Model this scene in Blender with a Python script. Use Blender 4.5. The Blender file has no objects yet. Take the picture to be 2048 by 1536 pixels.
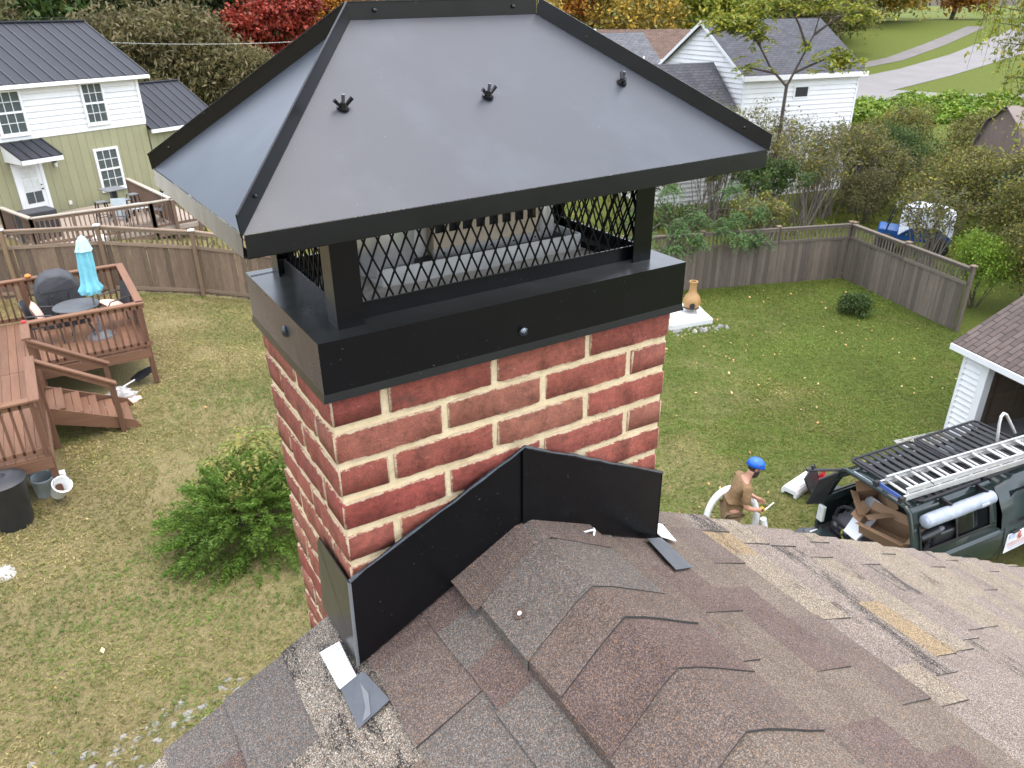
import bpy, bmesh, math, random
import numpy as np
from mathutils import Vector, Matrix, Euler
from math import sin, cos, pi, radians, sqrt, atan2

# ------------------------------------------------------------------ camera, world, light
scene = bpy.context.scene
COL = scene.collection
cam_d = bpy.data.cameras.new('camera')
cam = bpy.data.objects.new('camera', cam_d)
COL.objects.link(cam)
cam.location = (-0.3226, -1.0919, 6.8363)
cam.rotation_euler = (radians(63.499), radians(0.438), radians(-31.964))
cam_d.sensor_fit = 'HORIZONTAL'; cam_d.sensor_width = 36.0; cam_d.lens = 26.64
cam_d.clip_start = 0.05; cam_d.clip_end = 2000
cam_d.dof.use_dof = True; cam_d.dof.focus_distance = 1.55; cam_d.dof.aperture_fstop = 16.0
scene.camera = cam

SUN_EL, SUN_AZ = radians(80), radians(130)         # azimuth of the sun measured clockwise from +Y
w = bpy.data.worlds.new('World'); scene.world = w; w.use_nodes = True
wn = w.node_tree; wn.nodes.clear()
sky = wn.nodes.new('ShaderNodeTexSky'); sky.sky_type = 'NISHITA'; sky.sun_disc = False
sky.sun_elevation = SUN_EL; sky.sun_rotation = SUN_AZ
sky.air_density = 1.0; sky.dust_density = 3.0; sky.ozone_density = 0.6
bg = wn.nodes.new('ShaderNodeBackground'); bg.inputs['Strength'].default_value = 0.10
wo = wn.nodes.new('ShaderNodeOutputWorld')
wn.links.new(sky.outputs[0], bg.inputs[0]); wn.links.new(bg.outputs[0], wo.inputs[0])
sd = bpy.data.lights.new('sun', 'SUN'); sd.energy = 1.5; sd.angle = radians(168); sd.color = (1.0, 0.99, 0.98)
so = bpy.data.objects.new('sun', sd); COL.objects.link(so); so.location = (0, -20, 60)
sdir = Vector((sin(SUN_AZ)*cos(SUN_EL), cos(SUN_AZ)*cos(SUN_EL), sin(SUN_EL)))
so.rotation_euler = (-sdir).to_track_quat('-Z', 'Y').to_euler()
vs = scene.view_settings
vs.view_transform = 'Standard'; vs.look = 'None'; vs.exposure = 1.95; vs.gamma = 1.0; vs.use_curve_mapping = False
scene.cycles.max_bounces = 6; scene.cycles.use_denoising = True
scene.cycles.caustics_reflective = False; scene.cycles.caustics_refractive = False

rng = random.Random(7)
npr = np.random.default_rng(11)

# ------------------------------------------------------------------ materials
MATS = {}
class NT:
    """tiny node helper"""
    def __init__(s, name):
        s.m = bpy.data.materials.new(name); s.m.use_nodes = True
        s.t = s.m.node_tree; s.t.nodes.clear()
        s.out = s.n('ShaderNodeOutputMaterial'); s.b = s.n('ShaderNodeBsdfPrincipled')
        s.l(s.b.outputs[0], s.out.inputs[0])
    def n(s, typ, **kw):
        x = s.t.nodes.new(typ)
        for k, v in kw.items(): setattr(x, k, v)
        return x
    def l(s, a, b): s.t.links.new(a, b)
    def coord(s, kind='pos', scale=(1,1,1), rand=False):
        if kind == 'pos': o = s.n('ShaderNodeNewGeometry').outputs['Position']
        else: o = s.n('ShaderNodeTexCoord').outputs['Object']
        if rand:
            oi = s.n('ShaderNodeObjectInfo'); vm = s.n('ShaderNodeVectorMath', operation='SCALE'); vm.inputs[3].default_value = 37.0
            cb = s.n('ShaderNodeCombineXYZ')
            for i in range(3): s.l(oi.outputs['Random'], cb.inputs[i])
            s.l(cb.outputs[0], vm.inputs[0])
            ad = s.n('ShaderNodeVectorMath', operation='ADD'); s.l(o, ad.inputs[0]); s.l(vm.outputs[0], ad.inputs[1]); o = ad.outputs[0]
        if scale != (1,1,1):
            mp = s.n('ShaderNodeMapping'); mp.inputs['Scale'].default_value = scale; s.l(o, mp.inputs[0]); o = mp.outputs[0]
        return o
    def noise(s, co, scale, detail=4, rough=0.6, out='Fac'):
        x = s.n('ShaderNodeTexNoise'); x.inputs['Scale'].default_value = scale; x.inputs['Detail'].default_value = detail
        x.inputs['Roughness'].default_value = rough; s.l(co, x.inputs['Vector']); return x.outputs[out]
    def voro(s, co, scale, out='Color'):
        x = s.n('ShaderNodeTexVoronoi'); x.inputs['Scale'].default_value = scale; s.l(co, x.inputs['Vector']); return x.outputs[out]
    def ramp(s, fac, stops, const=False):
        x = s.n('ShaderNodeValToRGB'); cr = x.color_ramp
        if const: cr.interpolation = 'CONSTANT'
        while len(cr.elements) < len(stops): cr.elements.new(0.5)
        for e, (p, c) in zip(cr.elements, stops):
            e.position = p; e.color = (c[0], c[1], c[2], 1) if not isinstance(c, (int, float)) else (c, c, c, 1)
        s.l(fac, x.inputs[0]); return x.outputs[0]
    def mix(s, fac, a, b, mode='MIX'):
        x = s.n('ShaderNodeMix', data_type='RGBA', blend_type=mode)
        if isinstance(fac, (int, float)): x.inputs[0].default_value = fac
        else: s.l(fac, x.inputs[0])
        for i, v in ((6, a), (7, b)):
            if isinstance(v, (tuple, list)): x.inputs[i].default_value = (v[0], v[1], v[2], 1)
            else: s.l(v, x.inputs[i])
        return x.outputs[2]
    def math(s, op, a, b=None):
        x = s.n('ShaderNodeMath', operation=op)
        for i, v in ((0, a), (1, b)):
            if v is None: continue
            if isinstance(v, (int, float)): x.inputs[i].default_value = v
            else: s.l(v, x.inputs[i])
        return x.outputs[0]
    def objrand(s): return s.n('ShaderNodeObjectInfo').outputs['Random']
    def island(s): return s.n('ShaderNodeNewGeometry').outputs['Random Per Island']
    def col(s, c):
        if isinstance(c, (tuple, list)): s.b.inputs['Base Color'].default_value = (c[0], c[1], c[2], 1)
        else: s.l(c, s.b.inputs['Base Color'])
    def bump(s, h, dist, strength=1.0):
        x = s.n('ShaderNodeBump'); x.inputs['Strength'].default_value = strength; x.inputs['Distance'].default_value = dist
        s.l(h, x.inputs['Height']); s.l(x.outputs[0], s.b.inputs['Normal'])
    def done(s, key, rough=0.7, metal=0.0, spec=None):
        if isinstance(rough, (int, float)): s.b.inputs['Roughness'].default_value = rough
        else: s.l(rough, s.b.inputs['Roughness'])
        s.b.inputs['Metallic'].default_value = metal
        if spec is not None: s.b.inputs['Specular IOR Level'].default_value = spec
        MATS[key] = s.m; return s.m

def pm(key, c1, c2=None, scale=8, rough=0.7, bump=0.0, bscale=None, metal=0.0, kind='pos', stretch=(1,1,1), rand=0.0, spec=None, dirt=None):
    """general procedural material: two-tone noise, optional per-object tone, dirt and bump"""
    s = NT(key)
    if c2 is None: c2 = tuple(x*0.8 for x in c1)
    co = s.coord(kind, stretch, rand=(kind != 'pos'))
    f = s.noise(co, scale, 5, 0.62)
    c = s.mix(s.ramp(f, [(0.3, 0.0), (0.7, 1.0)]), c1, c2)
    if dirt:
        d = s.ramp(s.noise(co, scale*0.31, 6, 0.7), [(0.52, 0.0), (0.72, 1.0)])
        c = s.mix(s.math('MULTIPLY', d, dirt[1]), c, dirt[0])
    if rand:
        r = s.ramp(s.objrand(), [(0.0, 1.0-rand), (1.0, 1.0+rand)])
        c = s.mix(1.0, c, r, 'MULTIPLY')
    s.col(c)
    if bump: s.bump(s.noise(co, bscale or scale*4, 4, 0.7), bump)
    return s.done(key, rough, metal, spec)

def M(k): return MATS[k]

# brick with per-brick tone, burnt streaks, pale mortar smears
s = NT('brick'); co = s.coord('pos')
base = s.ramp(s.objrand(), [(0.0, (0.270, 0.066, 0.042)), (0.35, (0.320, 0.080, 0.050)), (0.7, (0.315, 0.116, 0.070)), (1.0, (0.285, 0.052, 0.038))])
v1 = s.ramp(s.noise(co, 46, 10, 0.82), [(0.34, 0.50), (0.5, 0.95), (0.66, 1.38)])
c = s.mix(1.0, base, v1, 'MULTIPLY')
burn = s.ramp(s.noise(s.coord('pos', (9, 9, 16)), 1.0, 6, 0.72), [(0.56, 0.0), (0.70, 1.0)])
c = s.mix(s.math('MULTIPLY', burn, 0.68), c, (0.060, 0.036, 0.024))
och = s.ramp(s.noise(s.coord('pos', (60, 60, 9)), 1.0, 3, 0.6), [(0.62, 0.0), (0.78, 1.0)])
c = s.mix(s.math('MULTIPLY', och, 0.35), c, (0.26, 0.12, 0.045))
sp = s.ramp(s.noise(co, 210, 3, 0.6), [(0.69, 0.0), (0.73, 1.0)])
c = s.mix(s.math('MULTIPLY', sp, 0.75), c, (0.52, 0.46, 0.38))
smear = s.ramp(s.noise(s.coord('pos', (22, 22, 40)), 1.0, 7, 0.75), [(0.63, 0.0), (0.74, 1.0)])
c = s.mix(s.math('MULTIPLY', smear, 0.42), c, (0.46, 0.33, 0.26))
pit = s.ramp(s.noise(co, 330, 4, 0.7), [(0.30, 1.0), (0.37, 0.0)])
c = s.mix(s.math('MULTIPLY', pit, 0.7), c, (0.05, 0.018, 0.014))
ob = s.n('ShaderNodeTexCoord').outputs['Object']; sx = s.n('ShaderNodeSeparateXYZ'); s.l(ob, sx.inputs[0])
nn = s.math('SUBTRACT', s.noise(co, 85, 8, 0.8), 0.5)
az = s.math('ADD', s.math('ABSOLUTE', sx.outputs[2]), s.math('MULTIPLY', nn, 0.34))
ax = s.math('ADD', s.math('ABSOLUTE', sx.outputs[0]), s.math('MULTIPLY', nn, 0.09))
gate = s.math('GREATER_THAN', s.math('ABSOLUTE', sx.outputs[1]), 0.46)
ez = s.ramp(az, [(0.455, 0.0), (0.490, 1.0)]); ex = s.math('MULTIPLY', s.ramp(ax, [(0.484, 0.0), (0.498, 1.0)]), gate)
edge = s.math('MAXIMUM', ez, ex)
c = s.mix(s.math('MULTIPLY', edge, 0.9), c, (0.66, 0.535, 0.35))
s.col(c); s.bump(s.mix(0.4, s.noise(co, 90, 6, 0.75), s.noise(co, 420, 3, 0.6)), 0.009); s.done('brick', 0.72)
# mortar
s = NT('mortar'); co = s.coord('pos')
c = s.ramp(s.noise(co, 30, 6, 0.7), [(0.25, (0.57, 0.44, 0.255)), (0.55, (0.74, 0.60, 0.375)), (0.8, (0.80, 0.68, 0.46))])
d = s.ramp(s.noise(co, 13, 5, 0.7), [(0.60, 0.0), (0.72, 1.0)])
c = s.mix(s.math('MULTIPLY', d, 0.35), c, (0.20, 0.15, 0.10))
s.col(c); s.bump(s.noise(co, 160, 6, 0.75), 0.005); s.done('mortar', 0.9)
# black coated steel: satin paint, faint smudges, dust specks
def black_steel(key, base, r0, r1, dust, spec=0.35, graze_sheen=0.0):
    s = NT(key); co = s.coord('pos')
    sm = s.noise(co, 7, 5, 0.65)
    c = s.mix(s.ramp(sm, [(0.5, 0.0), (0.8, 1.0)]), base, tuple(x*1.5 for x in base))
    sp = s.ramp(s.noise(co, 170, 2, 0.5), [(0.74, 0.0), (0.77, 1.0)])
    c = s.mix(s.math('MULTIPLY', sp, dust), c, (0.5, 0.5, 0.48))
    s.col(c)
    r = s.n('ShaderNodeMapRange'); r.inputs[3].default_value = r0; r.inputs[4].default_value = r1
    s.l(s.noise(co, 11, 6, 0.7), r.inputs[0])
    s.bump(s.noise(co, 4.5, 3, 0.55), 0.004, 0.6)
    s.b.inputs['Sheen Weight'].default_value = graze_sheen; s.b.inputs['Sheen Roughness'].default_value = 0.22; s.b.inputs['Sheen Tint'].default_value = (0.95, 0.94, 0.86, 1)   # pale sheen imitates the bright reflection on faces seen at grazing angles
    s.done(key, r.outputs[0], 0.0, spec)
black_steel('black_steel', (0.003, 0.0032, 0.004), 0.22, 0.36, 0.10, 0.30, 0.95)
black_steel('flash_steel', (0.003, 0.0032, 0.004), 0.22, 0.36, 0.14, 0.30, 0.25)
black_steel('hood_steel', (0.027, 0.033, 0.042), 0.34, 0.46, 0.12, 0.55)
pm('mesh_black', (0.004, 0.004, 0.0045), rough=0.5, spec=0.15)
pm('galv', (0.72, 0.72, 0.71), (0.55, 0.55, 0.56), 14, 0.34, metal=0.6)
pm('galv_dull', (0.78, 0.77, 0.74), (0.64, 0.63, 0.60), 20, 0.5, metal=0.15)
pm('tan_metal', (0.66, 0.55, 0.42), (0.55, 0.45, 0.34), 6, 0.42, metal=0.1)
pm('crown', (0.72, 0.66, 0.56), (0.56, 0.50, 0.42), 18, 0.95, bump=0.01)
pm('sealant_black', (0.006, 0.006, 0.008), (0.03, 0.04, 0.05), 60, 0.18)
pm('sealant_grey', (0.40, 0.46, 0.52), (0.05, 0.07, 0.09), 110, 0.25)
pm('tape_grey', (0.060, 0.066, 0.075), (0.085, 0.09, 0.10), 40, 0.42, bump=0.001, bscale=20)
pm('membrane_white', (0.78, 0.78, 0.76), (0.70, 0.70, 0.68), 20, 0.6)
pm('nut_black', (0.006, 0.006, 0.007), rough=0.25)
pm('bolt_steel', (0.20, 0.20, 0.21), (0.10, 0.10, 0.10), 200, 0.35, metal=0.8)

# asphalt shingles: mineral granules in several blends
def shingle(key, tones, gran=0.55, worn=None):
    s = NT(key); co = s.coord('pos')
    big = s.ramp(s.noise(co, 5.5, 5, 0.65), [(0.3, tones[0]), (0.5, tones[1]), (0.72, tones[2])])
    cell = s.voro(co, 600, 'Color')
    bw = s.n('ShaderNodeSeparateColor'); s.l(cell, bw.inputs[0])
    g = s.ramp(bw.outputs[0], [(0.0, 0.20), (0.25, 0.50), (0.60, 0.98), (0.85, 1.65), (1.0, 2.8)])
    c = s.mix(gran, big, s.mix(1.0, big, g, 'MULTIPLY'))
    warm = s.ramp(bw.outputs[1], [(0.90, 0.0), (0.94, 1.0)])
    c = s.mix(s.math('MULTIPLY', warm, 0.6), c, (0.30, 0.16, 0.075))
    if worn:
        st = s.noise(s.coord('pos', (13, 4.5, 13)), 1.0, 8, 0.8)
        wv = s.ramp(st, [(worn, 0.0), (worn+0.07, 1.0)])
        spk = s.ramp(bw.outputs[2], [(0.30, 0.0), (0.42, 1.0)])
        c = s.mix(s.math('MULTIPLY', wv, spk), c, (0.022, 0.020, 0.019))
    s.col(c); s.bump(bw.outputs[0], 0.0016, 0.8); s.done(key, 0.93, spec=0.25)
shingle('shingle_brown', [(0.088, 0.068, 0.058), (0.112, 0.088, 0.075), (0.13, 0.104, 0.09)], 0.62)
shingle('shingle_grey', [(0.094, 0.085, 0.076), (0.116, 0.105, 0.094), (0.112, 0.096, 0.083)], 0.62)
shingle('shingle_umber', [(0.1, 0.08, 0.064), (0.128, 0.104, 0.083), (0.148, 0.122, 0.098)], 0.62)
shingle('shingle_maroon', [(0.08, 0.058, 0.051), (0.1, 0.074, 0.065), (0.115, 0.088, 0.077)], 0.62)
shingle('shingle_pepper', [(0.171, 0.1485, 0.1215), (0.2115, 0.1845, 0.1485), (0.153, 0.135, 0.1125)], 0.95, worn=0.5)
shingle('shingle_tan', [(0.148, 0.1221, 0.1036), (0.1813, 0.1502, 0.1273), (0.1998, 0.1665, 0.1421)], 0.9, worn=0.585)
shingle('shingle_sand', [(0.1833, 0.1544, 0.1209), (0.2067, 0.1732, 0.1287), (0.2184, 0.1872, 0.1482)], 0.9, worn=0.56)
shingle('shingle_ochre', [(0.2, 0.152, 0.092), (0.22, 0.164, 0.096), (0.208, 0.168, 0.12)], 0.9, worn=0.57)
shingle('shingle_scuffed', [(0.1482, 0.1248, 0.1053), (0.1833, 0.1544, 0.1287), (0.195, 0.1677, 0.1404)], 0.95, worn=0.49)
pm('shingle_edge', (0.022, 0.021, 0.020), (0.070, 0.064, 0.060), 320, rough=0.95)

# timber
def timber(key, c1, c2, dark, kind='obj', st=(14, 14, 1.2), rough=0.85, rand=0.18, wear=0.5):
    s = NT(key); co = s.coord(kind, st, rand=True)
    f = s.noise(co, 1.6, 6, 0.7)
    c = s.mix(s.ramp(f, [(0.3, 0.0), (0.7, 1.0)]), c1, c2)
    g = s.ramp(s.noise(co, 4.5, 5, 0.75), [(0.50, 0.0), (0.70, 1.0)])
    c = s.mix(s.math('MULTIPLY', g, wear), c, dark)
    r = s.ramp(s.objrand(), [(0.0, 1-rand), (1.0, 1+rand)])
    c = s.mix(1.0, c, r, 'MULTIPLY')
    s.col(c); s.bump(s.noise(co, 7, 4, 0.7), 0.004); s.done(key, rough)
timber('fence_wood', (0.125, 0.083, 0.053), (0.180, 0.125, 0.083), (0.050, 0.036, 0.027), rand=0.32, wear=0.65)
timber('fence_wood_grey', (0.100, 0.078, 0.058), (0.152, 0.122, 0.092), (0.045, 0.036, 0.028), rand=0.28, wear=0.6)
timber('fence_rail', (0.23, 0.165, 0.110), (0.175, 0.122, 0.08), (0.10, 0.075, 0.055), st=(2, 14, 14))
timber('fence_post', (0.21, 0.130, 0.070), (0.17, 0.115, 0.07), (0.09, 0.06, 0.04))
timber('deck_red', (0.139, 0.066, 0.034), (0.185, 0.092, 0.049), (0.085, 0.038, 0.027), st=(12, 1.0, 12), wear=0.4)
timber('deck_redx', (0.141, 0.067, 0.034), (0.189, 0.094, 0.050), (0.085, 0.038, 0.027), st=(1.0, 12, 12), wear=0.4)
timber('deck_redz', (0.118, 0.053, 0.027), (0.155, 0.074, 0.039), (0.075, 0.033, 0.024), st=(12, 12, 1.0), wear=0.4)
timber('deck_brown', (0.14, 0.085, 0.055), (0.19, 0.125, 0.085), (0.06, 0.04, 0.03), st=(12, 12, 1.0))
timber('deck_grey', (0.42, 0.37, 0.30), (0.33, 0.28, 0.22), (0.20, 0.16, 0.12), st=(1.0, 12, 12))
timber('deck_floor_pale', (0.42, 0.35, 0.28), (0.34, 0.28, 0.22), (0.22, 0.17, 0.13), st=(12, 1.0, 12))
timber('stud_wood', (0.20, 0.15, 0.10), (0.15, 0.11, 0.075), (0.06, 0.045, 0.03))

pm('vinyl_white', (0.74, 0.735, 0.72), (0.67, 0.665, 0.65), 1.6, 0.5, dirt=((0.45, 0.44, 0.40), 0.25))
pm('paint_white', (0.75, 0.75, 0.735), (0.69, 0.69, 0.675), 3, 0.45)
pm('vinyl_cream', (0.66, 0.63, 0.55), (0.58, 0.55, 0.48), 2, 0.55)
pm('vinyl_green', (0.275, 0.265, 0.150), (0.245, 0.235, 0.132), 1.2, 0.55, kind='obj', rand=0.05)
pm('vinyl_green_dark', (0.13, 0.14, 0.085), rough=0.7)
pm('roof_metal', (0.030, 0.033, 0.041), (0.024, 0.027, 0.034), 1.0, 0.62, kind='obj', rand=0.06, spec=0.25)
pm('roof_seam', (0.012, 0.012, 0.014), rough=0.4)
pm('roof_trim', (0.035, 0.036, 0.040), rough=0.45)
pm('glass_dark', (0.045, 0.055, 0.055), (0.075, 0.085, 0.08), 1.2, 0.08)
pm('glass_blind', (0.055, 0.065, 0.065), (0.10, 0.115, 0.11), 2.2, 0.10, stretch=(0.3, 0.3, 14))
pm('black_hole', (0.010, 0.010, 0.011), rough=0.6)
pm('lamp_black', (0.015, 0.015, 0.016), rough=0.4)
pm('frosted', (0.65, 0.66, 0.62), rough=0.3)
def roof_shingle_far(key, c1, c2, ang):
    s = NT(key); g = s.coord('pos')
    mp = s.n('ShaderNodeMapping'); mp.inputs['Rotation'].default_value = (0, 0, -ang); s.l(g, mp.inputs[0])
    br = s.n('ShaderNodeTexBrick'); br.inputs['Scale'].default_value = 1.0
    br.inputs['Brick Width'].default_value = 0.32; br.inputs['Row Height'].default_value = 0.125; br.inputs['Mortar Size'].default_value = 0.012
    br.inputs['Color1'].default_value = (*c1, 1); br.inputs['Color2'].default_value = (*c2, 1); br.inputs['Mortar'].default_value = (*[x*0.45 for x in c1], 1)
    s.l(mp.outputs[0], br.inputs['Vector'])
    n = s.ramp(s.noise(g, 3.0, 6, 0.75), [(0.3, 0.72), (0.7, 1.28)])
    s.col(s.mix(1.0, br.outputs[0], n, 'MULTIPLY')); s.done(key, 0.92)
roof_shingle_far('roof_dark', (0.046, 0.048, 0.055), (0.070, 0.072, 0.080), radians(-10.2))
roof_shingle_far('roof_grey', (0.085, 0.088, 0.095), (0.12, 0.122, 0.128), radians(-10))
roof_shingle_far('roof_brown', (0.10, 0.062, 0.045), (0.14, 0.09, 0.065), radians(-40))
roof_shingle_far('roof_garage', (0.070, 0.052, 0.045), (0.105, 0.080, 0.068), radians(-15))
pm('concrete', (0.34, 0.33, 0.31), (0.26, 0.25, 0.235), 2.2, 0.9, bump=0.01)
pm('concrete_white', (0.66, 0.66, 0.64), (0.58, 0.58, 0.56), 2.0, 0.85)
pm('stone', (0.42, 0.40, 0.37), (0.28, 0.27, 0.25), 6, 0.95, bump=0.02, kind='obj', rand=0.3)
pm('road', (0.195, 0.187, 0.178), (0.160, 0.152, 0.147), 0.5, 0.95)
pm('path', (0.16, 0.145, 0.135), (0.12, 0.11, 0.10), 0.8, 0.95)
pm('clay', (0.38, 0.225, 0.085), (0.30, 0.165, 0.06), 7, 0.5, dirt=((0.25, 0.13, 0.05), 0.6))
pm('iron', (0.05, 0.05, 0.05), rough=0.6)

# truck & props
pm('truck_paint', (0.016, 0.026, 0.025), (0.022, 0.033, 0.031), 2.0, 0.17)
pm('truck_glass', (0.010, 0.012, 0.013), rough=0.05)
pm('truck_trim', (0.012, 0.012, 0.013), (0.022, 0.022, 0.023), 20, 0.55)
pm('rubber', (0.018, 0.018, 0.018), rough=0.85)
pm('rack_black', (0.010, 0.010, 0.011), (0.020, 0.020, 0.021), 8, 0.55, spec=0.3)
pm('gravel', (0.30, 0.285, 0.255), (0.20, 0.185, 0.16), 9, 0.95, bump=0.02)
pm('aluminium', (0.62, 0.62, 0.60), (0.48, 0.48, 0.46), 9, 0.38, metal=0.55)
pm('rung', (0.68, 0.67, 0.63), (0.55, 0.54, 0.50), 9, 0.45, metal=0.3)
pm('label_blue', (0.06, 0.11, 0.33), rough=0.4)
pm('awning_cloth', (0.33, 0.37, 0.43), (0.22, 0.25, 0.30), 7, 0.35, bump=0.01)
pm('cardboard', (0.27, 0.165, 0.092), (0.22, 0.132, 0.072), 4, 0.85)
pm('foam_white', (0.76, 0.77, 0.78), (0.70, 0.71, 0.72), 5, 0.6)
pm('plastic_black', (0.014, 0.015, 0.017), (0.024, 0.025, 0.028), 6, 0.42)
pm('plastic_red', (0.55, 0.015, 0.03), rough=0.4)
pm('cloth_yellow', (0.40, 0.36, 0.06), (0.30, 0.27, 0.05), 20, 0.9)
pm('hose_white', (0.74, 0.75, 0.74), (0.64, 0.65, 0.64), 12, 0.4)
pm('sign_white', (0.80, 0.79, 0.80), rough=0.4)
pm('sign_red', (0.62, 0.10, 0.06), rough=0.4)
pm('sign_pale_red', (0.72, 0.44, 0.42), rough=0.4)
pm('sign_blue', (0.44, 0.50, 0.64), rough=0.4)
pm('sign_dark', (0.05, 0.05, 0.07), rough=0.4)
pm('skin', (0.48, 0.255, 0.175), (0.42, 0.20, 0.13), 14, 0.55)
pm('hair', (0.022, 0.013, 0.010), (0.040, 0.024, 0.017), 60, 0.8, bump=0.02, bscale=120)
pm('shirt', (0.215, 0.130, 0.062), (0.175, 0.105, 0.048), 7, 0.9, bump=0.03, bscale=9)
pm('trousers', (0.20, 0.13, 0.07), (0.15, 0.10, 0.055), 8, 0.9)
pm('helmet', (0.010, 0.115, 0.60), (0.008, 0.10, 0.54), 3, 0.30)
pm('boot', (0.06, 0.04, 0.025), rough=0.8)
pm('tool_yellow', (0.62, 0.36, 0.02), rough=0.45)
pm('parasol', (0.135, 0.42, 0.50), (0.19, 0.50, 0.57), 9, 0.75, bump=0.01)
pm('parasol_pale', (0.42, 0.62, 0.66), (0.33, 0.56, 0.61), 9, 0.75)
pm('grey_metal', (0.16, 0.165, 0.17), (0.12, 0.125, 0.13), 8, 0.45)
pm('table_grey', (0.075, 0.08, 0.083), (0.055, 0.06, 0.062), 6, 0.55)
pm('wicker', (0.022, 0.021, 0.022), (0.045, 0.043, 0.043), 60, 0.7)
pm('cover_black', (0.020, 0.021, 0.023), (0.034, 0.035, 0.037), 5, 0.6, bump=0.02, bscale=6)
pm('cover_grey', (0.060, 0.061, 0.066), (0.045, 0.046, 0.050), 8, 0.5)
s = NT('cushion'); co = s.coord('obj')
wv = s.n('ShaderNodeTexWave'); wv.inputs['Scale'].default_value = 9.0; wv.inputs['Distortion'].default_value = 0.5; s.l(co, wv.inputs[0])
s.col(s.mix(wv.outputs['Fac'], (0.72, 0.40, 0.30), (0.78, 0.60, 0.50))); s.done('cushion', 0.9)
pm('pot_grey', (0.36, 0.41, 0.41), (0.28, 0.32, 0.32), 9, 0.5)
pm('paper', (0.50, 0.48, 0.46), (0.38, 0.365, 0.34), 10, 0.8, bump=0.02)
pm('pink', (0.70, 0.38, 0.42), rough=0.6)
pm('gourd', (0.20, 0.22, 0.07), (0.30, 0.28, 0.12), 20, 0.6)
pm('pumpkin', (0.60, 0.20, 0.03), rough=0.5)
pm('utv_blue', (0.02, 0.10, 0.33), rough=0.3)
pm('cover_white', (0.62, 0.66, 0.72), (0.50, 0.54, 0.60), 2.5, 0.6, bump=0.05, bscale=3)
pm('shed_wood', (0.185, 0.140, 0.115), (0.15, 0.11, 0.09), 2.0, 0.8, stretch=(1, 1, 0.3))
pm('shed_roof', (0.20, 0.165, 0.145), (0.15, 0.12, 0.105), 2.0, 0.8)

def bark(key, c1, c2):
    pm(key, c1, c2, 5, 0.95, bump=0.03, bscale=12, stretch=(3, 3, 0.6))
bark('bark', (0.10, 0.075, 0.058), (0.055, 0.042, 0.034))
bark('bark_pale', (0.26, 0.22, 0.18), (0.16, 0.135, 0.11))
def leafmat(key, cols, rough=0.6, trans=0.25):
    s = NT(key)
    n = len(cols)
    c = s.ramp(s.island(), [((i+0.0)/max(1, n-1), cc) for i, cc in enumerate(cols)])
    big = s.ramp(s.noise(s.coord('pos'), 0.55, 3, 0.6), [(0.35, 0.75), (0.65, 1.25)])
    c = s.mix(1.0, c, big, 'MULTIPLY')
    s.col(c)
    tr = s.n('ShaderNodeBsdfTranslucent'); s.l(c, tr.inputs[0])
    mx = s.n('ShaderNodeMixShader'); mx.inputs[0].default_value = trans
    s.l(s.b.outputs[0], mx.inputs[1]); s.l(tr.outputs[0], mx.inputs[2]); s.l(mx.outputs[0], s.out.inputs[0])
    s.done(key, rough, spec=0.3)
leafmat('lf_olive', [(0.050, 0.060, 0.018), (0.105, 0.100, 0.032), (0.150, 0.120, 0.052), (0.070, 0.085, 0.024), (0.185, 0.145, 0.075)])
leafmat('lf_willow', [(0.075, 0.075, 0.024), (0.150, 0.120, 0.048), (0.060, 0.072, 0.022), (0.215, 0.165, 0.085), (0.115, 0.105, 0.036)])
leafmat('lf_green', [(0.030, 0.062, 0.012), (0.055, 0.095, 0.020), (0.040, 0.075, 0.016), (0.085, 0.115, 0.026)])
leafmat('lf_dark', [(0.016, 0.030, 0.010), (0.030, 0.046, 0.014), (0.045, 0.055, 0.018), (0.060, 0.062, 0.022)])
leafmat('lf_red', [(0.16, 0.014, 0.010), (0.28, 0.034, 0.018), (0.34, 0.060, 0.028), (0.10, 0.010, 0.010), (0.26, 0.06, 0.025)])
leafmat('lf_orange', [(0.38, 0.15, 0.020), (0.45, 0.22, 0.035), (0.30, 0.10, 0.018), (0.22, 0.12, 0.025)])
leafmat('lf_gold', [(0.55, 0.36, 0.05), (0.48, 0.28, 0.04), (0.38, 0.30, 0.07), (0.20, 0.19, 0.045), (0.14, 0.15, 0.04)])
leafmat('lf_yellow', [(0.30, 0.30, 0.030), (0.22, 0.26, 0.030), (0.14, 0.20, 0.028), (0.40, 0.34, 0.040), (0.10, 0.16, 0.025)])
leafmat('lf_bright', [(0.10, 0.19, 0.018), (0.16, 0.25, 0.025), (0.22, 0.28, 0.028), (0.07, 0.14, 0.016)])
leafmat('lf_thicket', [(0.065, 0.092, 0.022), (0.125, 0.130, 0.035), (0.16, 0.125, 0.042), (0.085, 0.125, 0.026), (0.30, 0.26, 0.04), (0.10, 0.08, 0.04)])
leafmat('lf_mimosa', [(0.070, 0.13, 0.040), (0.10, 0.17, 0.050), (0.055, 0.105, 0.035)])
leafmat('lf_juniper', [(0.060, 0.125, 0.014), (0.095, 0.165, 0.018), (0.125, 0.200, 0.026), (0.045, 0.100, 0.014)], trans=0.2)
leafmat('lf_shrub', [(0.11, 0.16, 0.030), (0.17, 0.20, 0.045), (0.24, 0.22, 0.055), (0.08, 0.12, 0.025), (0.30, 0.22, 0.06)])
leafmat('lf_fallen', [(0.40, 0.20, 0.07), (0.48, 0.30, 0.10), (0.30, 0.12, 0.05), (0.55, 0.40, 0.16), (0.50, 0.44, 0.22)], trans=0.0)
leafmat('twig', [(0.13, 0.10, 0.08), (0.09, 0.07, 0.055), (0.17, 0.14, 0.11)], trans=0.0, rough=0.9)
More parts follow.
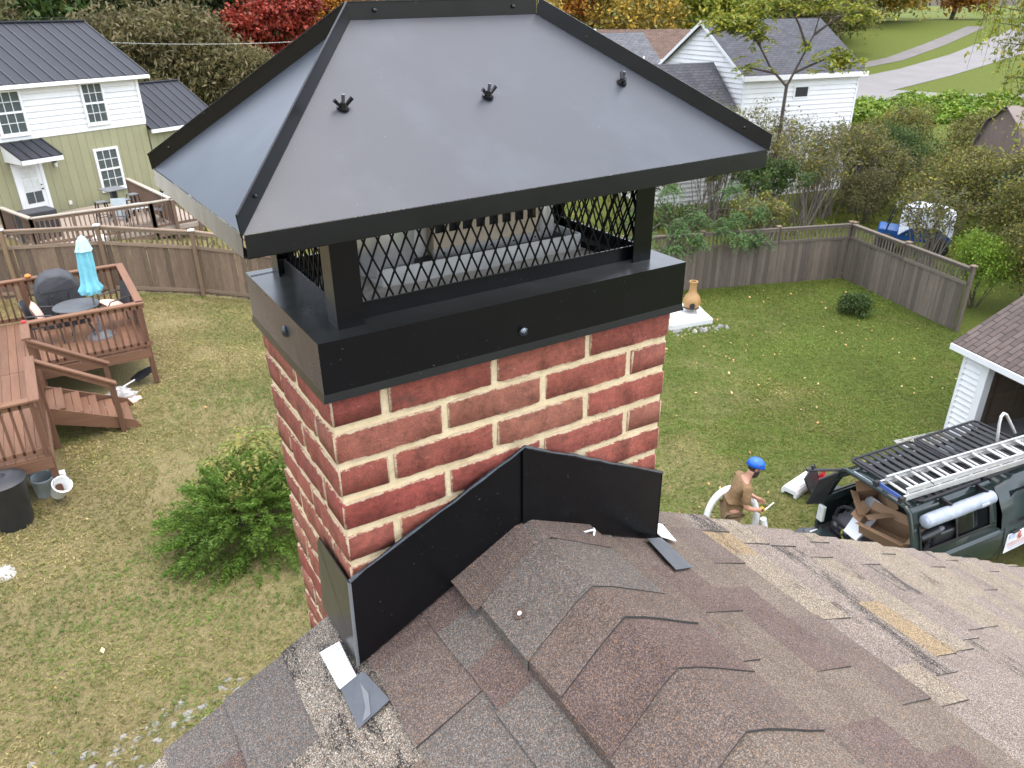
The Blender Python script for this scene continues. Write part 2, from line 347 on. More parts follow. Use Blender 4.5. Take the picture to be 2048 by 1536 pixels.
leafmat('blade', [(0.293, 0.256, 0.095), (0.195, 0.201, 0.045), (0.11, 0.137, 0.024), (0.183, 0.177, 0.048), (0.091, 0.128, 0.02), (0.262, 0.226, 0.085), (0.207, 0.189, 0.06)], trans=0.3)
leafmat('blade_green', [(0.122, 0.198, 0.029), (0.166, 0.23, 0.042), (0.07, 0.138, 0.017), (0.102, 0.164, 0.023), (0.134, 0.173, 0.031), (0.077, 0.122, 0.017), (0.218, 0.198, 0.058)], trans=0.3)
leafmat('blade_dry', [(0.457, 0.37, 0.166), (0.39, 0.323, 0.127), (0.289, 0.235, 0.094), (0.37, 0.295, 0.132), (0.242, 0.202, 0.068), (0.161, 0.158, 0.04), (0.316, 0.256, 0.1)], trans=0.3)

# ------------------------------------------------------------------ geometry helpers
def V(*a): return Vector(a)
class MB:
    def __init__(s): s.v = []; s.f = []; s.mi = []
    def add(s, vs, fs, mi=0):
        o = len(s.v); s.v += [tuple(p) for p in vs]; s.f += [tuple(i+o for i in f) for f in fs]; s.mi += [mi]*len(fs); return s
    def box(s, x0, x1, y0, y1, z0, z1, mi=0):
        return s.add([(x0,y0,z0),(x1,y0,z0),(x1,y1,z0),(x0,y1,z0),(x0,y0,z1),(x1,y0,z1),(x1,y1,z1),(x0,y1,z1)],
                     [(3,2,1,0),(4,5,6,7),(0,1,5,4),(1,2,6,5),(2,3,7,6),(3,0,4,7)], mi)
    def bar(s, p, q, w, h, up=(0,0,1), mi=0):
        p, q = Vector(p), Vector(q); d = (q-p).normalized(); up = Vector(up)
        a = d.cross(up)
        if a.length < 1e-4: a = d.cross(Vector((1,0,0)))
        a = a.normalized()*w/2; b = a.cross(d).normalized()*h/2
        return s.add([p-a-b,p+a-b,p+a+b,p-a+b,q-a-b,q+a-b,q+a+b,q-a+b],[(3,2,1,0),(4,5,6,7),(0,1,5,4),(1,2,6,5),(2,3,7,6),(3,0,4,7)], mi)
    def tube(s, pts, r, n=8, caps=True, mi=0):
        pts = [Vector(p) for p in pts]; rs = r if isinstance(r, (list, tuple)) else [r]*len(pts)
        t0 = (pts[1]-pts[0]).normalized(); ref = Vector((0,0,1)) if abs(t0.z) < .9 else Vector((1,0,0))
        a = t0.cross(ref).normalized(); vs = []; fs = []
        for i, p in enumerate(pts):
            t = (pts[min(i+1,len(pts)-1)]-pts[max(i-1,0)]).normalized()
            a = (a - t*a.dot(t)).normalized(); b = t.cross(a)
            for k in range(n):
                an = 2*pi*k/n; vs.append(p+(a*cos(an)+b*sin(an))*rs[i])
        for i in range(len(pts)-1):
            for k in range(n): fs.append((i*n+k, i*n+(k+1)%n, (i+1)*n+(k+1)%n, (i+1)*n+k))
        if caps: fs.append(tuple(range(n-1,-1,-1))); fs.append(tuple((len(pts)-1)*n+k for k in range(n)))
        return s.add(vs, fs, mi)
    def lathe(s, prof, n=20, c=(0,0,0), mi=0, caps=True):
        vs = []; fs = []
        for r, z in prof:
            for k in range(n):
                an = 2*pi*k/n; vs.append((c[0]+r*cos(an), c[1]+r*sin(an), c[2]+z))
        for i in range(len(prof)-1):
            for k in range(n): fs.append((i*n+k, i*n+(k+1)%n, (i+1)*n+(k+1)%n, (i+1)*n+k))
        if caps: fs.append(tuple(range(n-1,-1,-1))); fs.append(tuple((len(prof)-1)*n+k for k in range(n)))
        return s.add(vs, fs, mi)
    def sheet(s, pts, t, mi=0):
        """thin slab: polygon pts (3D, planar) thickened by t along its normal, downwards"""
        pts = [Vector(p) for p in pts]; n = len(pts)
        nm = Vector((0,0,0))
        for i in range(n): nm += (pts[i]-pts[0]).cross(pts[(i+1)%n]-pts[0])
        nm.normalize(); lo = [p - nm*t for p in pts]
        return s.add(pts+lo, [tuple(range(n)), tuple(range(2*n-1, n-1, -1))]+[(i, i+n, (i+1)%n+n, (i+1)%n) for i in range(n)], mi)
    def prism(s, poly, y0, y1, mi=0):
        """poly in (x,z), extruded along y"""
        n = len(poly)
        vs = [(x,y0,z) for x,z in poly]+[(x,y1,z) for x,z in poly]
        return s.add(vs, [tuple(range(n)), tuple(range(2*n-1,n-1,-1))]+[(i,i+n,(i+1)%n+n,(i+1)%n) for i in range(n)], mi)
    def prismx(s, poly, x0, x1, mi=0):
        n = len(poly)
        vs = [(x0,y,z) for y,z in poly]+[(x1,y,z) for y,z in poly]
        return s.add(vs, [tuple(range(n)), tuple(range(2*n-1,n-1,-1))]+[(i,i+n,(i+1)%n+n,(i+1)%n) for i in range(n)], mi)
    def mesh(s, name, mats, bev=0, smooth=False, seg=1):
        me = bpy.data.meshes.new(name); me.from_pydata(s.v, [], s.f)
        for m in (mats if isinstance(mats, (list, tuple)) else [mats]): me.materials.append(M(m) if isinstance(m, str) else m)
        if any(s.mi): me.polygons.foreach_set('material_index', s.mi)
        bm = bmesh.new(); bm.from_mesh(me)
        bmesh.ops.recalc_face_normals(bm, faces=bm.faces)
        if bev: bmesh.ops.bevel(bm, geom=list(bm.edges), offset=bev, segments=seg, affect='EDGES', clamp_overlap=True)
        bm.to_mesh(me); bm.free()
        if smooth:
            me.polygons.foreach_set('use_smooth', [True]*len(me.polygons))
            me.set_sharp_from_angle(angle=radians(40))
        me.update(); return me
    def build(s, name, mats, parent=None, world=False, bev=0, smooth=False, seg=1):
        return place(name, s.mesh(name, mats, bev, smooth, seg), parent, world)
def place(name, me, parent=None, world=False, loc=None, rot=None, scale=None):
    o = bpy.data.objects.new(name, me); COL.objects.link(o)
    if loc is not None: o.location = loc
    if rot is not None: o.rotation_euler = rot
    if scale is not None: o.scale = scale
    if parent is not None:
        o.parent = parent
        if world: o.matrix_parent_inverse = parent.matrix_basis.inverted()
    return o
def tag(o, label=None, cat=None, group=None, kind=None):
    if label: o['label'] = label
    if cat: o['category'] = cat
    if group: o['group'] = group
    if kind: o['kind'] = kind
    return o
def thing(name, label, cat, loc=(0,0,0), rz=0.0, group=None):
    o = bpy.data.objects.new(name, None); COL.objects.link(o); o.empty_display_size = 0.1
    o.location = loc; o.rotation_euler = (0,0,rz); return tag(o, label, cat, group)
def dup(root, loc, rz, label, group=None):
    r = root.copy(); COL.objects.link(r); r.location = loc; r.rotation_euler = (0,0,rz); r['label'] = label
    if group: r['group'] = group
    for ch in root.children:
        c = ch.copy(); COL.objects.link(c); c.parent = r
        for g in ch.children:
            d = g.copy(); COL.objects.link(d); d.parent = c
    return r
def npmesh(name, verts, faces, mat):
    """fast mesh from numpy arrays, faces (n,4) or (n,3)"""
    me = bpy.data.meshes.new(name); k = faces.shape[1]
    me.vertices.add(len(verts)); me.vertices.foreach_set('co', verts.astype(np.float32).ravel())
    me.loops.add(faces.size); me.loops.foreach_set('vertex_index', faces.astype(np.int32).ravel())
    me.polygons.add(len(faces)); me.polygons.foreach_set('loop_start', np.arange(0, faces.size, k, dtype=np.int32))
    me.materials.append(M(mat)); me.update(calc_edges=True); me.validate(); return me
def leaves(name, cen, size, mat, up=0.4, aspect=0.5, dirs=None, fold=True):
    """cloud of leaf-sized diamonds centred on cen (n,3)"""
    n = len(cen)
    d = npr.normal(size=(n,3)) if dirs is None else dirs + npr.normal(size=(n,3))*0.35
    d /= np.linalg.norm(d, axis=1, keepdims=True)
    r = npr.normal(size=(n,3)); r[:,2] += up*2
    sd_ = np.cross(d, r); sd_ /= np.linalg.norm(sd_, axis=1, keepdims=True)+1e-9
    nm = np.cross(sd_, d)
    sz = (size*(0.6+0.8*npr.random(n)))[:,None]
    a = cen - d*sz*0.5; b = cen + sd_*sz*aspect*0.5 + nm*sz*0.08; c_ = cen + d*sz*0.5; e = cen - sd_*sz*aspect*0.5 + nm*sz*0.08
    vs = np.stack([a,b,c_,e],1).reshape(-1,3)
    return npmesh(name, vs, np.arange(4*n).reshape(-1,4), mat)
def crown_points(lobes, nclump, per, crad, shell=0.55, flat=0.7):
    vol = np.array([l[3]*l[4]*l[5] for l in lobes]); pr = vol**0.67; pr /= pr.sum()
    out = []
    for k in npr.choice(len(lobes), nclump, p=pr):
        l = lobes[k]; u = npr.normal(size=3); u /= np.linalg.norm(u)
        if u[2] < -0.3: u[2] *= -0.6
        rr = shell + (1-shell)*npr.random()**0.6
        c0 = np.array(l[:3]) + u*rr*np.array(l[3:6])
        m = int(per*(0.5+npr.random()))
        out.append(c0 + npr.normal(size=(m,3))*crad*np.array([1,1,flat])*(0.6+0.8*npr.random()))
    return np.concatenate(out)
def branches(mb, base, top, r0, r1, nb, spread, seed, lift=0.5, sub=2, start=0.35, n=6):
    """tapered trunk with limbs; returns limb tips"""
    R = random.Random(seed); base = Vector(base); top = Vector(top); tips = []
    pts = []; rs = []
    for i in range(7):
        t = i/6; p = base.lerp(top, t) + Vector((R.uniform(-1,1), R.uniform(-1,1), 0))*0.035*(top-base).length*(0 if i == 0 else 1)
        pts.append(p); rs.append(r0+(r1-r0)*t)
    mb.tube(pts, rs, n); tips.append(pts[-1])
    for k in range(nb):
        t = start+(1-start)*(k+R.random())/nb; i = min(5, int(t*6)); p = pts[i].lerp(pts[i+1], t*6-i)
        an = k*2.4+R.uniform(-.5,.5); ln = spread*(1.1-0.6*t)*R.uniform(.7,1.15)
        d = Vector((cos(an), sin(an), lift*R.uniform(.5,1.4))).normalized()
        q = [p]; 
        for j in range(1,4):
            d = (d+Vector((R.uniform(-.25,.25),R.uniform(-.25,.25),R.uniform(-.12,.22)))).normalized(); q.append(q[-1]+d*ln/3)
        rr = max(.006, (r0+(r1-r0)*t)*0.5); mb.tube(q, [rr, rr*.7, rr*.45, rr*.2], max(4,n-2)); tips += q[2:]
        for j in range(sub):
            pp = q[R.choice((1,2))]; d2 = (d+Vector((R.uniform(-1,1),R.uniform(-1,1),R.uniform(-.2,.7)))).normalized()
            e = pp+d2*ln*0.45; m_ = pp.lerp(e,.5)+Vector((R.uniform(-1,1),R.uniform(-1,1),R.uniform(-1,1)))*ln*.05
            mb.tube([pp,m_,e],[rr*.4,rr*.28,rr*.12],4); tips.append(e)
    return tips
def smooth(t):
    t = min(1.0, max(0.0, t)); return t*t*(3-2*t)
def terr(x, y):
    s_ = .53*x+.85*y
    return -1.25*smooth((x-.3)/8.5) + min(6.2, .11*max(0, s_-38))
def terr_np(x, y):
    t = np.clip((x-.3)/8.5, 0, 1); s_ = .53*x+.85*y
    return -1.25*t*t*(3-2*t) + np.minimum(6.2, .11*np.maximum(0, s_-38))

# ------------------------------------------------------------------ setting: ground, road
s = NT('lawn'); g = s.coord('pos')
n1 = s.noise(g, 0.45, 6, 0.62); n2 = s.noise(g, 3.2, 6, 0.7); n3 = s.noise(g, 26, 4, 0.7)
sep = s.n('ShaderNodeSeparateXYZ'); s.l(g, sep.inputs[0])
green = s.mix(s.ramp(n3, [(0.3,0.0),(0.7,1.0)]), (0.066,0.098,0.016), (0.135,0.150,0.034))
dry = s.mix(s.ramp(n3, [(0.3,0.0),(0.7,1.0)]), (0.200,0.166,0.070), (0.310,0.255,0.130))
gx = s.math('MULTIPLY_ADD', sep.outputs[0], -0.022); gx.node.inputs[2].default_value = 0.22
fac = s.math('ADD', s.math('ADD', s.math('MULTIPLY', n1, 0.8), s.math('MULTIPLY', n2, 0.35)), gx)
c = s.mix(s.ramp(fac, [(0.50,0.0),(0.78,1.0)]), green, dry)
soil = s.ramp(s.noise(g, 0.8, 7, 0.75), [(0.66,0.0),(0.74,1.0)])
c = s.mix(s.math('MULTIPLY', soil, 0.8), c, (0.30,0.235,0.165))
fine = s.ramp(s.noise(g, 55, 5, 0.75), [(0.32,0.55),(0.5,0.98),(0.70,1.5)])
c = s.mix(1.0, c, fine, 'MULTIPLY')
s.col(c); s.bump(s.mix(0.5, n3, s.noise(g, 90, 3, 0.7)), 0.06); s.done('lawn', 0.95, spec=0.1)
xs = np.concatenate([np.linspace(-400,-20,14), np.arange(-16,44,1.0), np.linspace(46,110,26), np.linspace(130,500,9)])
ys = np.concatenate([np.linspace(-300,-20,8), np.arange(-16,50,1.0), np.linspace(52,110,24), np.linspace(130,600,9)])
X, Y = np.meshgrid(xs, ys, indexing='ij'); Z = terr_np(X, Y)
nx, ny = len(xs), len(ys); idx = np.arange(nx*ny).reshape(nx, ny)
F = np.stack([idx[:-1,:-1], idx[1:,:-1], idx[1:,1:], idx[:-1,1:]], -1).reshape(-1,4)
gr = place('ground', npmesh('ground', np.stack([X,Y,Z],-1).reshape(-1,3), F, 'lawn'))
gr.data.polygons.foreach_set('use_smooth', [True]*len(gr.data.polygons)); tag(gr, kind='structure')
def ribbon(name, left, right, mat, dz=0.03, sub=6):
    mb = MB(); L = []; 
    for a, b in zip(left, right): L.append((a,b))
    rows = []
    for i in range(len(L)-1):
        for k in range(sub):
            t = k/sub; rows.append([tuple(L[i][j][q]*(1-t)+L[i+1][j][q]*t for q in (0,1)) for j in (0,1)])
    rows.append(L[-1])
    vs = []; fs = []
    for a, b in rows:
        for k in range(5):
            x = a[0]+(b[0]-a[0])*k/4; y = a[1]+(b[1]-a[1])*k/4; vs.append((x,y,terr(x,y)+dz))
    for i in range(len(rows)-1):
        for k in range(4): fs.append((i*5+k, i*5+k+1, (i+1)*5+k+1, (i+1)*5+k))
    mb.add(vs, fs); o = mb.build(name, mat); tag(o, kind='structure'); return o
ribbon('road', [(42.5,38.0),(57.1,39.2),(62.9,39.5),(72.2,41.0),(87,44.8),(97.7,48.1),(125,58)], [(36,33.6),(50.5,34.3),(55.5,34.8),(63.6,35.5),(78,37.6),(92,42.0),(122,52)], 'road')
ribbon('driveway', [(52.0,34.9),(55.5,34.6),(57.5,31.8),(61.6,28.7),(72,20)], [(47.0,34.6),(50.5,34.1),(53.9,31.4),(58.2,26.9),(68,17)], 'road', 0.034)
ribbon('footpath', [(58,42.5),(66.3,43.2),(76,45.8),(90,50)], [(58,41.2),(66.6,41.7),(76.6,44.2),(91,48.6)], 'path', 0.03)

# ------------------------------------------------------------------ the house under the camera: roof and shingles
SL = 0.5; XR = 0.37; ZR = 5.855; YE = 0.165
LN = sqrt(1+SL*SL)
house = thing('house', 'shingle roofed house the brick chimney rises from', 'house', (0.4, -3.6, -0.6))
wl = MB()
def zroof(x): return ZR - SL*abs(x-XR)
wl.add([(-3.3,-7.2,-1.4),(4.05,-7.2,-1.4),(4.05,0.0,-1.4),(-3.3,0.0,-1.4),(-3.3,-7.2,zroof(-3.3)-.08),(4.05,-7.2,zroof(4.05)-.08),(4.05,0,zroof(4.05)-.08),(-3.3,0,zroof(-3.3)-.08),(XR,-7.2,ZR-.08),(XR,0,ZR-.08)],
       [(0,1,5,8,4),(2,3,7,9,6),(3,0,4,7),(1,2,6,5)])
wl.build('wall', 'vinyl_white', house, True)
def ye(x): return YE - (0.055*(x-0.9) if x > 0.9 else 0.0)
rf = MB()
for sg, xe in ((-1, -3.75), (1, 4.5)):
    pts = [(XR,-7.6,ZR),(XR,ye(XR)-.02,ZR)] + [(x, ye(x)-.02, zroof(x)) for x in ((XR+(xe-XR)*t) for t in (.15,.4,.7,1))] + [(xe,-7.6,zroof(xe))]
    rf.sheet(pts if sg < 0 else pts[::-1], .03)
roof = rf.build('roof', 'shingle_brown', house, True)
fb = MB()
for sg, xe in ((-1,-3.75),(1,4.5)):
    fb.bar((XR+sg*.02, YE-.05, ZR-.12), (xe, ye(xe)-.05, zroof(xe)-.12), .03, .15)
fb.build('fascia', 'paint_white', house, True)
R = random.Random(5)
def shingle_piece(name, sg, x_hi, x_lo, y0, y1, lift, th, mat, jit=0.004):
    """one tab: upper edge at x_hi tucked under, lower (butt) edge at x_lo; sg -1 left slope, +1 right slope"""
    m = MB(); n = Vector((SL*sg, 0, 1)).normalized()
    def P(x, y, h): return Vector((x, y, zroof(x))) + n*h
    ja, jb = R.uniform(-jit, jit), R.uniform(-jit, jit)
    y0a = min(y0, ye(x_lo)); y1a = min(y1, ye(x_lo)+R.uniform(-.006,.006))
    top = [P(x_hi, y0a, lift*.3), P(x_lo+ja*sg, y0a, lift), P(x_lo+jb*sg, y1a, lift), P(x_hi, y1a, lift*.3)]
    bot = [p - n*th for p in top]
    m.add(top+bot, [(0,1,2,3)], 0); m.add(top+bot, [(0,4,5,1),(1,5,6,2),(2,6,7,3)], 1)
    o = m.build(name, [mat, 'shingle_edge'], roof); return o
EXP = 0.1265
NEWM = ['shingle_brown','shingle_grey','shingle_umber','shingle_maroon','shingle_brown','shingle_grey','shingle_maroon']
# left slope: measured butt lines at x = .137, .013, -.116, -.243, -.366
cnt = 0
for ci in range(8):
    x_lo = 0.137 - EXP*ci; y = YE+.01
    y -= R.uniform(0,.1)
    first = True; prev = None
    while y > -1.15:
        wd = R.choice((.11,.15,.19,.23,.26)); m = R.choice([q for q in NEWM if q != prev]); prev = m
        if ci >= 2 and R.random() < .38: m = 'shingle_pepper'
        yy1 = YE+.02 if first else y; first = False
        shingle_piece('shingle', -1, x_lo+EXP*1.25, x_lo, y-wd, yy1, .0105+R.choice((0,.006)), .0105, m); y -= wd; cnt += 1
# right slope: five newer brown courses, then a worn tan field
ci = 0
while True:
    x_lo = 0.605 + EXP*(ci); 
    if x_lo > 4.3: break
    y = YE+.02; first = True; prev = None
    alt = R.random() < .5
    ylim = -1.0 if x_lo < 1.2 else (-0.75 if x_lo < 2 else -0.35)
    while y > ylim:
        wd = R.choice((.12,.17,.22,.28,.32))*(1.0 if x_lo < 1.8 else 1.3)
        yy1 = y; 
        if x_lo < 1.02: m = R.choice([q for q in ('shingle_brown','shingle_maroon','shingle_umber','shingle_brown') if q != prev])
        elif x_lo < 1.45: m = R.choice([q for q in ('shingle_sand','shingle_ochre','shingle_scuffed','shingle_tan','shingle_sand','shingle_scuffed','shingle_tan') if q != prev])
        elif x_lo < 1.9: m = R.choice(('shingle_tan','shingle_sand','shingle_scuffed','shingle_tan'))
        else: m = R.choice(('shingle_tan','shingle_tan','shingle_sand'))
        prev = m
        if cnt < 292:
            shingle_piece('shingle', 1, x_lo-EXP*1.25, x_lo, y-wd, yy1, .0058+(.0042 if alt else 0)+R.uniform(0,.001), .0052, m); cnt += 1; alt = not alt
        y -= wd
    ci += 1
print('shingles', cnt)
# pale strip of an older shingle showing beside the ridge caps
for (ya,yb) in ((-.135,-.30),(-.315,-.43),(-.50,-.575),(-.59,-.70)):
    shingle_piece('shingle', 1, .40, .505, yb, ya, .0105, .005, 'shingle_pepper')
# ridge caps, each lapped over the one before
butts = [-.246,-.341,-.474,-.617,-.75,-.89,-1.03,-1.17,-1.31]
tones = ['shingle_grey','shingle_brown','shingle_maroon','shingle_brown','shingle_umber','shingle_maroon','shingle_brown','shingle_grey','shingle_brown']
for k, yb_ in enumerate(butts):
    y_top = -0.012 if k == 0 else min(-.012, butts[k-1]+.06)
    m = MB(); hw = (.1600,.1572,.1588)[k % 3]; n_ = 9
    h_lo = .0315+.0015*(k % 2); h_hi = .025 if k else .030
    prof = []
    for i in range(n_):
        t = -1+2*i/(n_-1); prof.append((XR+t*hw, ZR - SL*abs(t*hw) - .007*max(0,1-abs(t)*3)**2, t))
    ysk = -.030
    vs = []
    for lo_ in (1, 0):
        for (x, z, t) in prof:
            yy = (yb_ + ysk*abs(t) + R.uniform(-.001,.001)) if lo_ else y_top
            vs.append((x, yy, z+(h_lo if lo_ else h_hi)))
    base = len(vs); th = .027; vs += [(x,y,z-th) for x,y,z in vs]
    fs = [(i, i+1, n_+i+1, n_+i) for i in range(n_-1)]
    ed = [(i, i+base, i+1+base, i+1) for i in range(n_-1)]
    m.add(vs, fs + [(0, n_, n_+base, base), (n_-1, n_-1+base, 2*n_-1+base, 2*n_-1)], 0); m.add(vs, ed, 1)
    m.build('ridge_shingle', [tones[k], 'shingle_edge'], roof)
cp = MB(); n = Vector((-SL,0,1)).normalized()
def LC(x,y,h): return Vector((x,y,ZR-SL*abs(x-XR)))+n*h
def LCr(x,y,h): return Vector((x,y,ZR-SL*abs(x-XR)))+Vector((SL,0,1)).normalized()*h
cp.add([LC(.209,-.0118,.0295),LC(.362,-.0118,.0275),LC(.362,-.085,.0280),LC(.209,-.115,.0297),LCr(.378,-.0118,.0275),LCr(.531,-.0118,.0295),LCr(.531,-.115,.0297),LCr(.378,-.085,.0280)],[(0,1,2,3),(4,5,6,7),(1,4,7,2)])
cp.build('ridge_shingle','shingle_brown',roof)
q0 = LC(.262,-.189,.0285)
def disc(r, h, name, mat):
    m = MB(); u = n.orthogonal().normalized(); v_ = n.cross(u); N = 16
    m.add([q0+n*h+(u*cos(2*pi*k/N)+v_*sin(2*pi*k/N))*r*R.uniform(.92,1.08) for k in range(N)]+[q0-n*.004+(u*cos(2*pi*k/N)+v_*sin(2*pi*k/N))*r for k in range(N)], [tuple(range(N))]+[(k,k+N,(k+1)%N+N,(k+1)%N) for k in range(N)])
    m.build(name, mat, roof)
disc(.012, .0022, 'sealant_spot', 'shingle_maroon'); disc(.0045, .0032, 'nail_head', 'galv_dull')

# ------------------------------------------------------------------ brick chimney
CW, CD, PIT, J = 0.745, 0.405, 0.0702, 0.0130
BL, BH = 0.2030, 0.0930           # stretcher and header length
BS = 0.191                        # stretcher on the short sides
chim = thing('chimney', 'red brick chimney with thick cream mortar joints on the roof ridge', 'chimney', (CW/2, CD/2, -0.3))
mo = MB().box(.0042, CW-.0042, .0042, CD-.0042, 4.2, 6.30)
mo.build('mortar', 'mortar', chim, True)
lo = MB().box(.002, CW-.002, .002, CD-.002, -0.3, 4.2); lo.build('stack_base', 'brick', chim, True)
def brick_mesh(seed):
    """unit brick (-.5..+.5), rounded and chipped"""
    bm = bmesh.new(); bmesh.ops.create_cube(bm, size=1.0)
    R_ = random.Random(seed)
    xe = [e for e in bm.edges if abs((e.verts[0].co-e.verts[1].co).x) > .5]
    bmesh.ops.subdivide_edges(bm, edges=xe, cuts=9, use_grid_fill=True)
    for v in bm.verts:
        ends = abs(abs(v.co.x)-.5) < 1e-4
        v.co.z += R_.uniform(-.030,.030); v.co.y += R_.uniform(-.010,.010)
        if ends: v.co.x += R_.uniform(-.012,.012); v.co.z *= .95
        else: v.co.x += R_.uniform(-.02,.02)
    bmesh.ops.bevel(bm, geom=[e for e in bm.edges if e.calc_face_angle(0) > 1.0], offset=.025, segments=1, affect='EDGES')
    me = bpy.data.meshes.new('brick'); bm.to_mesh(me); bm.free(); me.materials.append(M('brick'))
    me.polygons.foreach_set('use_smooth', [True]*len(me.polygons)); me.set_sharp_from_angle(angle=radians(50)); return me
BM = [brick_mesh(i) for i in range(7)]
Rb = random.Random(3)
def brick(x0, x1, y0, y1, z0, z1):
    o = bpy.data.objects.new('brick', Rb.choice(BM)); COL.objects.link(o)
    lx, ly = x1-x0, y1-y0
    jz = Rb.uniform(-.0012,.0012); px = Rb.uniform(-.001,.0012)
    o.location = ((x0+x1)/2, (y0+y1)/2, (z0+z1)/2+jz)
    if lx >= ly: o.scale = (lx+px, ly+px*2, z1-z0)
    else: o.rotation_euler = (0,0,pi/2); o.scale = (ly+px, lx+px*2, z1-z0)
    o.parent = chim; o.matrix_parent_inverse = chim.matrix_basis.inverted()
for k in range(0, 15):
    z0 = 6.2 - PIT*k + J/2; z1 = z0 + PIT - J
    if k == 0: z1 = min(z1, 6.262)
    A = (k % 2 == 0)
    back_only = z1 < 5.52          # below the roof only the part outside the gable shows
    ymin = 0.0 if not back_only else 0.10
    def put(x0,x1,y0,y1):
        if y1 < ymin: return
        brick(x0,x1,y0,y1,z0,z1)
    if A:
        put(0,BH,0,BS); put(0,BH,BS+J,CD)
        x = BH+J
        for _ in range(2): put(x,x+BL,0,BH); put(x,x+BL,CD-BH,CD); x += BL+J
        put(x,CW,0,BH); put(x,CW,CD-BH,CD); put(CW-BH,CW,BH+J,CD-BH-J)
    else:
        put(0,BL,0,BH); put(0,BH,BH+J,CD-BH-J); put(0,BL,CD-BH,CD)
        x = BL+J
        for _ in range(2): put(x,x+BL,0,BH); put(x,x+BL,CD-BH,CD); x += BL+J
        put(x,CW,0,BS); put(x,CW,BS+J,CD)
# stepped black flashing
fl = thing('chimney_flashing', 'glossy black metal flashing wrapped round the base of the brick chimney', 'flashing', (CW/2, -.02, 5.67))
yF = -0.014
def zr2(x): return ZR - SL*abs(x-XR)
fl1 = MB().sheet([(-.012,yF,5.680+.006),(XR,yF,ZR+.012),(XR,yF,6.059),(-.010,yF,5.898)], .004)
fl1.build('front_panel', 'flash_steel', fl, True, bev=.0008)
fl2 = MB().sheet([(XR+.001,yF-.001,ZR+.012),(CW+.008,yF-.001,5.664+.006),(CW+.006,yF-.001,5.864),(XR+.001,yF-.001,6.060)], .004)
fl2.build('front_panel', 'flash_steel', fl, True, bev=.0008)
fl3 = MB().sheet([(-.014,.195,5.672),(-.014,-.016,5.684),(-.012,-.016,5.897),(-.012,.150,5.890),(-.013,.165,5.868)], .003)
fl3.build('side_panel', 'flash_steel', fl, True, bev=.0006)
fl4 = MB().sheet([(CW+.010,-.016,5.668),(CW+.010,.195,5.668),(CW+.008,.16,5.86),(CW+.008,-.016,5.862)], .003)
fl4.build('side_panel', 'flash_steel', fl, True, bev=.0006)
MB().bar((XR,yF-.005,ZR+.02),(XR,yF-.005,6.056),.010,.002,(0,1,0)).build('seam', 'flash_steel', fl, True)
MB().tube([(-.014,-.016,5.69),(-.013,-.017,5.80),(-.011,-.017,5.895)],.0035,6).build('corner_bead', 'grey_metal', fl, True)
cb = MB()
for a,b in (((-.010,yF-.003,5.899),(XR,yF-.003,6.060)),((XR,yF-.003,6.061),(CW+.006,yF-.003,5.866))):
    a,b = Vector(a),Vector(b); q=[a.lerp(b,i/12)+Vector((0,0,Rb.uniform(-.002,.002))) for i in range(13)]; cb.tube(q,[.0035+Rb.uniform(-.001,.001) for _ in q],6)
cb.build('caulk_line', 'sealant_black', fl, True, smooth=True)
def roofpatch(name, pts, sg, h, t, mat, label, cat, group=None):
    n = Vector((SL*sg,0,1)).normalized(); P = [Vector((x,y,zr2(x)))+n*(h+(dz if False else 0)) for x,y in pts]
    m = MB(); m.sheet(P if sg < 0 else P, t)
    return tag(m.build(name, mat, bev=.0005), label, cat, group)
wp = MB(); n = Vector((-SL,0,1)).normalized()
def LP(x,y,h): return Vector((x,y,zr2(x)))+n*h
cs = [(-.012,.072),(-.052,.085),(-.051,-.024),(-.016,-.026)]
wp.sheet([LP(x,y,.018) for x,y in cs], .002)
for i in range(15):
    t = (i+.5)/15
    a = LP(cs[1][0]*(1-t)+cs[2][0]*t, cs[1][1]*(1-t)+cs[2][1]*t, .019); b = LP(cs[0][0]*(1-t)+cs[3][0]*t, cs[0][1]*(1-t)+cs[3][1]*t, .019)
    wp.bar(a+n*.001, b+n*.001, .0032, .0035, n)
tag(wp.build('membrane_strip', 'membrane_white'), 'white ribbed membrane strip poking out under the flashing corner', 'membrane')
roofpatch('flashing_patch', [(-.002,-.026),(-.050,-.024),(-.054,-.126),(.012,-.124)], -1, .016, .002, 'tape_grey', 'dark grey metal patch on shingles beside the white ribbed strip', 'patch')
wr = MB(); a=LP(-.012,-.045,.0172)
wr.sheet([LP(-.016,-.045,.0172),LP(-.028,-.10,.0172),LP(-.044,-.122,.0172),LP(-.026,-.121,.0172),LP(-.013,-.08,.0172)],.0006)
tag(wr.build('sealant_smear','sealant_grey' if False else 'grey_metal'),'thin grey sealant smear brushed across the dark metal patch','sealant')
roofpatch('flashing_patch', [(.700,-.030),(.758,-.020),(.735,-.150),(.665,-.165)], 1, .014, .002, 'tape_grey', 'dark grey metal tab lying on shingles where the flashing ends by the far corner', 'patch')
roofpatch('membrane_strip', [(.765,-.012),(.800,-.030),(.832,.055),(.770,.06)], 1, .016, .003, 'membrane_white', 'white membrane offcut behind the flashing at the downhill corner', 'membrane')
tw = MB().tube([(.50,-.050,ZR-.035),(.512,-.058,ZR-.030),(.524,-.054,ZR-.036)],.0025,5); tw.tube([(.515,-.066,ZR-.044),(.524,-.058,ZR-.034),(.528,-.05,ZR-.036)],.0022,5)
tag(tw.build('sealant_scrap','membrane_white'),'curl of white scrap lying beside the ridge cap at the flashing','scrap')

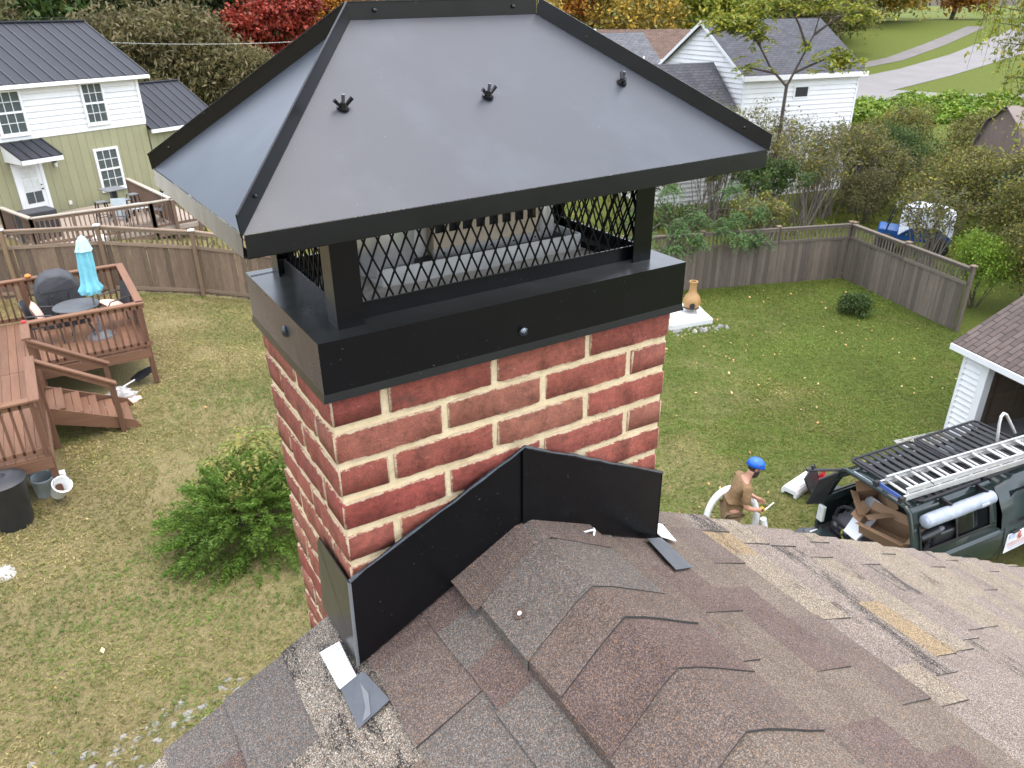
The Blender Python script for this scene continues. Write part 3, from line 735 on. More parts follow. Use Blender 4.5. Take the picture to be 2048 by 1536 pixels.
# ------------------------------------------------------------------ the black steel chimney cap
cap = thing('chimney_cowl', 'black steel chimney cowl with hipped hood over a wire mesh cage', 'cowl', (CW/2, CD/2, 6.268))
SX0, SX1, SY0, SY1, SZ0, SZ1 = -.012, .757, -.020, .405, 6.268, 6.371
sk = MB()
def ring(o, z): return [(SX0-o,SY0-o,z),(SX1+o,SY0-o,z),(SX1+o,SY1+o,z),(SX0-o,SY1+o,z)]
prof = [(0,SZ1),(0,SZ0+.014),(.0032,SZ0),(.0015,SZ0),(-.003,SZ0+.014),(-.003,SZ1)]
for i in range(len(prof)-1):
    a = ring(*prof[i]); b = ring(*prof[i+1])
    for k in range(4): sk.add([a[k],a[(k+1)%4],b[(k+1)%4],b[k]], [(0,1,2,3)])
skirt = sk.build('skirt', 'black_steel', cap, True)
tp = MB(); ix0, ix1, iy0, iy1 = .075, .672, .055, .345     # flat top with an opening in the middle
o_ = ring(0, SZ1); i_ = [(ix0,iy0,SZ1),(ix1,iy0,SZ1),(ix1,iy1,SZ1),(ix0,iy1,SZ1)]
for k in range(4): tp.add([o_[k],o_[(k+1)%4],i_[(k+1)%4],i_[k]], [(0,1,2,3)])
for k in range(4):
    a,b = i_[k], i_[(k+1)%4]; tp.add([a,b,(b[0],b[1],6.30),(a[0],a[1],6.30)],[(0,1,2,3)])
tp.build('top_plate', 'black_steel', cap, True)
for yy in (.375,): MB().bar((-.010,yy,SZ1+.0012),(.038,yy+.004,SZ1+.0012),.002,.001).build('lap_seam','sealant_black',cap,True)
MB().bar((.705,.36,SZ1+.0012),(.755,.366,SZ1+.0012),.002,.001).build('lap_seam','sealant_black',cap,True)
def blob(name, c, ax, r, mats):
    m = MB(); R_ = random.Random(int(r*1e5)); n = Vector(ax); u = n.orthogonal().normalized(); v_ = n.cross(u)
    vs = []; N = 12
    for j,(rr,h) in enumerate(((1.0,0),(.92,.35),(.6,.62),(.2,.75))):
        for k in range(N): q = R_.uniform(.8,1.15); vs.append(Vector(c)+(u*cos(2*pi*k/N)+v_*sin(2*pi*k/N))*r*rr*q + n*r*h)
    fs = [(j*N+k, j*N+(k+1)%N, (j+1)*N+(k+1)%N, (j+1)*N+k) for j in range(3) for k in range(N)]+[tuple(3*N+k for k in range(N))]
    m.add(vs, fs); return m.build(name, mats, cap, True, smooth=True)
b1 = blob('screw_head', (.365,SY0-.001,6.307), (0,-1,0), .0095, 'sealant_black'); 
s1 = blob('sealant_dab', (.362,SY0-.006,6.313), (0,-1,0), .0055, 'sealant_grey')
b2 = blob('screw_head', (SX0-.001,.155,6.332), (-1,0,0), .0105, 'sealant_black')
# posts: L-section corner uprights
PX0, PX1, PY0, PY1 = .036, .709, .018, .385
PW = .046
for (x, y, sx, sy) in ((PX0,PY0,1,1),(PX1,PY0+.016,-1,1),(PX0,PY1,1,-1),(PX1,PY1,-1,-1)):
    m = MB(); t = .003
    m.box(min(x,x+sx*PW),max(x,x+sx*PW),min(y,y+sy*t),max(y,y+sy*t),SZ1,6.605)
    m.box(min(x,x+sx*t),max(x,x+sx*t),min(y+sy*t,y+sy*PW),max(y+sy*t,y+sy*PW),SZ1,6.605)
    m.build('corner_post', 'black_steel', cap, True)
def mesh_panel(p, q, z0, z1, nrm):
    """expanded metal: two families of diagonals, flattened strands"""
    p, q = Vector(p), Vector(q); L = (q-p).length; d = (q-p)/L; m = MB(); n = Vector(nrm)
    dw, dh = .0250, .0550; H = z1-z0; k = dh/dw
    for fam in (1,-1):
        c0 = -H/k if fam == 1 else 0
        x = c0 - (c0 % dw) - dw
        while x < L + H/k + dw:
            # line: s = x + fam*(z)/k
            zs = [0, H]
            for e in (0, L):
                zz = (e-x)*k*fam
                if 0 < zz < H: zs.append(zz)
            zs = sorted(zs); 
            for a,b in zip(zs[:-1], zs[1:]):
                mid = x+fam*((a+b)/2)/k
                if 0 <= mid <= L:
                    A = p+d*(x+fam*a/k)+Vector((0,0,z0+a))+n*.0007*fam; B = p+d*(x+fam*b/k)+Vector((0,0,z0+b))+n*.0007*fam
                    m.bar(A, B, .0018, .0031, d.cross(Vector((0,0,1))).cross(B-A))
            x += dw
    # knuckles where strands fuse
    nx_ = int(L/dw)
    for i in range(nx_*2+1):
        for j in range(int(H/dh*2)+1):
            if (i+j) % 2: continue
            s0 = i*dw/2; zz = j*dh/2
            if s0 < L and zz < H-.004: c0 = p+d*s0+Vector((0,0,z0+zz)); m.bar(c0-Vector((0,0,.004)), c0+Vector((0,0,.004)), .0036, .0036, n)
    return m.build('mesh_panel', 'mesh_black', cap, True)
MZ0, MZ1 = 6.385, 6.60
mesh_panel((PX0+.02,.052,0),(PX1-.02,.064,0),MZ0,MZ1,(0,1,0))
mesh_panel((PX0+.02,.352,0),(PX1-.02,.352,0),MZ0,MZ1,(0,1,0))
mesh_panel((.060,.055,0),(.060,.350,0),MZ0,MZ1,(1,0,0))
mesh_panel((.690,.055,0),(.690,.350,0),MZ0,MZ1,(1,0,0))
for a,b in (((.040,.046),(.706,.058)),((.040,.357),(.706,.357)),((.054,.04),(.054,.36)),((.696,.04),(.696,.36))):
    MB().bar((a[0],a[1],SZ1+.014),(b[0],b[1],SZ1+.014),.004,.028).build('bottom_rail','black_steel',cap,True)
# hipped hood
HC = Vector((.3601,.209,0)); HA, HB, HZE, HRr, HZR, HYW, HTX, HTY = .4784, .3251, 6.5795, .1826, 6.8202, .0085, .0143, -.0283
def HP(x, y, z): return Vector((HC.x+x*cos(HYW)-y*sin(HYW), HC.y+x*sin(HYW)+y*cos(HYW), z+HTX*x+HTY*y))
E_ = [HP(-HA,-HB,HZE),HP(HA,-HB,HZE),HP(HA,HB,HZE),HP(-HA,HB,HZE)]; RL, RR_ = HP(-HRr,0,HZR), HP(HRr,0,HZR)
def bulge_panel(corners, name):
    """four-cornered sheet with a very slight oil-canning"""
    a,b,c,d = corners; N = 10; vs = []; fs = []
    nm = (b-a).cross(d-a).normalized()
    for i in range(N+1):
        for j in range(N+1):
            u, v_ = i/N, j/N; p = (a*(1-u)+b*u)*(1-v_)+(d*(1-u)+c*u)*v_
            vs.append(p - nm*.0022*sin(pi*u)*sin(pi*v_))
    for i in range(N):
        for j in range(N): fs.append((i*(N+1)+j, (i+1)*(N+1)+j, (i+1)*(N+1)+j+1, i*(N+1)+j+1))
    m = MB().add(vs, fs); o = m.build(name, 'hood_steel', cap, True, smooth=True); return o
bulge_panel((E_[0],E_[1],RR_,RL),'hood_panel'); bulge_panel((E_[2],E_[3],RL,RR_),'hood_panel')
tri = lambda a,b,c_: bulge_panel((a,b,c_+(b-a)*.001,c_),'hood_panel')
tri(E_[3],E_[0],RL); tri(E_[1],E_[2],RR_)
fz = .030
for k in range(4):
    a,b = E_[k],E_[(k+1)%4]; m = MB()
    o1 = ((b-a).cross(Vector((0,0,1)))).normalized()
    A = [a+o1*.001,b+o1*.001,b+o1*.003-Vector((0,0,fz)),a+o1*.003-Vector((0,0,fz))]
    m.sheet(A, .0015)
    m.sheet([A[3],A[2],A[2]-o1*.014+Vector((0,0,.001)),A[3]-o1*.014+Vector((0,0,.001))], .0012)
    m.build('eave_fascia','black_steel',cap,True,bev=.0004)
def flange(p, q, n, h, name='hip_flange', ext=.0):
    n = Vector(n).normalized(); p = Vector(p); q = Vector(q); d = (q-p).normalized()
    m = MB(); m.sheet([p-d*ext,q,q+n*h,p-d*ext*0.2+n*h], .0016); m.bar(p-d*ext*.2+n*h, q+n*h, .0034, .0022, n)
    o = m.build(name, 'hood_steel' if False else 'black_steel', cap, True, bev=.0003); return o
hh = .027
def bis(k): return (Vector((0,0,1)) + (Vector((E_[k].x,E_[k].y,0))-Vector((HC.x,HC.y,0))).normalized()*.22)
flange(E_[0], RL, bis(0), hh, ext=.006); flange(E_[3], RL, bis(3), hh, ext=.006); flange(E_[1], RR_, bis(1), hh, ext=.006); flange(E_[2], RR_, bis(2), hh, ext=.006)
flange(RL, RR_, (0,0,1), hh, 'ridge_flange', ext=.012)
for t,side in ((.12,0),(.86,0)):
    c0 = RL.lerp(RR_,t)+Vector((0,-.0018,.022)); blob('rivet', c0-Vector((0,0,.008)), (0,-1,0), .0036, 'nut_black')
for k in (0,1,3):
    tgt = RL if k != 1 else RR_
    p0 = E_[k].lerp(tgt,.10)+Vector((0,0,.015)); d = (tgt-E_[k]); nn = d.cross(Vector((0,0,1))).normalized()
    if nn.y > 0: nn = -nn
    blob('rivet', p0+nn*.001, nn, .0028, 'nut_black')
# wing nuts on studs through the front panel
nF = (E_[1]-E_[0]).cross(RL-E_[0]).normalized()
if nF.z < 0: nF = -nF
def onfront(u, v_): return (E_[0].lerp(E_[1],u))*(1-v_)+(RL.lerp(RR_,u))*v_

for (x, y, z), an in (((.0924,.0479,6.7032), .15), ((.3412,.0477,6.7052), .25), ((.6235,.0516,6.7103), 1.2)):
    c0 = Vector((x,y,z)); ax = (nF*.55+Vector((0,0,1))*.45).normalized(); u = ax.cross(Vector((0,1,0))).normalized(); u = Matrix.Rotation(an, 3, ax) @ u; v_ = ax.cross(u)
    m = MB(); m.tube([c0-ax*.002,c0+ax*.002],.0095,14); m.tube([c0+ax*.002,c0+ax*.009],[.0058,.0045],10)
    for sg in (1,-1):
        a = c0+u*sg*.004+ax*.005; m.add([a-v_*.0018,a+v_*.0018,a+v_*.0018+u*sg*.009+ax*.011,a-v_*.0018+u*sg*.009+ax*.011,a+u*sg*.002-ax*.003-v_*.0018,a+u*sg*.002-ax*.003+v_*.0018,a+u*sg*.013+ax*.007+v_*.0018,a+u*sg*.013+ax*.007-v_*.0018],
              [(0,1,2,3),(4,7,6,5),(0,4,5,1),(1,5,6,2),(2,6,7,3),(3,7,4,0)])
    wnut = m.build('wing_nut','nut_black',cap,True,smooth=True)
    MB().tube([c0+ax*.004,c0+ax*.021],.0028,8).build('stud','bolt_steel',wnut)
# ---- what sits on the crown inside the cage
cr = MB(); N = 9
for i in range(N+1):
    for j in range(N+1):
        x = .02+(CW-.04)*i/N; y = .02+(CD-.04)*j/N; cr.v.append((x,y,6.361-.05*((abs(i/N-.5)*2)**6+(abs(j/N-.5)*2)**8)*.2+Rb.uniform(-.003,.003)))
for i in range(N):
    for j in range(N): cr.f.append((i*(N+1)+j,(i+1)*(N+1)+j,(i+1)*(N+1)+j+1,i*(N+1)+j+1)); cr.mi.append(0)
cr.build('crown','crown',chim,True,smooth=True)
fc = thing('flue_cap', 'old galvanised flue cap with slotted tan top inside the mesh cage', 'flue cap', (.42,.24,6.355))
tr = MB(); x0,x1,y0,y1,z0,z1 = .190,.650,.195,.338,6.360,6.397
for a,b in (((x0,y0),(x1,y0)),((x1,y0),(x1,y1)),((x1,y1),(x0,y1)),((x0,y1),(x0,y0))): tr.bar((a[0],a[1],(z0+z1)/2),(b[0],b[1],(z0+z1)/2),.003,z1-z0)
tr.box(x0,x1,y0,y1,z0+.004,z0+.007); tr.build('tray','galv_dull',fc,True)
MB().box(x0+.02,x1-.005,y0+.012,y1-.004,z0+.009,z1-.014).build('tray_liner','black_hole',fc,True)
bx = MB(); bx0,bx1,by0,by1 = .325,.575,.248,.325; bx.box(bx0,bx1,by0,by1,6.380,6.400)
wx = (bx1-bx0)/8
bx.box(bx0,bx1,by0,by0+.002,6.400,6.432)
for i in range(9): bx.box(bx0+wx*i-(.0 if i == 0 else .005),bx0+wx*i+(.0 if i == 8 else .005),by0,by0+.002,6.432,6.480)
bx.box(bx0,bx0+.002,by0+.002,by1,6.40,6.48); bx.box(bx1-.002,bx1,by0+.002,by1,6.40,6.48); bx.box(bx0,bx1,by1-.002,by1,6.40,6.48); bx.box(bx0,bx1,by0,by1,6.480,6.486)
bx.build('slotted_box','tan_metal',fc,True)
MB().box(bx0+.006,bx1-.006,by0+.012,by1-.006,6.401,6.478).build('inner_drum','black_hole',fc,True)
MB().bar((bx0-.004,by0-.003,6.392),(bx1+.006,by0-.003,6.392),.004,.018).build('screw_strip','galv',fc,True)
for i in range(5): MB().tube([(bx0+.02+i*.055,by0-.004,6.392),(bx0+.02+i*.055,by0-.0065,6.392)],.002,6).build('screw','nut_black',fc,True)
MB().lathe([(.062,0),(.066,.03),(.066,.10),(.060,.13),(.0,.135)],24,(.222,.272,6.375)).build('flue_drum','galv',fc,True,smooth=True)
MB().lathe([(.036,0),(.036,.11),(.0,.113)],20,(.303,.306,6.375)).build('flue_pipe','galv_dull',fc,True,smooth=True)
MB().lathe([(.024,0),(.026,.05),(.022,.085),(0,.09)],18,(.605,.275,6.375)).build('flue_pipe','galv',fc,True,smooth=True)

# ------------------------------------------------------------------ back fence
def fence_run(name, label, p, q, n_, mat_b, mat_r, posts, group=None, cap_mat='fence_rail', seed=0, H=1.80, HB_=1.36, back=False):
    p = Vector((p[0],p[1],0)); q = Vector((q[0],q[1],0)); L = (q-p).length; d = (q-p)/L; rz = atan2(d.y,d.x)
    R_ = random.Random(seed); base = terr(p.x,p.y)
    root = thing(name, label, 'fence', (p.x,p.y,base), rz, group)
    def gz(s_): pt = p+d*s_; return terr(pt.x,pt.y)-base
    bw = .138
    bme = MB().box(-bw/2+.003,bw/2-.003,-.009,.009,0,HB_).mesh('fence_board', mat_b)
    sme = MB().box(-.022,.022,-.010,.010,0,H-HB_-.03).mesh('baluster', mat_b)
    nb = int(L/bw)
    for i in range(nb):
        s_ = (i+.5)*bw
        place('fence_board', bme, root, loc=(s_, R_.uniform(-.004,.004), gz(s_)+.03+R_.uniform(-.02,.02)), rot=(R_.uniform(-.01,.01),R_.uniform(-.006,.006),R_.uniform(-.05,.05)))
    ns = int(L/.125)
    for i in range(ns):
        s_ = (i+.5)*.125; place('baluster', sme, root, loc=(s_,0,gz(s_)+HB_+.03), rot=(0,R_.uniform(-.01,.01),0))
    pme = MB().box(-.048,.048,-.048,.048,-.3,H+.05).mesh('post',mat_b if back else 'fence_post',bev=.004)
    cme = MB().box(-.075,.075,-.075,.075,0,.028).add([(-.06,-.06,.028),(.06,-.06,.028),(.06,.06,.028),(-.06,.06,.028),(0,0,.055)],[(0,1,4),(1,2,4),(2,3,4),(3,0,4)]).mesh('post_cap',cap_mat)
    ps = [L*i/posts for i in range(posts+1)]
    for s_ in ps:
        o = place('post', pme, root, loc=(s_,.075 if back else -.075,gz(s_)))
        c0 = place('post_cap', cme, o, loc=(0,0,H+.05))
    for a,b in zip(ps[:-1],ps[1:]):
        for zz,hh_,yy in ((H+.012,.035,-.0),(HB_+.02,.085,-.030),(H-.04,.075,-.026),(.16,.085,-.030)):
            if back and hh_ > .04: yy = -yy if zz < 1 else yy*.6
            m = MB(); ww = .13 if hh_ < .04 else .036
            m.bar((a+.02,yy,gz(a)+zz),(b-.02,yy,gz(b)+zz),ww,hh_); m.build('rail',mat_r,root)
    return root
fence_run('wooden_fence','weathered brown board fence with slatted top behind the red deck',(-5.6,23.5),(7.2,18.78),0,'fence_wood','fence_rail',6,'board fences round the yard','paint_white',seed=1)
fence_run('wooden_fence','long grey board fence with slatted top behind the chiminea',(7.25,18.74),(21.44,13.40),0,'fence_wood_grey','fence_wood_grey',6,'board fences round the yard',seed=2,back=True)
fence_run('wooden_fence','short grey board fence returning towards the open garage',(21.44,13.40),(20.1,8.85),0,'fence_wood_grey','fence_wood_grey',2,'board fences round the yard',seed=3,back=True)

# ------------------------------------------------------------------ red deck
DZ, RZ = .80, 1.72
deck = thing('timber_deck','red brown stained timber deck with railings and side stairs','deck',(-1.5,14.3,0))
XD, XS = .85, -1.10     # right edge of the raised block, right edge of the long part
R = random.Random(21)
bme1 = MB().box(-.068,.068,-1.45,1.45,-.035,0).mesh('deck_board','deck_red'); bme2 = MB().box(-.068,.068,-3.2,3.2,-.035,0).mesh('deck_board','deck_red')
x = XD-.07
while x > -4.4:
    if x > XS: place('deck_board',bme1,deck,loc=(x+1.5,16.05-14.3,DZ+R.uniform(-.003,.003)))
    else:
        place('deck_board',bme1,deck,loc=(x+1.5,16.05-14.3,DZ+R.uniform(-.003,.003))); 
        place('deck_board',bme1,deck,loc=(x+1.5,12.78-14.3,DZ+R.uniform(-.003,.003)),scale=(1,1.245,1))
    x -= .142
rim = [((XS,14.57),(XD,14.57)),((XD,14.57),(XD,17.52)),((XS,10.98),(XS,14.57)),((-4.5,10.98),(XS,10.98)),((-4.5,17.55),(XD,17.55))]
for a,b in rim: MB().bar((a[0],a[1],DZ-.13),(b[0],b[1],DZ-.13),.045,.19).build('rim_joist','deck_redx' if a[1]==b[1] else 'deck_red',deck,True)
def post(x,y,z0,z1,w_=.095): return MB().box(x-w_/2,x+w_/2,y-w_/2,y+w_/2,z0,z1).build('post','deck_redz',deck,True,bev=.004)
for x,y in ((XD-.02,14.60),(XD-.02,17.48),(-1.06,17.48),(XS-.03,11.02),(-2.9,11.02)): post(x,y,0,RZ-.02)
for x,y in ((XS+.02,14.60),(XS+.02,13.78),(XS+.02,12.76),(-3.0,17.48)): post(x,y,0 if y<14 else .0,RZ-.02)
bal = MB().box(-.018,.018,-.018,.018,0,RZ-DZ-.10).mesh('baluster','deck_redz')
def rail(a, b, z=RZ, step=.125):
    a,b = Vector(a),Vector(b); L = (b-a).length; along = 'deck_redx' if abs(a.x-b.x)>abs(a.y-b.y) else 'deck_red'
    MB().bar((a.x,a.y,z),(b.x,b.y,z),.145,.036).build('rail_cap',along,deck,True,bev=.004)
    MB().bar((a.x,a.y,z-.065),(b.x,b.y,z-.065),.036,.085).build('upper_rail',along,deck,True)
    MB().bar((a.x,a.y,DZ+.075),(b.x,b.y,DZ+.075),.036,.085).build('lower_rail',along,deck,True)
    n_ = int(L/step)
    for i in range(1,n_):
        p = a.lerp(b,i/n_); place('baluster',bal,deck,True,loc=(p.x,p.y,DZ+.06))
rail((XD,14.57),(XD,17.55)); rail((XS-.05,14.57),(XD+.07,14.57)); rail((-4.5,17.50),(XD-.07,17.50)); rail((XS,13.70),(XS,14.50))
rail((XS,10.95),(XS,12.80)); rail((-4.5,11.02),(XS-.07,11.02))
# stairs going down beside the long part
treads = 5
for i in range(treads):
    z = DZ - (i+.75)*DZ/(treads+.55); x0 = XS+.03+i*.245
    for k in (0,1): MB().box(x0+k*.137,x0+k*.137+.131,12.80,13.74,z-.035,z+R.uniform(0,.003)).build('tread','deck_red',deck,True,bev=.004)
for y in (12.78,13.76): 
    MB().sheet([(XS,y,DZ-.02),(XS,y,DZ-.34),(.10,y,0.0),(.28,y,0.0),(.20,y,.16)],.04).build('stringer','deck_redx',deck,True)
for y in (12.74,13.72):
    MB().bar((XS,y,RZ-.02),(.05,y,.96),.13,.036).build('hand_rail','deck_redx',deck,True,bev=.004)
    MB().bar((XS,y,RZ-.09),(.0,y,.90),.036,.08).build('hand_rail_board','deck_redx',deck,True)
    post(-.02,y+.02,0,.95,.085)
# things on and under the deck
par = thing('parasol','closed turquoise parasol standing on the red deck','parasol',(.10,15.70,DZ))
MB().lathe([(.27,0),(.26,.03),(.10,.06),(.04,.10),(.035,.30),(0,.30)],24).build('base','grey_metal',par,smooth=True)
MB().tube([(0,0,.05),(.03,0,1.0),(.10,0,2.05)],.021,10).build('pole','grey_metal',par)
def pleat(prof, n, amp, c0, c1):
    m = MB(); vs = []; fs = []; ph = 6
    for i,(r,z) in enumerate(prof):
        t = (z-prof[0][1])/(prof[-1][1]-prof[0][1]+1e-9); cx = c0+(c1-c0)*t
        for k in range(n):
            an = 2*pi*k/n; rr = r*(1+amp*(sin(ph*an+i*.5))*(1 if r > .03 else 0)); vs.append((cx+rr*cos(an), rr*sin(an), z))
    for i in range(len(prof)-1):
        for k in range(n): fs.append((i*n+k,i*n+(k+1)%n,(i+1)*n+(k+1)%n,(i+1)*n+k))
    return m.add(vs,fs)
pleat([(.17,.93),(.20,1.02),(.14,1.14),(.125,1.3),(.13,1.5),(.12,1.7),(.10,1.88)],36,.22,.025,.085).build('canopy','parasol',par,smooth=True)
pleat([(.155,1.80),(.13,1.86),(.10,1.97),(.06,2.06),(.01,2.10)],36,.10,.085,.10).build('vent_flap','parasol_pale',par,smooth=True)
MB().tube([(.03,-.03,.97),(.05,-.135,.99),(.03,0,1.14),(.02,.13,1.0)],.02,6).build('tie_strap','parasol',par)
tb = thing('patio_table','round grey patio table on the red deck','table',(-.20,15.85,DZ))
MB().lathe([(0,.665),(.42,.665),(.435,.68),(.42,.695),(0,.70)],32,caps=False).build('table_top','table_grey',tb,smooth=True)
for k in range(4): an = pi/4+k*pi/2; MB().tube([(.30*cos(an),.30*sin(an),0),(.16*cos(an),.16*sin(an),.35),(.28*cos(an),.28*sin(an),.66)],.013,6).build('leg','iron',tb)
def patio_chair(loc, rz, label):
    t = thing('patio_chair',label,'chair',loc,rz,'dark chairs round the patio table')
    MB().sheet([(-.24,-.24,.40),(.24,-.24,.42),(.24,.24,.42),(-.24,.24,.40)],.03).build('seat','wicker',t)
    bk = MB(); prev=None
    for i in range(7):
        a = -.26+.52*i/6; bk.v.append((-.26+.04*(abs(a)/.26)**2,a,.40)); bk.v.append((-.36+.05*(abs(a)/.26)**2,a*1.02,.90-.05*(abs(a)/.26)**3)); bk.mi.append(0) if i<6 else None
        if i: bk.f.append((2*i-2,2*i,2*i+1,2*i-1))
    bk.mi = [0]*6; o = bk.build('backrest','wicker',t); md = o.modifiers.new('t','SOLIDIFY'); md.thickness = .02
    for sy in (-1,1):
        MB().tube([(-.30,sy*.27,.66),(-.1,sy*.30,.66),(.16,sy*.29,.63),(.24,sy*.27,.50),(.25,sy*.25,0)],.014,6).build('arm',"iron",t)
        MB().tube([(-.26,sy*.25,.42),(-.28,sy*.25,0)],.014,6).build('leg','iron',t)
    return t
patio_chair((-.80,15.95,DZ),-.1,'dark wicker patio chair with a peach cushion beside the covered grill')
patio_chair((.50,16.15,DZ),pi+.25,'dark patio chair behind the parasol pole at the deck rail corner')
def cushion(loc, rot, label, sc=1):
    bm = bmesh.new(); bmesh.ops.create_grid(bm,x_segments=8,y_segments=8,size=.21*sc)
    vs = list(bm.verts); top = bmesh.ops.duplicate(bm,geom=bm.verts[:]+bm.edges[:]+bm.faces[:])
    tv = [g for g in top['geom'] if isinstance(g,bmesh.types.BMVert)]
    for grp,sg in ((vs,-1),(tv,1)):
        for v in grp: u,w_ = v.co.x/(.21*sc),v.co.y/(.21*sc); v.co.z = sg*.07*sc*max(0.0,(1-u*u)*(1-w_*w_))**.45
    bmesh.ops.remove_doubles(bm,verts=bm.verts,dist=.0005); me = bpy.data.meshes.new('cushion'); bm.to_mesh(me); bm.free(); me.materials.append(M('cushion'))
    me.polygons.foreach_set('use_smooth',[True]*len(me.polygons)); o = place('cushion',me,loc=loc,rot=rot); return tag(o,label,'cushion',None)
cushion((-.90,15.98,DZ+.62),(0,1.25,-.1),'peach striped cushion leaning on the chair beside the covered grill',1.05)
cushion((.46,16.12,DZ+.50),(.15,.3,.5),'peach striped cushion lying on the chair seat behind the parasol')
gl = thing('covered_grill','barbecue grill under a black fabric cover on the red deck','grill',(-.45,17.0,DZ),.0)
gp = [(-.46,0),(-.44,.55),(-.43,.80),(-.30,1.02),(-.12,1.12),(.12,1.12),(.30,1.02),(.42,.82),(.44,.55),(.46,0)]
m = MB(); N=len(gp); ylev=[(-.30,.97),(-.24,1.0),(.24,1.0),(.30,.97)]
for y,sc in ylev:
    for x,z in gp: m.v.append((x*sc+R.uniform(-.012,.012),y+R.uniform(-.012,.012)-(.04 if z<.1 and y<0 else 0),z*sc))
for j in range(3):
    for i in range(N-1): m.f.append((j*N+i,j*N+i+1,(j+1)*N+i+1,(j+1)*N+i))
m.f.append(tuple(range(N))); m.f.append(tuple(3*N+i for i in range(N-1,-1,-1))); m.mi=[0]*len(m.f)
m.build('cover','cover_black',gl,smooth=True,bev=.02)
MB().sheet([(-.30,-.315,.99),(.28,-.315,1.0),(.30,-.30,.80),(-.32,-.325,.78)],.006).build('cover_panel','cover_grey',gl)
for k,(x,z) in enumerate(((-.18,.4),(.0,.35),(.2,.42))): MB().tube([(x,-.315,z+.3),(x+.02,-.335,z),(x+.03,-.34,.06)],[.02,.03,.035],6).build('cover_fold','cover_black',gl,smooth=True)
tag(MB().lathe([(.03,0),(.055,.02),(.06,.05),(.04,.08),(.01,.09)],14,(-1.58,11.03,RZ+.018)).build('gourd','gourd',smooth=True),'small green gourd sitting on the deck rail above the trash can','gourd')
tag(MB().lathe([(.03,0),(.06,.02),(.065,.05),(.04,.08),(.01,.085)],14,(-.92,17.48,RZ+.018)).build('pumpkin','pumpkin',smooth=True),'tiny orange pumpkin on the back deck rail by the grill','pumpkin')
tag(MB().lathe([(.03,0),(.045,.015),(.04,.04),(.01,.05)],12,(-1.10,14.55,RZ+.018)).build('red_ornament','plastic_red',smooth=True),'small red ornament on the deck rail above the stairs','ornament')
tc = thing('trash_can','black plastic trash can with domed lid under the deck corner','trash can',(-1.78,10.62,0))
m = MB(); n_=40; prof=[(.235,0),(.245,.05),(.30,.70),(.315,.72),(.315,.76)]
for r,z in prof:
    for k in range(n_): q = 1+(.018 if (k%4)<2 and .04<z<.71 else 0); m.v.append((r*q*cos(2*pi*k/n_),r*q*sin(2*pi*k/n_),z))
for i in range(len(prof)-1):
    for k in range(n_): m.f.append((i*n_+k,i*n_+(k+1)%n_,(i+1)*n_+(k+1)%n_,(i+1)*n_+k))
m.mi=[0]*len(m.f); m.build('body','plastic_black',tc,smooth=True)
MB().lathe([(.33,.745),(.335,.77),(.30,.79),(.18,.83),(.06,.845),(0,.847)],32).build('lid','plastic_black',tc,smooth=True)
MB().tube([(-.08,0,.84),(-.05,0,.875),(.05,0,.875),(.08,0,.84)],.014,6).build('handle','plastic_black',tc,smooth=True)
for (x,y,rx,ry,lab,mt,sc) in ((-1.35,11.25,.25,0,'pale grey bucket standing under the deck by the trash can','pot_grey',1.0),(-1.17,10.95,1.35,.4,'white pot tipped on its side beside the deck post','membrane_white',.85),(-1.42,11.6,0,.1,'grey planter further back beneath the deck boards','pot_grey',.8)):
    t = thing('bucket',lab,'bucket',(x,y,.0 if rx<1 else .12),.3); t.rotation_euler=(rx*.5,ry*.3,.4); t.scale=(sc,)*3
    MB().lathe([(0,.01),(.12,.0),(.16,.32),(.17,.33),(.17,.35),(.15,.35),(.115,.03),(0,.03)],22,caps=False).build('body',mt,t,smooth=True)
    MB().tube([(-.165,0,.33),(-.12,.10,.42),(0,.16,.45),(.12,.10,.42),(.165,0,.33)],.005,5).build('handle','iron',t)
tag(MB().box(-1.27,-1.03,11.35,11.62,0,.16).build('concrete_block','concrete_white',bev=.01),'pale concrete footing block at the front deck post','block')
def crumple(name, c, r, h, mat, label, cat, seed, n_=14):
    R_ = random.Random(seed); m = MB(); vs=[]; fs=[]
    for j in range(5):
        for k in range(n_):
            a=2*pi*k/n_; rr=r*(1-j/5)*R_.uniform(.7,1.25); vs.append((c[0]+rr*cos(a),c[1]+rr*.75*sin(a),c[2]+h*(1-(1-j/4.6)**2)*R_.uniform(.6,1.2)+.003))
    for j in range(4):
        for k in range(n_): fs.append((j*n_+k,j*n_+(k+1)%n_,(j+1)*n_+(k+1)%n_,(j+1)*n_+k))
    fs.append(tuple(4*n_+k for k in range(n_))); m.add(vs,fs); return tag(m.build(name,mat),label,cat)
crumple('plastic_sheet',(.10,14.2,0),.36,.22,'paper','crumpled white plastic sheeting beside the deck stairs','sheeting',1)
crumple('plastic_sheet',(-.35,14.0,0),.30,.14,'cover_white','flattened pale bag on the ground behind the stairs','bag',2)
crumple('paper_scrap',(.28,14.02,0),.20,.05,'cushion','torn pinkish cardboard scrap next to the plastic sheeting','scrap',3)
crumple('paper_scrap',(-2.02,9.42,0),.24,.04,'paper','flat white paper scrap lying alone on the dry lawn','scrap',4)
sh = thing('shovel','black garden shovel lying under the deck edge','shovel',(.62,14.75,.03),.5)
MB().sheet([(-.22,-.12,.10),(.0,-.15,.16),(.22,-.1,.2),(.26,.0,.22),(.22,.1,.2),(0,.15,.16),(-.22,.12,.10)],.02).build('blade','plastic_black',sh)
MB().tube([(-.2,0,.1),(-.55,0,.05),(-.9,-.05,.02)],.016,7).build('handle','galv_dull',sh)

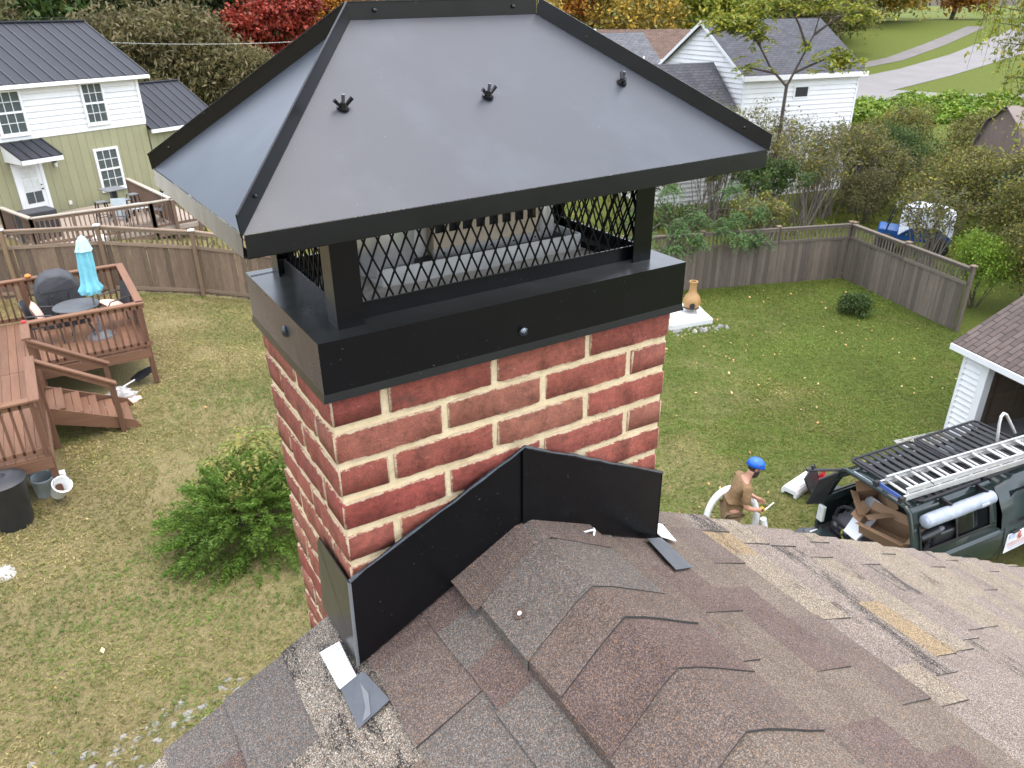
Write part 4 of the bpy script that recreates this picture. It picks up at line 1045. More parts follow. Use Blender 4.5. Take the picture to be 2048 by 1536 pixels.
# ------------------------------------------------------------------ neighbour house, green and white
lh = thing('neighbour_house','two storey house with white upper siding, green lower siding and grey metal roof','house',(1.80,32.84,0),radians(25))
def win(parent, x0, x1, z0, z1, y=-.05, cols=3, rows=2, sash=True, glass='glass_blind', tr=.085):
    w_ = MB(); w_.box(x0,x1,y-.04,y+.05,z0,z0+tr); w_.box(x0,x1,y-.04,y+.05,z1-tr,z1); w_.box(x0,x0+tr,y-.04,y+.05,z0+tr,z1-tr); w_.box(x1-tr,x1,y-.04,y+.05,z0+tr,z1-tr)
    o = w_.build('window','paint_white',parent)
    MB().box(x0+tr,x1-tr,y+.0,y+.02,z0+tr,z1-tr).build('pane',glass,o)
    m = MB(); zm = (z0+z1)/2
    if sash: m.box(x0+tr,x1-tr,y-.03,y-.004,zm-.035,zm+.035)
    for half in ((z0+tr,zm-.035),(zm+.035,z1-tr)) if sash else ((z0+tr,z1-tr),):
        for i in range(1,cols): xx = x0+tr+(x1-x0-2*tr)*i/cols; m.box(xx-.010,xx+.010,y-.018,y-.003,half[0],half[1])
        for i in range(1,rows): zz = half[0]+(half[1]-half[0])*i/rows; m.box(x0+tr,x1-tr,y-.019,y-.0035,zz-.010,zz+.010)
    m.build('muntin','paint_white' if sash else 'frosted',o)
    MB().box(x0-.04,x1+.04,y-.07,y-.002,z0-.04,z0).build('sill','paint_white',o)
    return o
XL, XRr = -7.0, 2.50
MB().box(XL,XRr,.03,6.6,0,4.5).build('core_wall','vinyl_white',lh)
MB().prismx([(.03,4.5),(6.6,4.5),(3.3,6.30)],XL,XRr).build('gable_wall','vinyl_white',lh)
k = 0; z = 2.80
while z < 4.5:
    MB().add([(XL,-.004,z),(XRr,-.004,z),(XRr,-.004+.026,z+.2),(XL,.022,z+.2),(XL,-.030,z+.002),(XRr,-.030,z+.002)],[(0,1,5,4),(4,5,2,3)]).build('siding_board','vinyl_white',lh); z += .2
MB().box(XL,XRr,-.045,.03,2.72,2.82).build('band_board','paint_white',lh)
MB().box(XRr-.10,XRr+.02,-.05,.06,2.82,4.5).build('corner_board','paint_white',lh)
gb = MB().box(-.155,.155,-.012,.02,0,2.72).mesh('siding_board','vinyl_green'); gg = MB().box(-.008,.008,-.026,.0,0,2.72).mesh('batten','vinyl_green_dark')
x = XRr-.16
while x > XL: place('siding_board',gb,lh,loc=(x,0,0)); place('batten',gg,lh,loc=(x-.16,.0135,0)); x -= .32
win(lh,.12,1.03,2.93,4.44,cols=3,rows=2,sash=True); win(lh,-3.0,-2.0,2.90,4.40); win(lh,.07,1.06,.46,2.05,rows=2)
d0 = MB(); d0.box(-2.98,-2.86,-.06,.05,.02,2.0); d0.box(-2.04,-1.92,-.06,.05,.02,2.0); d0.box(-2.98,-1.92,-.06,.05,1.95,2.06); d0.build('door_frame','paint_white',lh)
dr = MB().box(-2.86,-2.04,-.03,.02,.04,1.95).build('door','paint_white',lh)
pn = MB()
for i in range(2):
    for j in range(3): x0 = -2.74+i*.30; z0 = .52+j*.44; MB().box(x0,x0+.27,-.045,-.032,z0,z0+.40).build('pane','glass_blind' if j == 0 else 'frosted',dr)
MB().tube([(-2.12,-.03,.98),(-2.12,-.09,.98)],.028,8).build('door_knob','lamp_black',dr); MB().tube([(-2.12,-.03,1.12),(-2.12,-.06,1.12)],.026,8).build('deadbolt','lamp_black',dr)
def metal_roof(parent, x0, x1, y0, z0, y1, z1, step=.45, th=.05, both=None, name='roof'):
    r = MB().sheet([(x0,y0,z0),(x1,y0,z0),(x1,y1,z1),(x0,y1,z1)],th).build(name,'roof_trim',parent)
    n_ = max(1,round((x1-x0)/step)); st = (x1-x0)/n_; dv = Vector((0,y1-y0,z1-z0)); nn = Vector((0,-(z1-z0),(y1-y0))).normalized()
    for i in range(n_):
        a = Vector((x0+i*st+.015,y0,z0)); b = Vector((x0+(i+1)*st-.015,y0,z0)); 
        MB().sheet([a+nn*.012,b+nn*.012,b+dv+nn*.012,a+dv+nn*.012],.010).build('roof_panel','roof_metal',r)
    for i in range(n_+1):
        a = Vector((x0+i*st,y0,z0))+nn*.02; MB().bar(a,a+dv,.050,.045,nn).build('roof_seam','roof_seam',r)
    return r
r1 = metal_roof(lh,XL-.2,2.80,-.38,4.56,3.30,6.42)
MB().sheet([(XL-.2,6.98,4.56),(XL-.2,3.3,6.42),(2.8,3.3,6.42),(2.8,6.98,4.56)],.05).build('back_roof','roof_metal',lh)
MB().bar((XL-.2,3.3,6.46),(2.82,3.3,6.46),.24,.05).build('ridge_cap','roof_metal',lh)
MB().box(XL-.2,2.82,-.46,-.36,4.42,4.55).build('gutter','paint_white',lh,bev=.01)
MB().box(XL-.2,2.78,-.36,.03,4.44,4.47).build('soffit','vinyl_white',lh)
MB().sheet([(2.81,-.40,4.50),(2.81,3.3,6.38),(2.81,3.3,6.26),(2.81,-.40,4.38)],.02).build('rake_board','paint_white',lh)
# lower wing
MB().box(2.55,5.7,.03,4.8,0,2.42).build('wing_wall','vinyl_green',lh)
MB().prismx([(.03,2.42),(4.8,2.42),(2.4,3.90)],2.55,5.7).build('wing_gable','vinyl_green',lh)
x = 2.72
while x < 5.7: place('siding_board',gb,lh,loc=(x,.005,0),scale=(1,1,.885)); place('batten',gg,lh,loc=(x-.16,.018,0),scale=(1,1,.885)); x += .32
metal_roof(lh,2.56,5.95,-.25,2.50,2.40,4.00,name='wing_roof')
MB().sheet([(2.56,5.05,2.50),(2.56,2.40,4.0),(5.95,2.40,4.0),(5.95,5.05,2.5)],.05).build('back_roof','roof_metal',lh)
MB().bar((2.56,2.4,4.03),(5.96,2.4,4.03),.2,.04).build('ridge_cap','roof_metal',lh)
MB().box(2.52,5.95,-.33,-.24,2.36,2.49).build('gutter','paint_white',lh)
# porch hood over the door, wall lamp, outlet
metal_roof(lh,-3.10,-1.70,-1.2,2.22,.0,2.68,step=.35,th=.04,name='porch_roof')
pc = MB(); pc.box(-3.12,-1.68,-1.22,-1.14,2.06,2.20)
for xx in (-3.12,-1.74): pc.add([(xx,-1.2,2.06),(xx,0,2.06),(xx,0,2.62),(xx,-1.2,2.19),(xx+.06,-1.2,2.06),(xx+.06,0,2.06),(xx+.06,0,2.62),(xx+.06,-1.2,2.19)],[(0,1,2,3),(4,7,6,5),(0,4,5,1),(1,5,6,2),(2,6,7,3),(3,7,4,0)])
pc.build('porch_beam','paint_white',lh)
wlp = MB().box(-1.53,-1.41,-.08,0,1.82,1.96).build('wall_lamp','lamp_black',lh); MB().lathe([(.05,0),(.065,.14),(.02,.16)],10,(-1.47,-.13,1.66)).build('lamp_glass','frosted',wlp)
MB().lathe([(.075,0),(.02,.05)],10,(-1.47,-.13,1.83)).build('lamp_top','lamp_black',wlp)
MB().box(-1.32,-1.20,-.05,0,.22,.36).build('outlet_cover','vinyl_cream',lh)

# neighbour deck with furniture
nd = thing('neighbour_deck','weathered brown deck with pale rail caps at the green house','deck',(1.5,29.0,0))
A = [(-5.2,30.0),(-1.48,29.17),(-.70,26.91),(2.84,27.13),(4.36,27.48)]; B = [(3.55,27.2),(2.75,32.0)]
MB().sheet([(-5.2,30.0,.05),(-1.48,29.17,.05),(-.70,26.91,.05),(2.84,27.13,.05),(4.4,27.48,.05),(3.9,32.6,.05),(1.2,32.4,.05),(-3.5,30.3,.05)],.12).build('deck_floor','deck_floor_pale',nd,True)
for a,b in list(zip(A[:-1],A[1:]))+[tuple(B)]:
    a,b = Vector((*a,0)),Vector((*b,0)); L = (b-a).length
    MB().bar((a.x,a.y,1.0),(b.x,b.y,1.0),.15,.04).build('rail_cap','deck_grey',nd,True)
    MB().bar((a.x,a.y,.93),(b.x,b.y,.93),.04,.09).build('upper_rail','deck_brown',nd,True); MB().bar((a.x,a.y,.16),(b.x,b.y,.16),.04,.09).build('lower_rail','deck_brown',nd,True)
    m = MB(); n_ = int(L/.14)
    for i in range(n_): p = a.lerp(b,(i+.5)/n_); m.box(p.x-.02,p.x+.02,p.y-.02,p.y+.02,.16,.92)
    tag(m.build('balusters','deck_brown',nd,True),kind='stuff')
    for t in [i/max(1,round(L/1.4)) for i in range(max(1,round(L/1.4))+1)]:
        p = a.lerp(b,t); MB().box(p.x-.055,p.x+.055,p.y-.055,p.y+.055,-.8,.98).build('post','deck_brown',nd,True)
m = MB().bar((-.7,26.95,-.1),(2.84,27.17,-.1),.04,.25); m.bar((2.84,27.17,-.1),(4.4,27.5,-.1),.04,.25); m.build('rim_joist','deck_brown',nd,True)
bt = thing('bar_table','tall square dark metal bar table below the lower window of the green house','table',(2.0,29.75,.05),.35)
MB().box(-.36,.36,-.36,.36,1.02,1.06).build('table_top','grey_metal',bt,bev=.01); MB().box(-.09,.09,-.09,.09,.03,1.02).build('column','lamp_black',bt); MB().box(-.28,.28,-.28,.28,0,.03).build('base','lamp_black',bt)
def stool(loc, rz, label):
    t = thing('bar_stool',label,'stool',loc,rz,'metal bar stools at the tall table')
    MB().box(-.16,.16,-.16,.16,.72,.76).build('seat','grey_metal',t,bev=.01)
    for sx in (-1,1):
        for sy in (-1,1): MB().bar((sx*.14,sy*.14,.73),(sx*.21,sy*.21,0),.05,.025).build('leg','lamp_black',t)
    m = MB()
    for a,b in (((-1,-1),(1,-1)),((1,-1),(1,1)),((1,1),(-1,1)),((-1,1),(-1,-1))): m.bar((a[0]*.19,a[1]*.19,.25),(b[0]*.19,b[1]*.19,.25),.02,.02)
    m.build('foot_ring','lamp_black',t)
stool((1.50,29.25,.05),.2,'dark metal bar stool on the door side of the bar table'); stool((2.25,29.15,.05),.5,'dark metal bar stool at the near corner of the bar table'); stool((2.62,29.95,.05),.4,'dark metal bar stool between the bar table and the side railing')
def sling(loc, rz, label):
    t = thing('sling_chair',label,'chair',loc,rz,'grey sling chairs on the neighbour deck')
    MB().sheet([(-.25,-.25,.40),(.25,-.25,.42),(.25,.25,.42),(-.25,.25,.40)],.02).build('seat','grey_metal',t); MB().sheet([(-.25,-.25,.42),(-.25,.25,.42),(-.40,.24,1.0),(-.40,-.24,1.0)],.02).build('backrest','pot_grey',t)
    for sy in (-1,1): MB().tube([(.30,sy*.27,0),(.24,sy*.27,.42),(-.25,sy*.27,.42),(-.30,sy*.27,0)],.014,5).build('frame','lamp_black',t); MB().tube([(.22,sy*.28,.42),(.2,sy*.29,.64),(-.33,sy*.28,.66)],.014,5).build('arm','lamp_black',t)
sling((1.85,27.85,.05),-1.9,'grey sling chair with its back to the bar table on the neighbour deck'); sling((3.15,28.5,.05),2.6,'grey sling chair by the side railing of the neighbour deck')
gt_ = thing('glass_table','round glass topped table between the sling chairs','table',(2.55,27.95,.05))
MB().lathe([(0,.70),(.5,.70),(.51,.715),(.5,.725),(0,.725)],26,caps=False).build('table_top','pot_grey',gt_,smooth=True)
for k in range(4): an = k*pi/2+.4; MB().tube([(.34*cos(an),.34*sin(an),0),(.30*cos(an),.30*sin(an),.70)],.014,5).build('leg','lamp_black',gt_)
cg = thing('covered_cart','black covered grill cart at the corner of the neighbour deck','grill',(-.55,28.15,.05),.35)
MB().add([(-.6,-.3,.02),(.6,-.3,.02),(.6,.3,.02),(-.6,.3,.02),(-.58,-.28,.92),(.58,-.28,.92),(.58,.28,.92),(-.58,.28,.92),(-.4,0,1.02),(.4,0,1.02)],[(0,1,5,4),(1,2,6,5),(2,3,7,6),(3,0,4,7),(4,5,9,8),(6,7,8,9),(5,6,9),(7,4,8)]).build('cover','cover_black',cg,bev=.02)
tag(MB().lathe([(.16,0),(.2,.45),(.15,.5),(0,.52)],16,(.35,25.2,.0)).build('toy_bin','pink',smooth=True),'pink plastic bin behind the fence slats','bin')
tag(MB().lathe([(.16,0),(.2,.5),(.15,.55),(0,.57)],16,(1.0,25.4,.0)).build('toy_bin','paint_white',smooth=True),'white plastic bin behind the fence slats','bin')
for (a,b,sg,lab) in (((3.0,40.0,5.6),(16.0,36.5,5.65),.25,'pale overhead utility wire in front of the red maple'),((20,52,6.2),(62,34,6.4),.5,'dark overhead utility wire above the white outbuilding roof'),((-4,52,6.6),(24,49,7.0),.3,'thin overhead utility wire before the dark wood')):
    a,b = Vector(a),Vector(b); q = [a.lerp(b,i/16)-Vector((0,0,sg*4*(i/16)*(1-i/16))) for i in range(17)]
    tag(MB().tube(q,.007,5).build('utility_wire','frosted' if 'pale' in lab else 'iron'),lab,'wire')

# ------------------------------------------------------------------ white outbuilding and houses behind
wh = thing('white_outbuilding','tall white sided outbuilding with dark shingle roof and one small black window','building',(26.7,23.35,-1.25),radians(-10.2))
HW, HD, EV, RG = 6.36, 6.6, 5.42, 7.40      # local heights above -1.25
MB().box(.02,HW-.02,.03,HD,0,EV).build('core_wall','vinyl_white',wh)
m = MB(); z = 0.0
while z < EV-.02: m.add([(0,-.030,z),(HW,-.030,z),(HW,.015,z+.20),(0,.015,z+.20),(0,.025,z-.02),(HW,.025,z-.02)],[(0,1,2,3),(0,4,5,1)]); z += .20
m.build('front_siding','vinyl_white',wh)
m = MB(); z = 0.0
while z < RG-.26:
    if z < EV: y0, y1 = 0, HD
    else: t = min(1,(z+.20-EV)/(RG-EV)); y0, y1 = 3.3*t+.06, HD-3.3*t-.06
    m.add([(-.035,y0,z),(-.035,y1,z),(.012,y1,z+.20),(.012,y0,z+.20),(.02,y0,z-.02),(.02,y1,z-.02)],[(0,3,2,1),(0,1,5,4)]); z += .20
m.build('gable_siding','vinyl_white',wh)
MB().prismx([(.03,EV),(HD,EV),(3.3,RG-.02)],.02,HW-.02).build('gable_core','vinyl_white',wh)
for sg in (0,1):
    y0,y1 = (-.28,3.3) if sg == 0 else (HD+.28,3.3); ez = EV-.10
    P = [(-.22,y0,ez),(HW+.22,y0,ez),(HW+.22,y1,RG+.06),(-.22,y1,RG+.06)]
    MB().sheet(P if sg == 0 else P[::-1],.06).build('roof','roof_dark',wh)
    MB().sheet([(-.235,y0,ez-.02),(-.235,y1,RG+.03),(-.235,y1,RG-.13),(-.235,y0,ez-.18)],.03).build('rake_board','paint_white',wh)
MB().box(-.22,HW+.22,-.33,-.27,EV-.30,EV-.10).build('fascia','paint_white',wh); MB().box(-.22,HW+.22,-.28,.02,EV-.30,EV-.27).build('soffit','paint_white',wh)
for xx in (-.02,HW-.08): MB().box(xx,xx+.10,-.03,.03,0,EV-.28).build('corner_board','paint_white',wh)
o = MB().box(2.72,3.60,-.035,.03,4.28,4.84).build('window','paint_white',wh); MB().box(2.82,3.50,-.045,-.036,4.36,4.76).build('pane','black_hole',o)
# low wing
MB().box(-4.1,-.02,.05,4.0,0,3.9).build('wing_wall','vinyl_white',wh)
m = MB(); z = 0
while z < 3.88: m.add([(-4.1,.0,z),(-.02,.0,z),(-.02,.045,z+.20),(-4.1,.045,z+.20),(-4.1,.05,z-.02),(-.02,.05,z-.02)],[(0,1,2,3),(0,4,5,1)]); z += .20
m.build('wing_siding','vinyl_white',wh)
MB().sheet([(-4.3,-.2,3.95),(-.25,-.2,3.95),(-.25,2.0,5.78),(-4.3,2.0,5.78)],.06).build('wing_roof','roof_dark',wh); MB().sheet([(-4.3,4.2,3.95),(-4.3,2.0,5.78),(-.25,2.0,5.78),(-.25,4.2,3.95)],.06).build('wing_roof','roof_dark',wh)
for zz in (1.2,2.0): MB().box(-3.0,-2.9,-.3,-.2,0,.5).build('vent_stub','paint_white',wh); break
gh = thing('grey_roof_house','house with a plain grey shingle roof behind the outbuilding','house',(32.4,36.7,-.1),radians(-10))
MB().box(-11,-.2,-4.2,4.2,-.3,2.7).build('wall','vinyl_white',gh); MB().prismx([(-4.2,2.7),(4.2,2.7),(0,5.35)],-11,-.2).build('gable_wall','vinyl_white',gh)
MB().sheet([(-11.3,-4.7,2.35),(.0,-4.7,2.35),(.0,0,5.50),(-11.3,0,5.50)],.08).build('roof','roof_grey',gh); MB().sheet([(-11.3,4.7,2.35),(-11.3,0,5.50),(0,0,5.50),(0,4.7,2.35)],.08).build('roof','roof_grey',gh)
MB().tube([(-3.6,-.7,4.9),(-3.6,-.7,5.75)],.09,8).build('vent_pipe','galv_dull',gh); MB().tube([(-1.3,-2.4,3.7),(-1.3,-2.4,4.35)],.05,8).build('vent_pipe','paint_white',gh)
bh = thing('brown_roof_house','cream sided house with brown shingle roof under orange leaves','house',(39.9,40.7,.3),radians(-41))
MB().box(-12,-.15,-3.2,3.2,-.5,3.0).build('wall','vinyl_cream',bh); MB().prismx([(-3.2,3.0),(3.2,3.0),(0,4.95)],-12,-.15).build('gable_wall','vinyl_cream',bh)
for sg in (-1,1):
    P = [(-12.2,sg*3.6,2.72),(.1,sg*3.6,2.72),(.1,0,5.06),(-12.2,0,5.06)]; MB().sheet(P if sg < 0 else P[::-1],.07).build('roof','roof_brown',bh)
    MB().sheet([(.12,sg*3.6,2.70),(.12,0,5.04),(.12,0,4.86),(.12,sg*3.6,2.52)],.03).build('rake_board','paint_white',bh)
sd_ = thing('garden_shed','brown gambrel roofed shed half hidden in the thicket','shed',(33.5,14.6,-1.25),radians(-32))
MB().box(0,5,0,3.4,0,2.6).build('wall','shed_wood',sd_)
gam = [(-.15,2.35),(.5,3.55),(1.7,4.25),(2.9,3.55),(3.55,2.35)]
MB().prismx(gam,.03,4.97).build('gable_wall','shed_wood',sd_)
for a,b in zip(gam[:-1],gam[1:]): 
    MB().sheet([(-.12,a[0],a[1]+.03),(5.12,a[0],a[1]+.03),(5.12,b[0],b[1]+.03),(-.12,b[0],b[1]+.03)],.04).build('roof_panel','shed_roof',sd_)
m = MB()
for i in range(24): x = -.05+i*.22; m.bar((x,-.16,2.40),(x,.49,3.60),.03,.03)
m.build('roof_ribs','shed_wood',sd_)

# ------------------------------------------------------------------ open garage
ga = thing('garage','white sided garage with an open front and worn brown shingle roof','garage',(14.75,5.89,-1.25),radians(-105.2))
GH, GL, GD = 1.98, 6.2, 6.0
m = MB(); z = 0
while z < GH-.05: m.add([(0,-.035,z),(.44,-.035,z),(.44,.015,z+.125),(0,.015,z+.125),(0,.03,z-.015),(.44,.03,z-.015)],[(0,1,2,3),(0,4,5,1)]); z += .125
m.build('front_siding','vinyl_white',ga)
MB().box(0,.44,.03,.10,0,GH).build('front_wall','vinyl_white',ga); MB().box(-.02,.05,-.03,.03,0,GH).build('corner_board','paint_white',ga)
MB().box(.44,.60,-.03,.14,0,GH-.14).build('door_jamb','paint_white',ga); MB().box(GL-.5,GL,.0,.10,0,GH).build('front_wall','vinyl_white',ga)
MB().box(0,GL,-.02,.10,GH-.16,GH+.02).build('header','paint_white',ga)
MB().box(.0,.10,.10,GD,0,GH).build('side_wall','vinyl_white',ga); MB().box(GL-.1,GL,.10,GD,0,GH).build('side_wall','vinyl_white',ga); MB().box(0,GL,GD-.1,GD,0,GH).build('back_wall','stud_wood',ga)
MB().prismx([(.0,GH),(GD,GH),(GD/2,GH+.54*GD/2-.12)],.02,.08).build('gable_wall','vinyl_white',ga); MB().prismx([(.0,GH),(GD,GH),(GD/2,GH+.54*GD/2-.12)],GL-.08,GL-.02).build('gable_wall','vinyl_white',ga)
for i in range(10): MB().box(.10,.14,.3+i*.58,.34+i*.58,.02,GH).build('stud','stud_wood',ga)
for i in range(11): MB().box(.3+i*.56,.34+i*.56,GD-.19,GD-.1,.02,GH).build('stud','stud_wood',ga)
MB().box(.101,.112,.12,GD-.12,0,GH).build('lining','stud_wood',ga); MB().box(.12,GL-.12,.12,GD-.12,GH+.02,GH+.05).build('loft_floor','stud_wood',ga)
for zz in (.7,1.3): MB().box(.11,.13,.34,GD-.2,zz,zz+.09).build('cross_brace','stud_wood',ga)
MB().box(.02,GL-.02,.02,GD-.02,.0,.03).build('floor_slab','concrete',ga)
rk = .54
MB().sheet([(-.22,-.20,GH-.02),(GL+.2,-.20,GH-.02),(GL+.2,GD/2,GH-.02+rk*(GD/2+.2)),(-.22,GD/2,GH-.02+rk*(GD/2+.2))],.05).build('roof','roof_garage',ga)
MB().sheet([(-.22,GD+.2,GH-.02),(-.22,GD/2,GH-.02+rk*(GD/2+.2)),(GL+.2,GD/2,GH-.02+rk*(GD/2+.2)),(GL+.2,GD+.2,GH-.02)],.05).build('roof','roof_garage',ga)
MB().box(-.22,GL+.2,-.235,-.20,GH-.16,GH-.04).build('fascia','paint_white',ga); MB().sheet([(-.235,-.2,GH-.06),(-.235,GD/2,GH-.06+rk*(GD/2+.2)),(-.235,GD/2,GH-.18+rk*(GD/2+.2)),(-.235,-.2,GH-.18)],.02).build('rake_board','paint_white',ga)
dv = ribbon('garage_apron',[(13.4,6.2),(14.7,5.9)],[(11.9,.6),(13.2,.3)],'concrete',.02)

# ------------------------------------------------------------------ chiminea on its slab
sl = MB().sheet([(13.0,14.6,-1.10),(13.7,13.12,-1.10),(15.0,12.86,-1.10),(15.5,14.0,-1.10),(14.3,14.9,-1.10)],.16); tag(sl.build('concrete_slab','concrete_white',bev=.01),'pale concrete slab carrying the clay chiminea','slab')
ch = thing('chiminea','ochre clay chiminea with round belly and tall neck on the slab','chiminea',(14.87,13.62,-1.10))
MB().lathe([(.10,.10),(.20,.15),(.255,.27),(.25,.38),(.19,.50),(.125,.58),(.105,.70),(.10,.86),(.125,.88),(.125,.92),(.085,.92),(.08,.7)],28).build('body','clay',ch,smooth=True)
MB().tube([(-.17,-.20,.26),(-.175,-.215,.26)],.085,16).build('fire_mouth','black_hole',ch)
m = MB(); m.lathe([(.215,.13),(.225,.13),(.225,.15),(.215,.15)],24)
m.build('stand_ring','iron',ch)
for k in range(3): an = k*2*pi/3+.4; MB().tube([(.21*cos(an),.21*sin(an),.14),(.26*cos(an),.26*sin(an),0)],.010,6).build('stand_leg','iron',ch)
Rr = random.Random(9)
rub = MB()
for i in range(46):
    t = Rr.random(); x = 13.6+1.6*t+Rr.uniform(-.15,.15); y = 12.98-.42*t+Rr.uniform(-.22,.16); r = Rr.uniform(.03,.09); z = terr(x,y)
    rub.add([(x+r*Rr.uniform(.6,1.2)*cos(a),y+r*Rr.uniform(.6,1.2)*sin(a),z-.01) for a in (0,1.05,2.1,3.14,4.2,5.25)]+[(x+r*.5*cos(a),y+r*.5*sin(a),z+r*Rr.uniform(.5,.9)) for a in (0,1.05,2.1,3.14,4.2,5.25)],[(k,(k+1)%6,(k+1)%6+6,k+6) for k in range(6)]+[(6,7,8,9,10,11)])
tag(rub.build('rubble','stone'),'broken pale stone rubble along the slab edge','rubble',kind='stuff')
gv = MB()
for i in range(170):
    t = Rr.random(); x = -2.3+2.9*t+Rr.gauss(0,.16); y = 5.45+.30*t+Rr.gauss(0,.12)*(1+(t<.3)); r = Rr.choice((.012,.015,.02,.03,.05)); z = 0
    gv.add([(x+r*Rr.uniform(.6,1.5)*cos(a),y+r*Rr.uniform(.5,1.2)*sin(a),z-.005) for a in (0,1.26,2.5,3.8,5)]+[(x+r*.6*cos(a),y+r*.5*sin(a),z+r*Rr.uniform(.15,.4)) for a in (0,1.26,2.5,3.8,5)],[(k,(k+1)%5,(k+1)%5+5,k+5) for k in range(5)]+[(5,6,7,8,9)])
tag(gv.build('gravel','gravel'),'scattered pale gravel strip on the lawn below the roof','gravel',kind='stuff')

# ------------------------------------------------------------------ pickup truck with canopy, rack and ladder
TA = radians(-6.8)
tk = thing('pickup_truck','dark green pickup with open loaded canopy, roof rack and side awning','truck',(8.83,3.85,-1.25),TA)
# body section: half width at height
def sec(z): return [(.50,.86),(.75,.885),(1.0,.875),(1.14,.85)]
def shell(xs, prof, closed_top=False):
    """prof(x) -> list of (y,z) right to left"""
    m = MB(); n_ = None
    for x in xs:
        p = prof(x); n_ = len(p); m.v += [(x,y,z) for y,z in p]
    for i in range(len(xs)-1):
        for k in range(n_-1): m.f.append((i*n_+k,(i+1)*n_+k,(i+1)*n_+k+1,i*n_+k+1))
    m.mi = [0]*len(m.f); return m
def side_prof(sg, arch):
    def f(x):
        zb = .50
        for ax in arch:
            dx = abs(x-ax)
            if dx < .46: zb = max(zb, .38+sqrt(max(0,.46**2-dx**2))+.0)
        pr = [(.80,zb),(.875,max(zb+.02,.62)),(.89,max(zb+.03,.86)),(.87,1.02),(.85,1.12)]
        return [(sg*y,z) for y,z in pr]
    return f
xs = [0]+[i*.1 for i in range(1,35)]
for sg in (-1,1):
    o = shell(xs, side_prof(sg,(.95,4.05))).build('side_panel','truck_paint',tk,smooth=True); md = o.modifiers.new('t','SOLIDIFY'); md.thickness = .03
    o = shell([3.4+i*.1 for i in range(18)], side_prof(sg,(.95,4.05))).build('front_fender','truck_paint',tk,smooth=True); md = o.modifiers.new('t','SOLIDIFY'); md.thickness = .03
    ar = [(.95+.50*cos(a),sg*.895,.40+.50*sin(a)) for a in [pi*i/12 for i in range(13)]]; MB().tube(ar,.035,6).build('wheel_flare','truck_trim',tk,smooth=True)
    ar = [(4.05+.50*cos(a),sg*.895,.40+.50*sin(a)) for a in [pi*i/12 for i in range(13)]]; MB().tube(ar,.035,6).build('wheel_flare','truck_trim',tk,smooth=True)
    for wx in (.95,4.05):
        wh_ = MB(); 
        pf = [(.20,-.10),(.34,-.12),(.385,-.09),(.39,0),(.385,.09),(.34,.12),(.20,.10)]
        vs=[];N=28
        for r,yy in pf:
            for k in range(N): vs.append((wx+r*cos(2*pi*k/N),sg*.77+yy,.39+r*sin(2*pi*k/N)))
        wh_.add(vs,[(i*N+k,i*N+(k+1)%N,(i+1)*N+(k+1)%N,(i+1)*N+k) for i in range(6) for k in range(N)]); w0 = wh_.build('wheel','rubber',tk,smooth=True)
        MB().tube([(wx,sg*.70,.39),(wx,sg*.86,.39)],.205,20).build('rim','galv_dull',w0)
MB().box(0,1.78,-.80,.80,.62,.68).build('bed_floor','truck_trim',tk); MB().box(1.74,1.80,-.84,.84,.55,1.14).build('bed_front','truck_paint',tk); MB().box(.05,4.9,-.70,.70,.40,.52).build('underbody','truck_trim',tk)
MB().box(-.14,.02,-.84,.84,.42,.60).build('rear_bumper','galv_dull',tk,bev=.02)
MB().box(-.56,-.02,-.70,.70,.66,.72).build('tailgate','truck_paint',tk,bev=.015)
for sg in (-1,1): MB().box(-.03,.03,sg*.80-.06,sg*.80+.06,.78,1.06).build('tail_light','frosted' if sg > 0 else 'plastic_red',tk,bev=.01)
# canopy: rear frame, roof, sides with window openings
CZ0, CZ1 = 1.12, 1.84
def cy(z): t = (z-CZ0)/(CZ1-CZ0); return .84-.24*t**1.3
def cwall(sg, x0, x1, z0, z1, name, mat, off=0, par=None, th=.03):
    m = MB(); N=6; 
    for i in range(N+1):
        z = z0+(z1-z0)*i/N; y = sg*(cy(z)+off); m.v += [(x0,y,z),(x1,y,z)]
    for i in range(N): m.f.append((2*i,2*i+1,2*i+3,2*i+2))
    m.mi=[0]*N; o = m.build(name,mat,par or tk,smooth=True); md = o.modifiers.new('t','SOLIDIFY'); md.thickness = th; return o
for sg in (-1,1):
    cwall(sg,0,1.72,CZ0,1.25,'canopy_side','truck_paint'); cwall(sg,0,1.72,1.64,CZ1,'canopy_side','truck_paint'); cwall(sg,0,.12,1.25,1.64,'canopy_side','truck_paint'); cwall(sg,1.58,1.72,1.25,1.64,'canopy_side','truck_paint')
    w0 = cwall(sg,.86,1.58,1.25,1.64,'canopy_window','truck_glass',-.012,th=.006)
    for a,b in ((.12,1.262),(.12,1.628)): MB().bar((.12,sg*(cy(b)+.012),b),(1.58,sg*(cy(b)+.012),b),.02,.03).build('window_frame','truck_trim',w0)
    for xx in (.13,.86,1.57): MB().tube([(xx,sg*(cy(1.25)+.008),1.25),(xx,sg*(cy(1.45)+.008),1.45),(xx,sg*(cy(1.64)+.008),1.64)],.014,6).build('window_frame','truck_trim',w0)
rt = MB(); N = 10
for xx in (0,.05,1.66,1.72):
    for i in range(N+1): t = -1+2*i/N; rt.v.append((xx,t*.60,CZ1+.055*(1-t**4)-(.01 if xx in (0,1.72) else 0)))
for j in range(3):
    for i in range(N): rt.f.append((j*(N+1)+i,(j+1)*(N+1)+i,(j+1)*(N+1)+i+1,j*(N+1)+i+1))
rt.mi=[0]*len(rt.f); o = rt.build('canopy_roof','truck_paint',tk,smooth=True); md = o.modifiers.new('t','SOLIDIFY'); md.thickness=.03
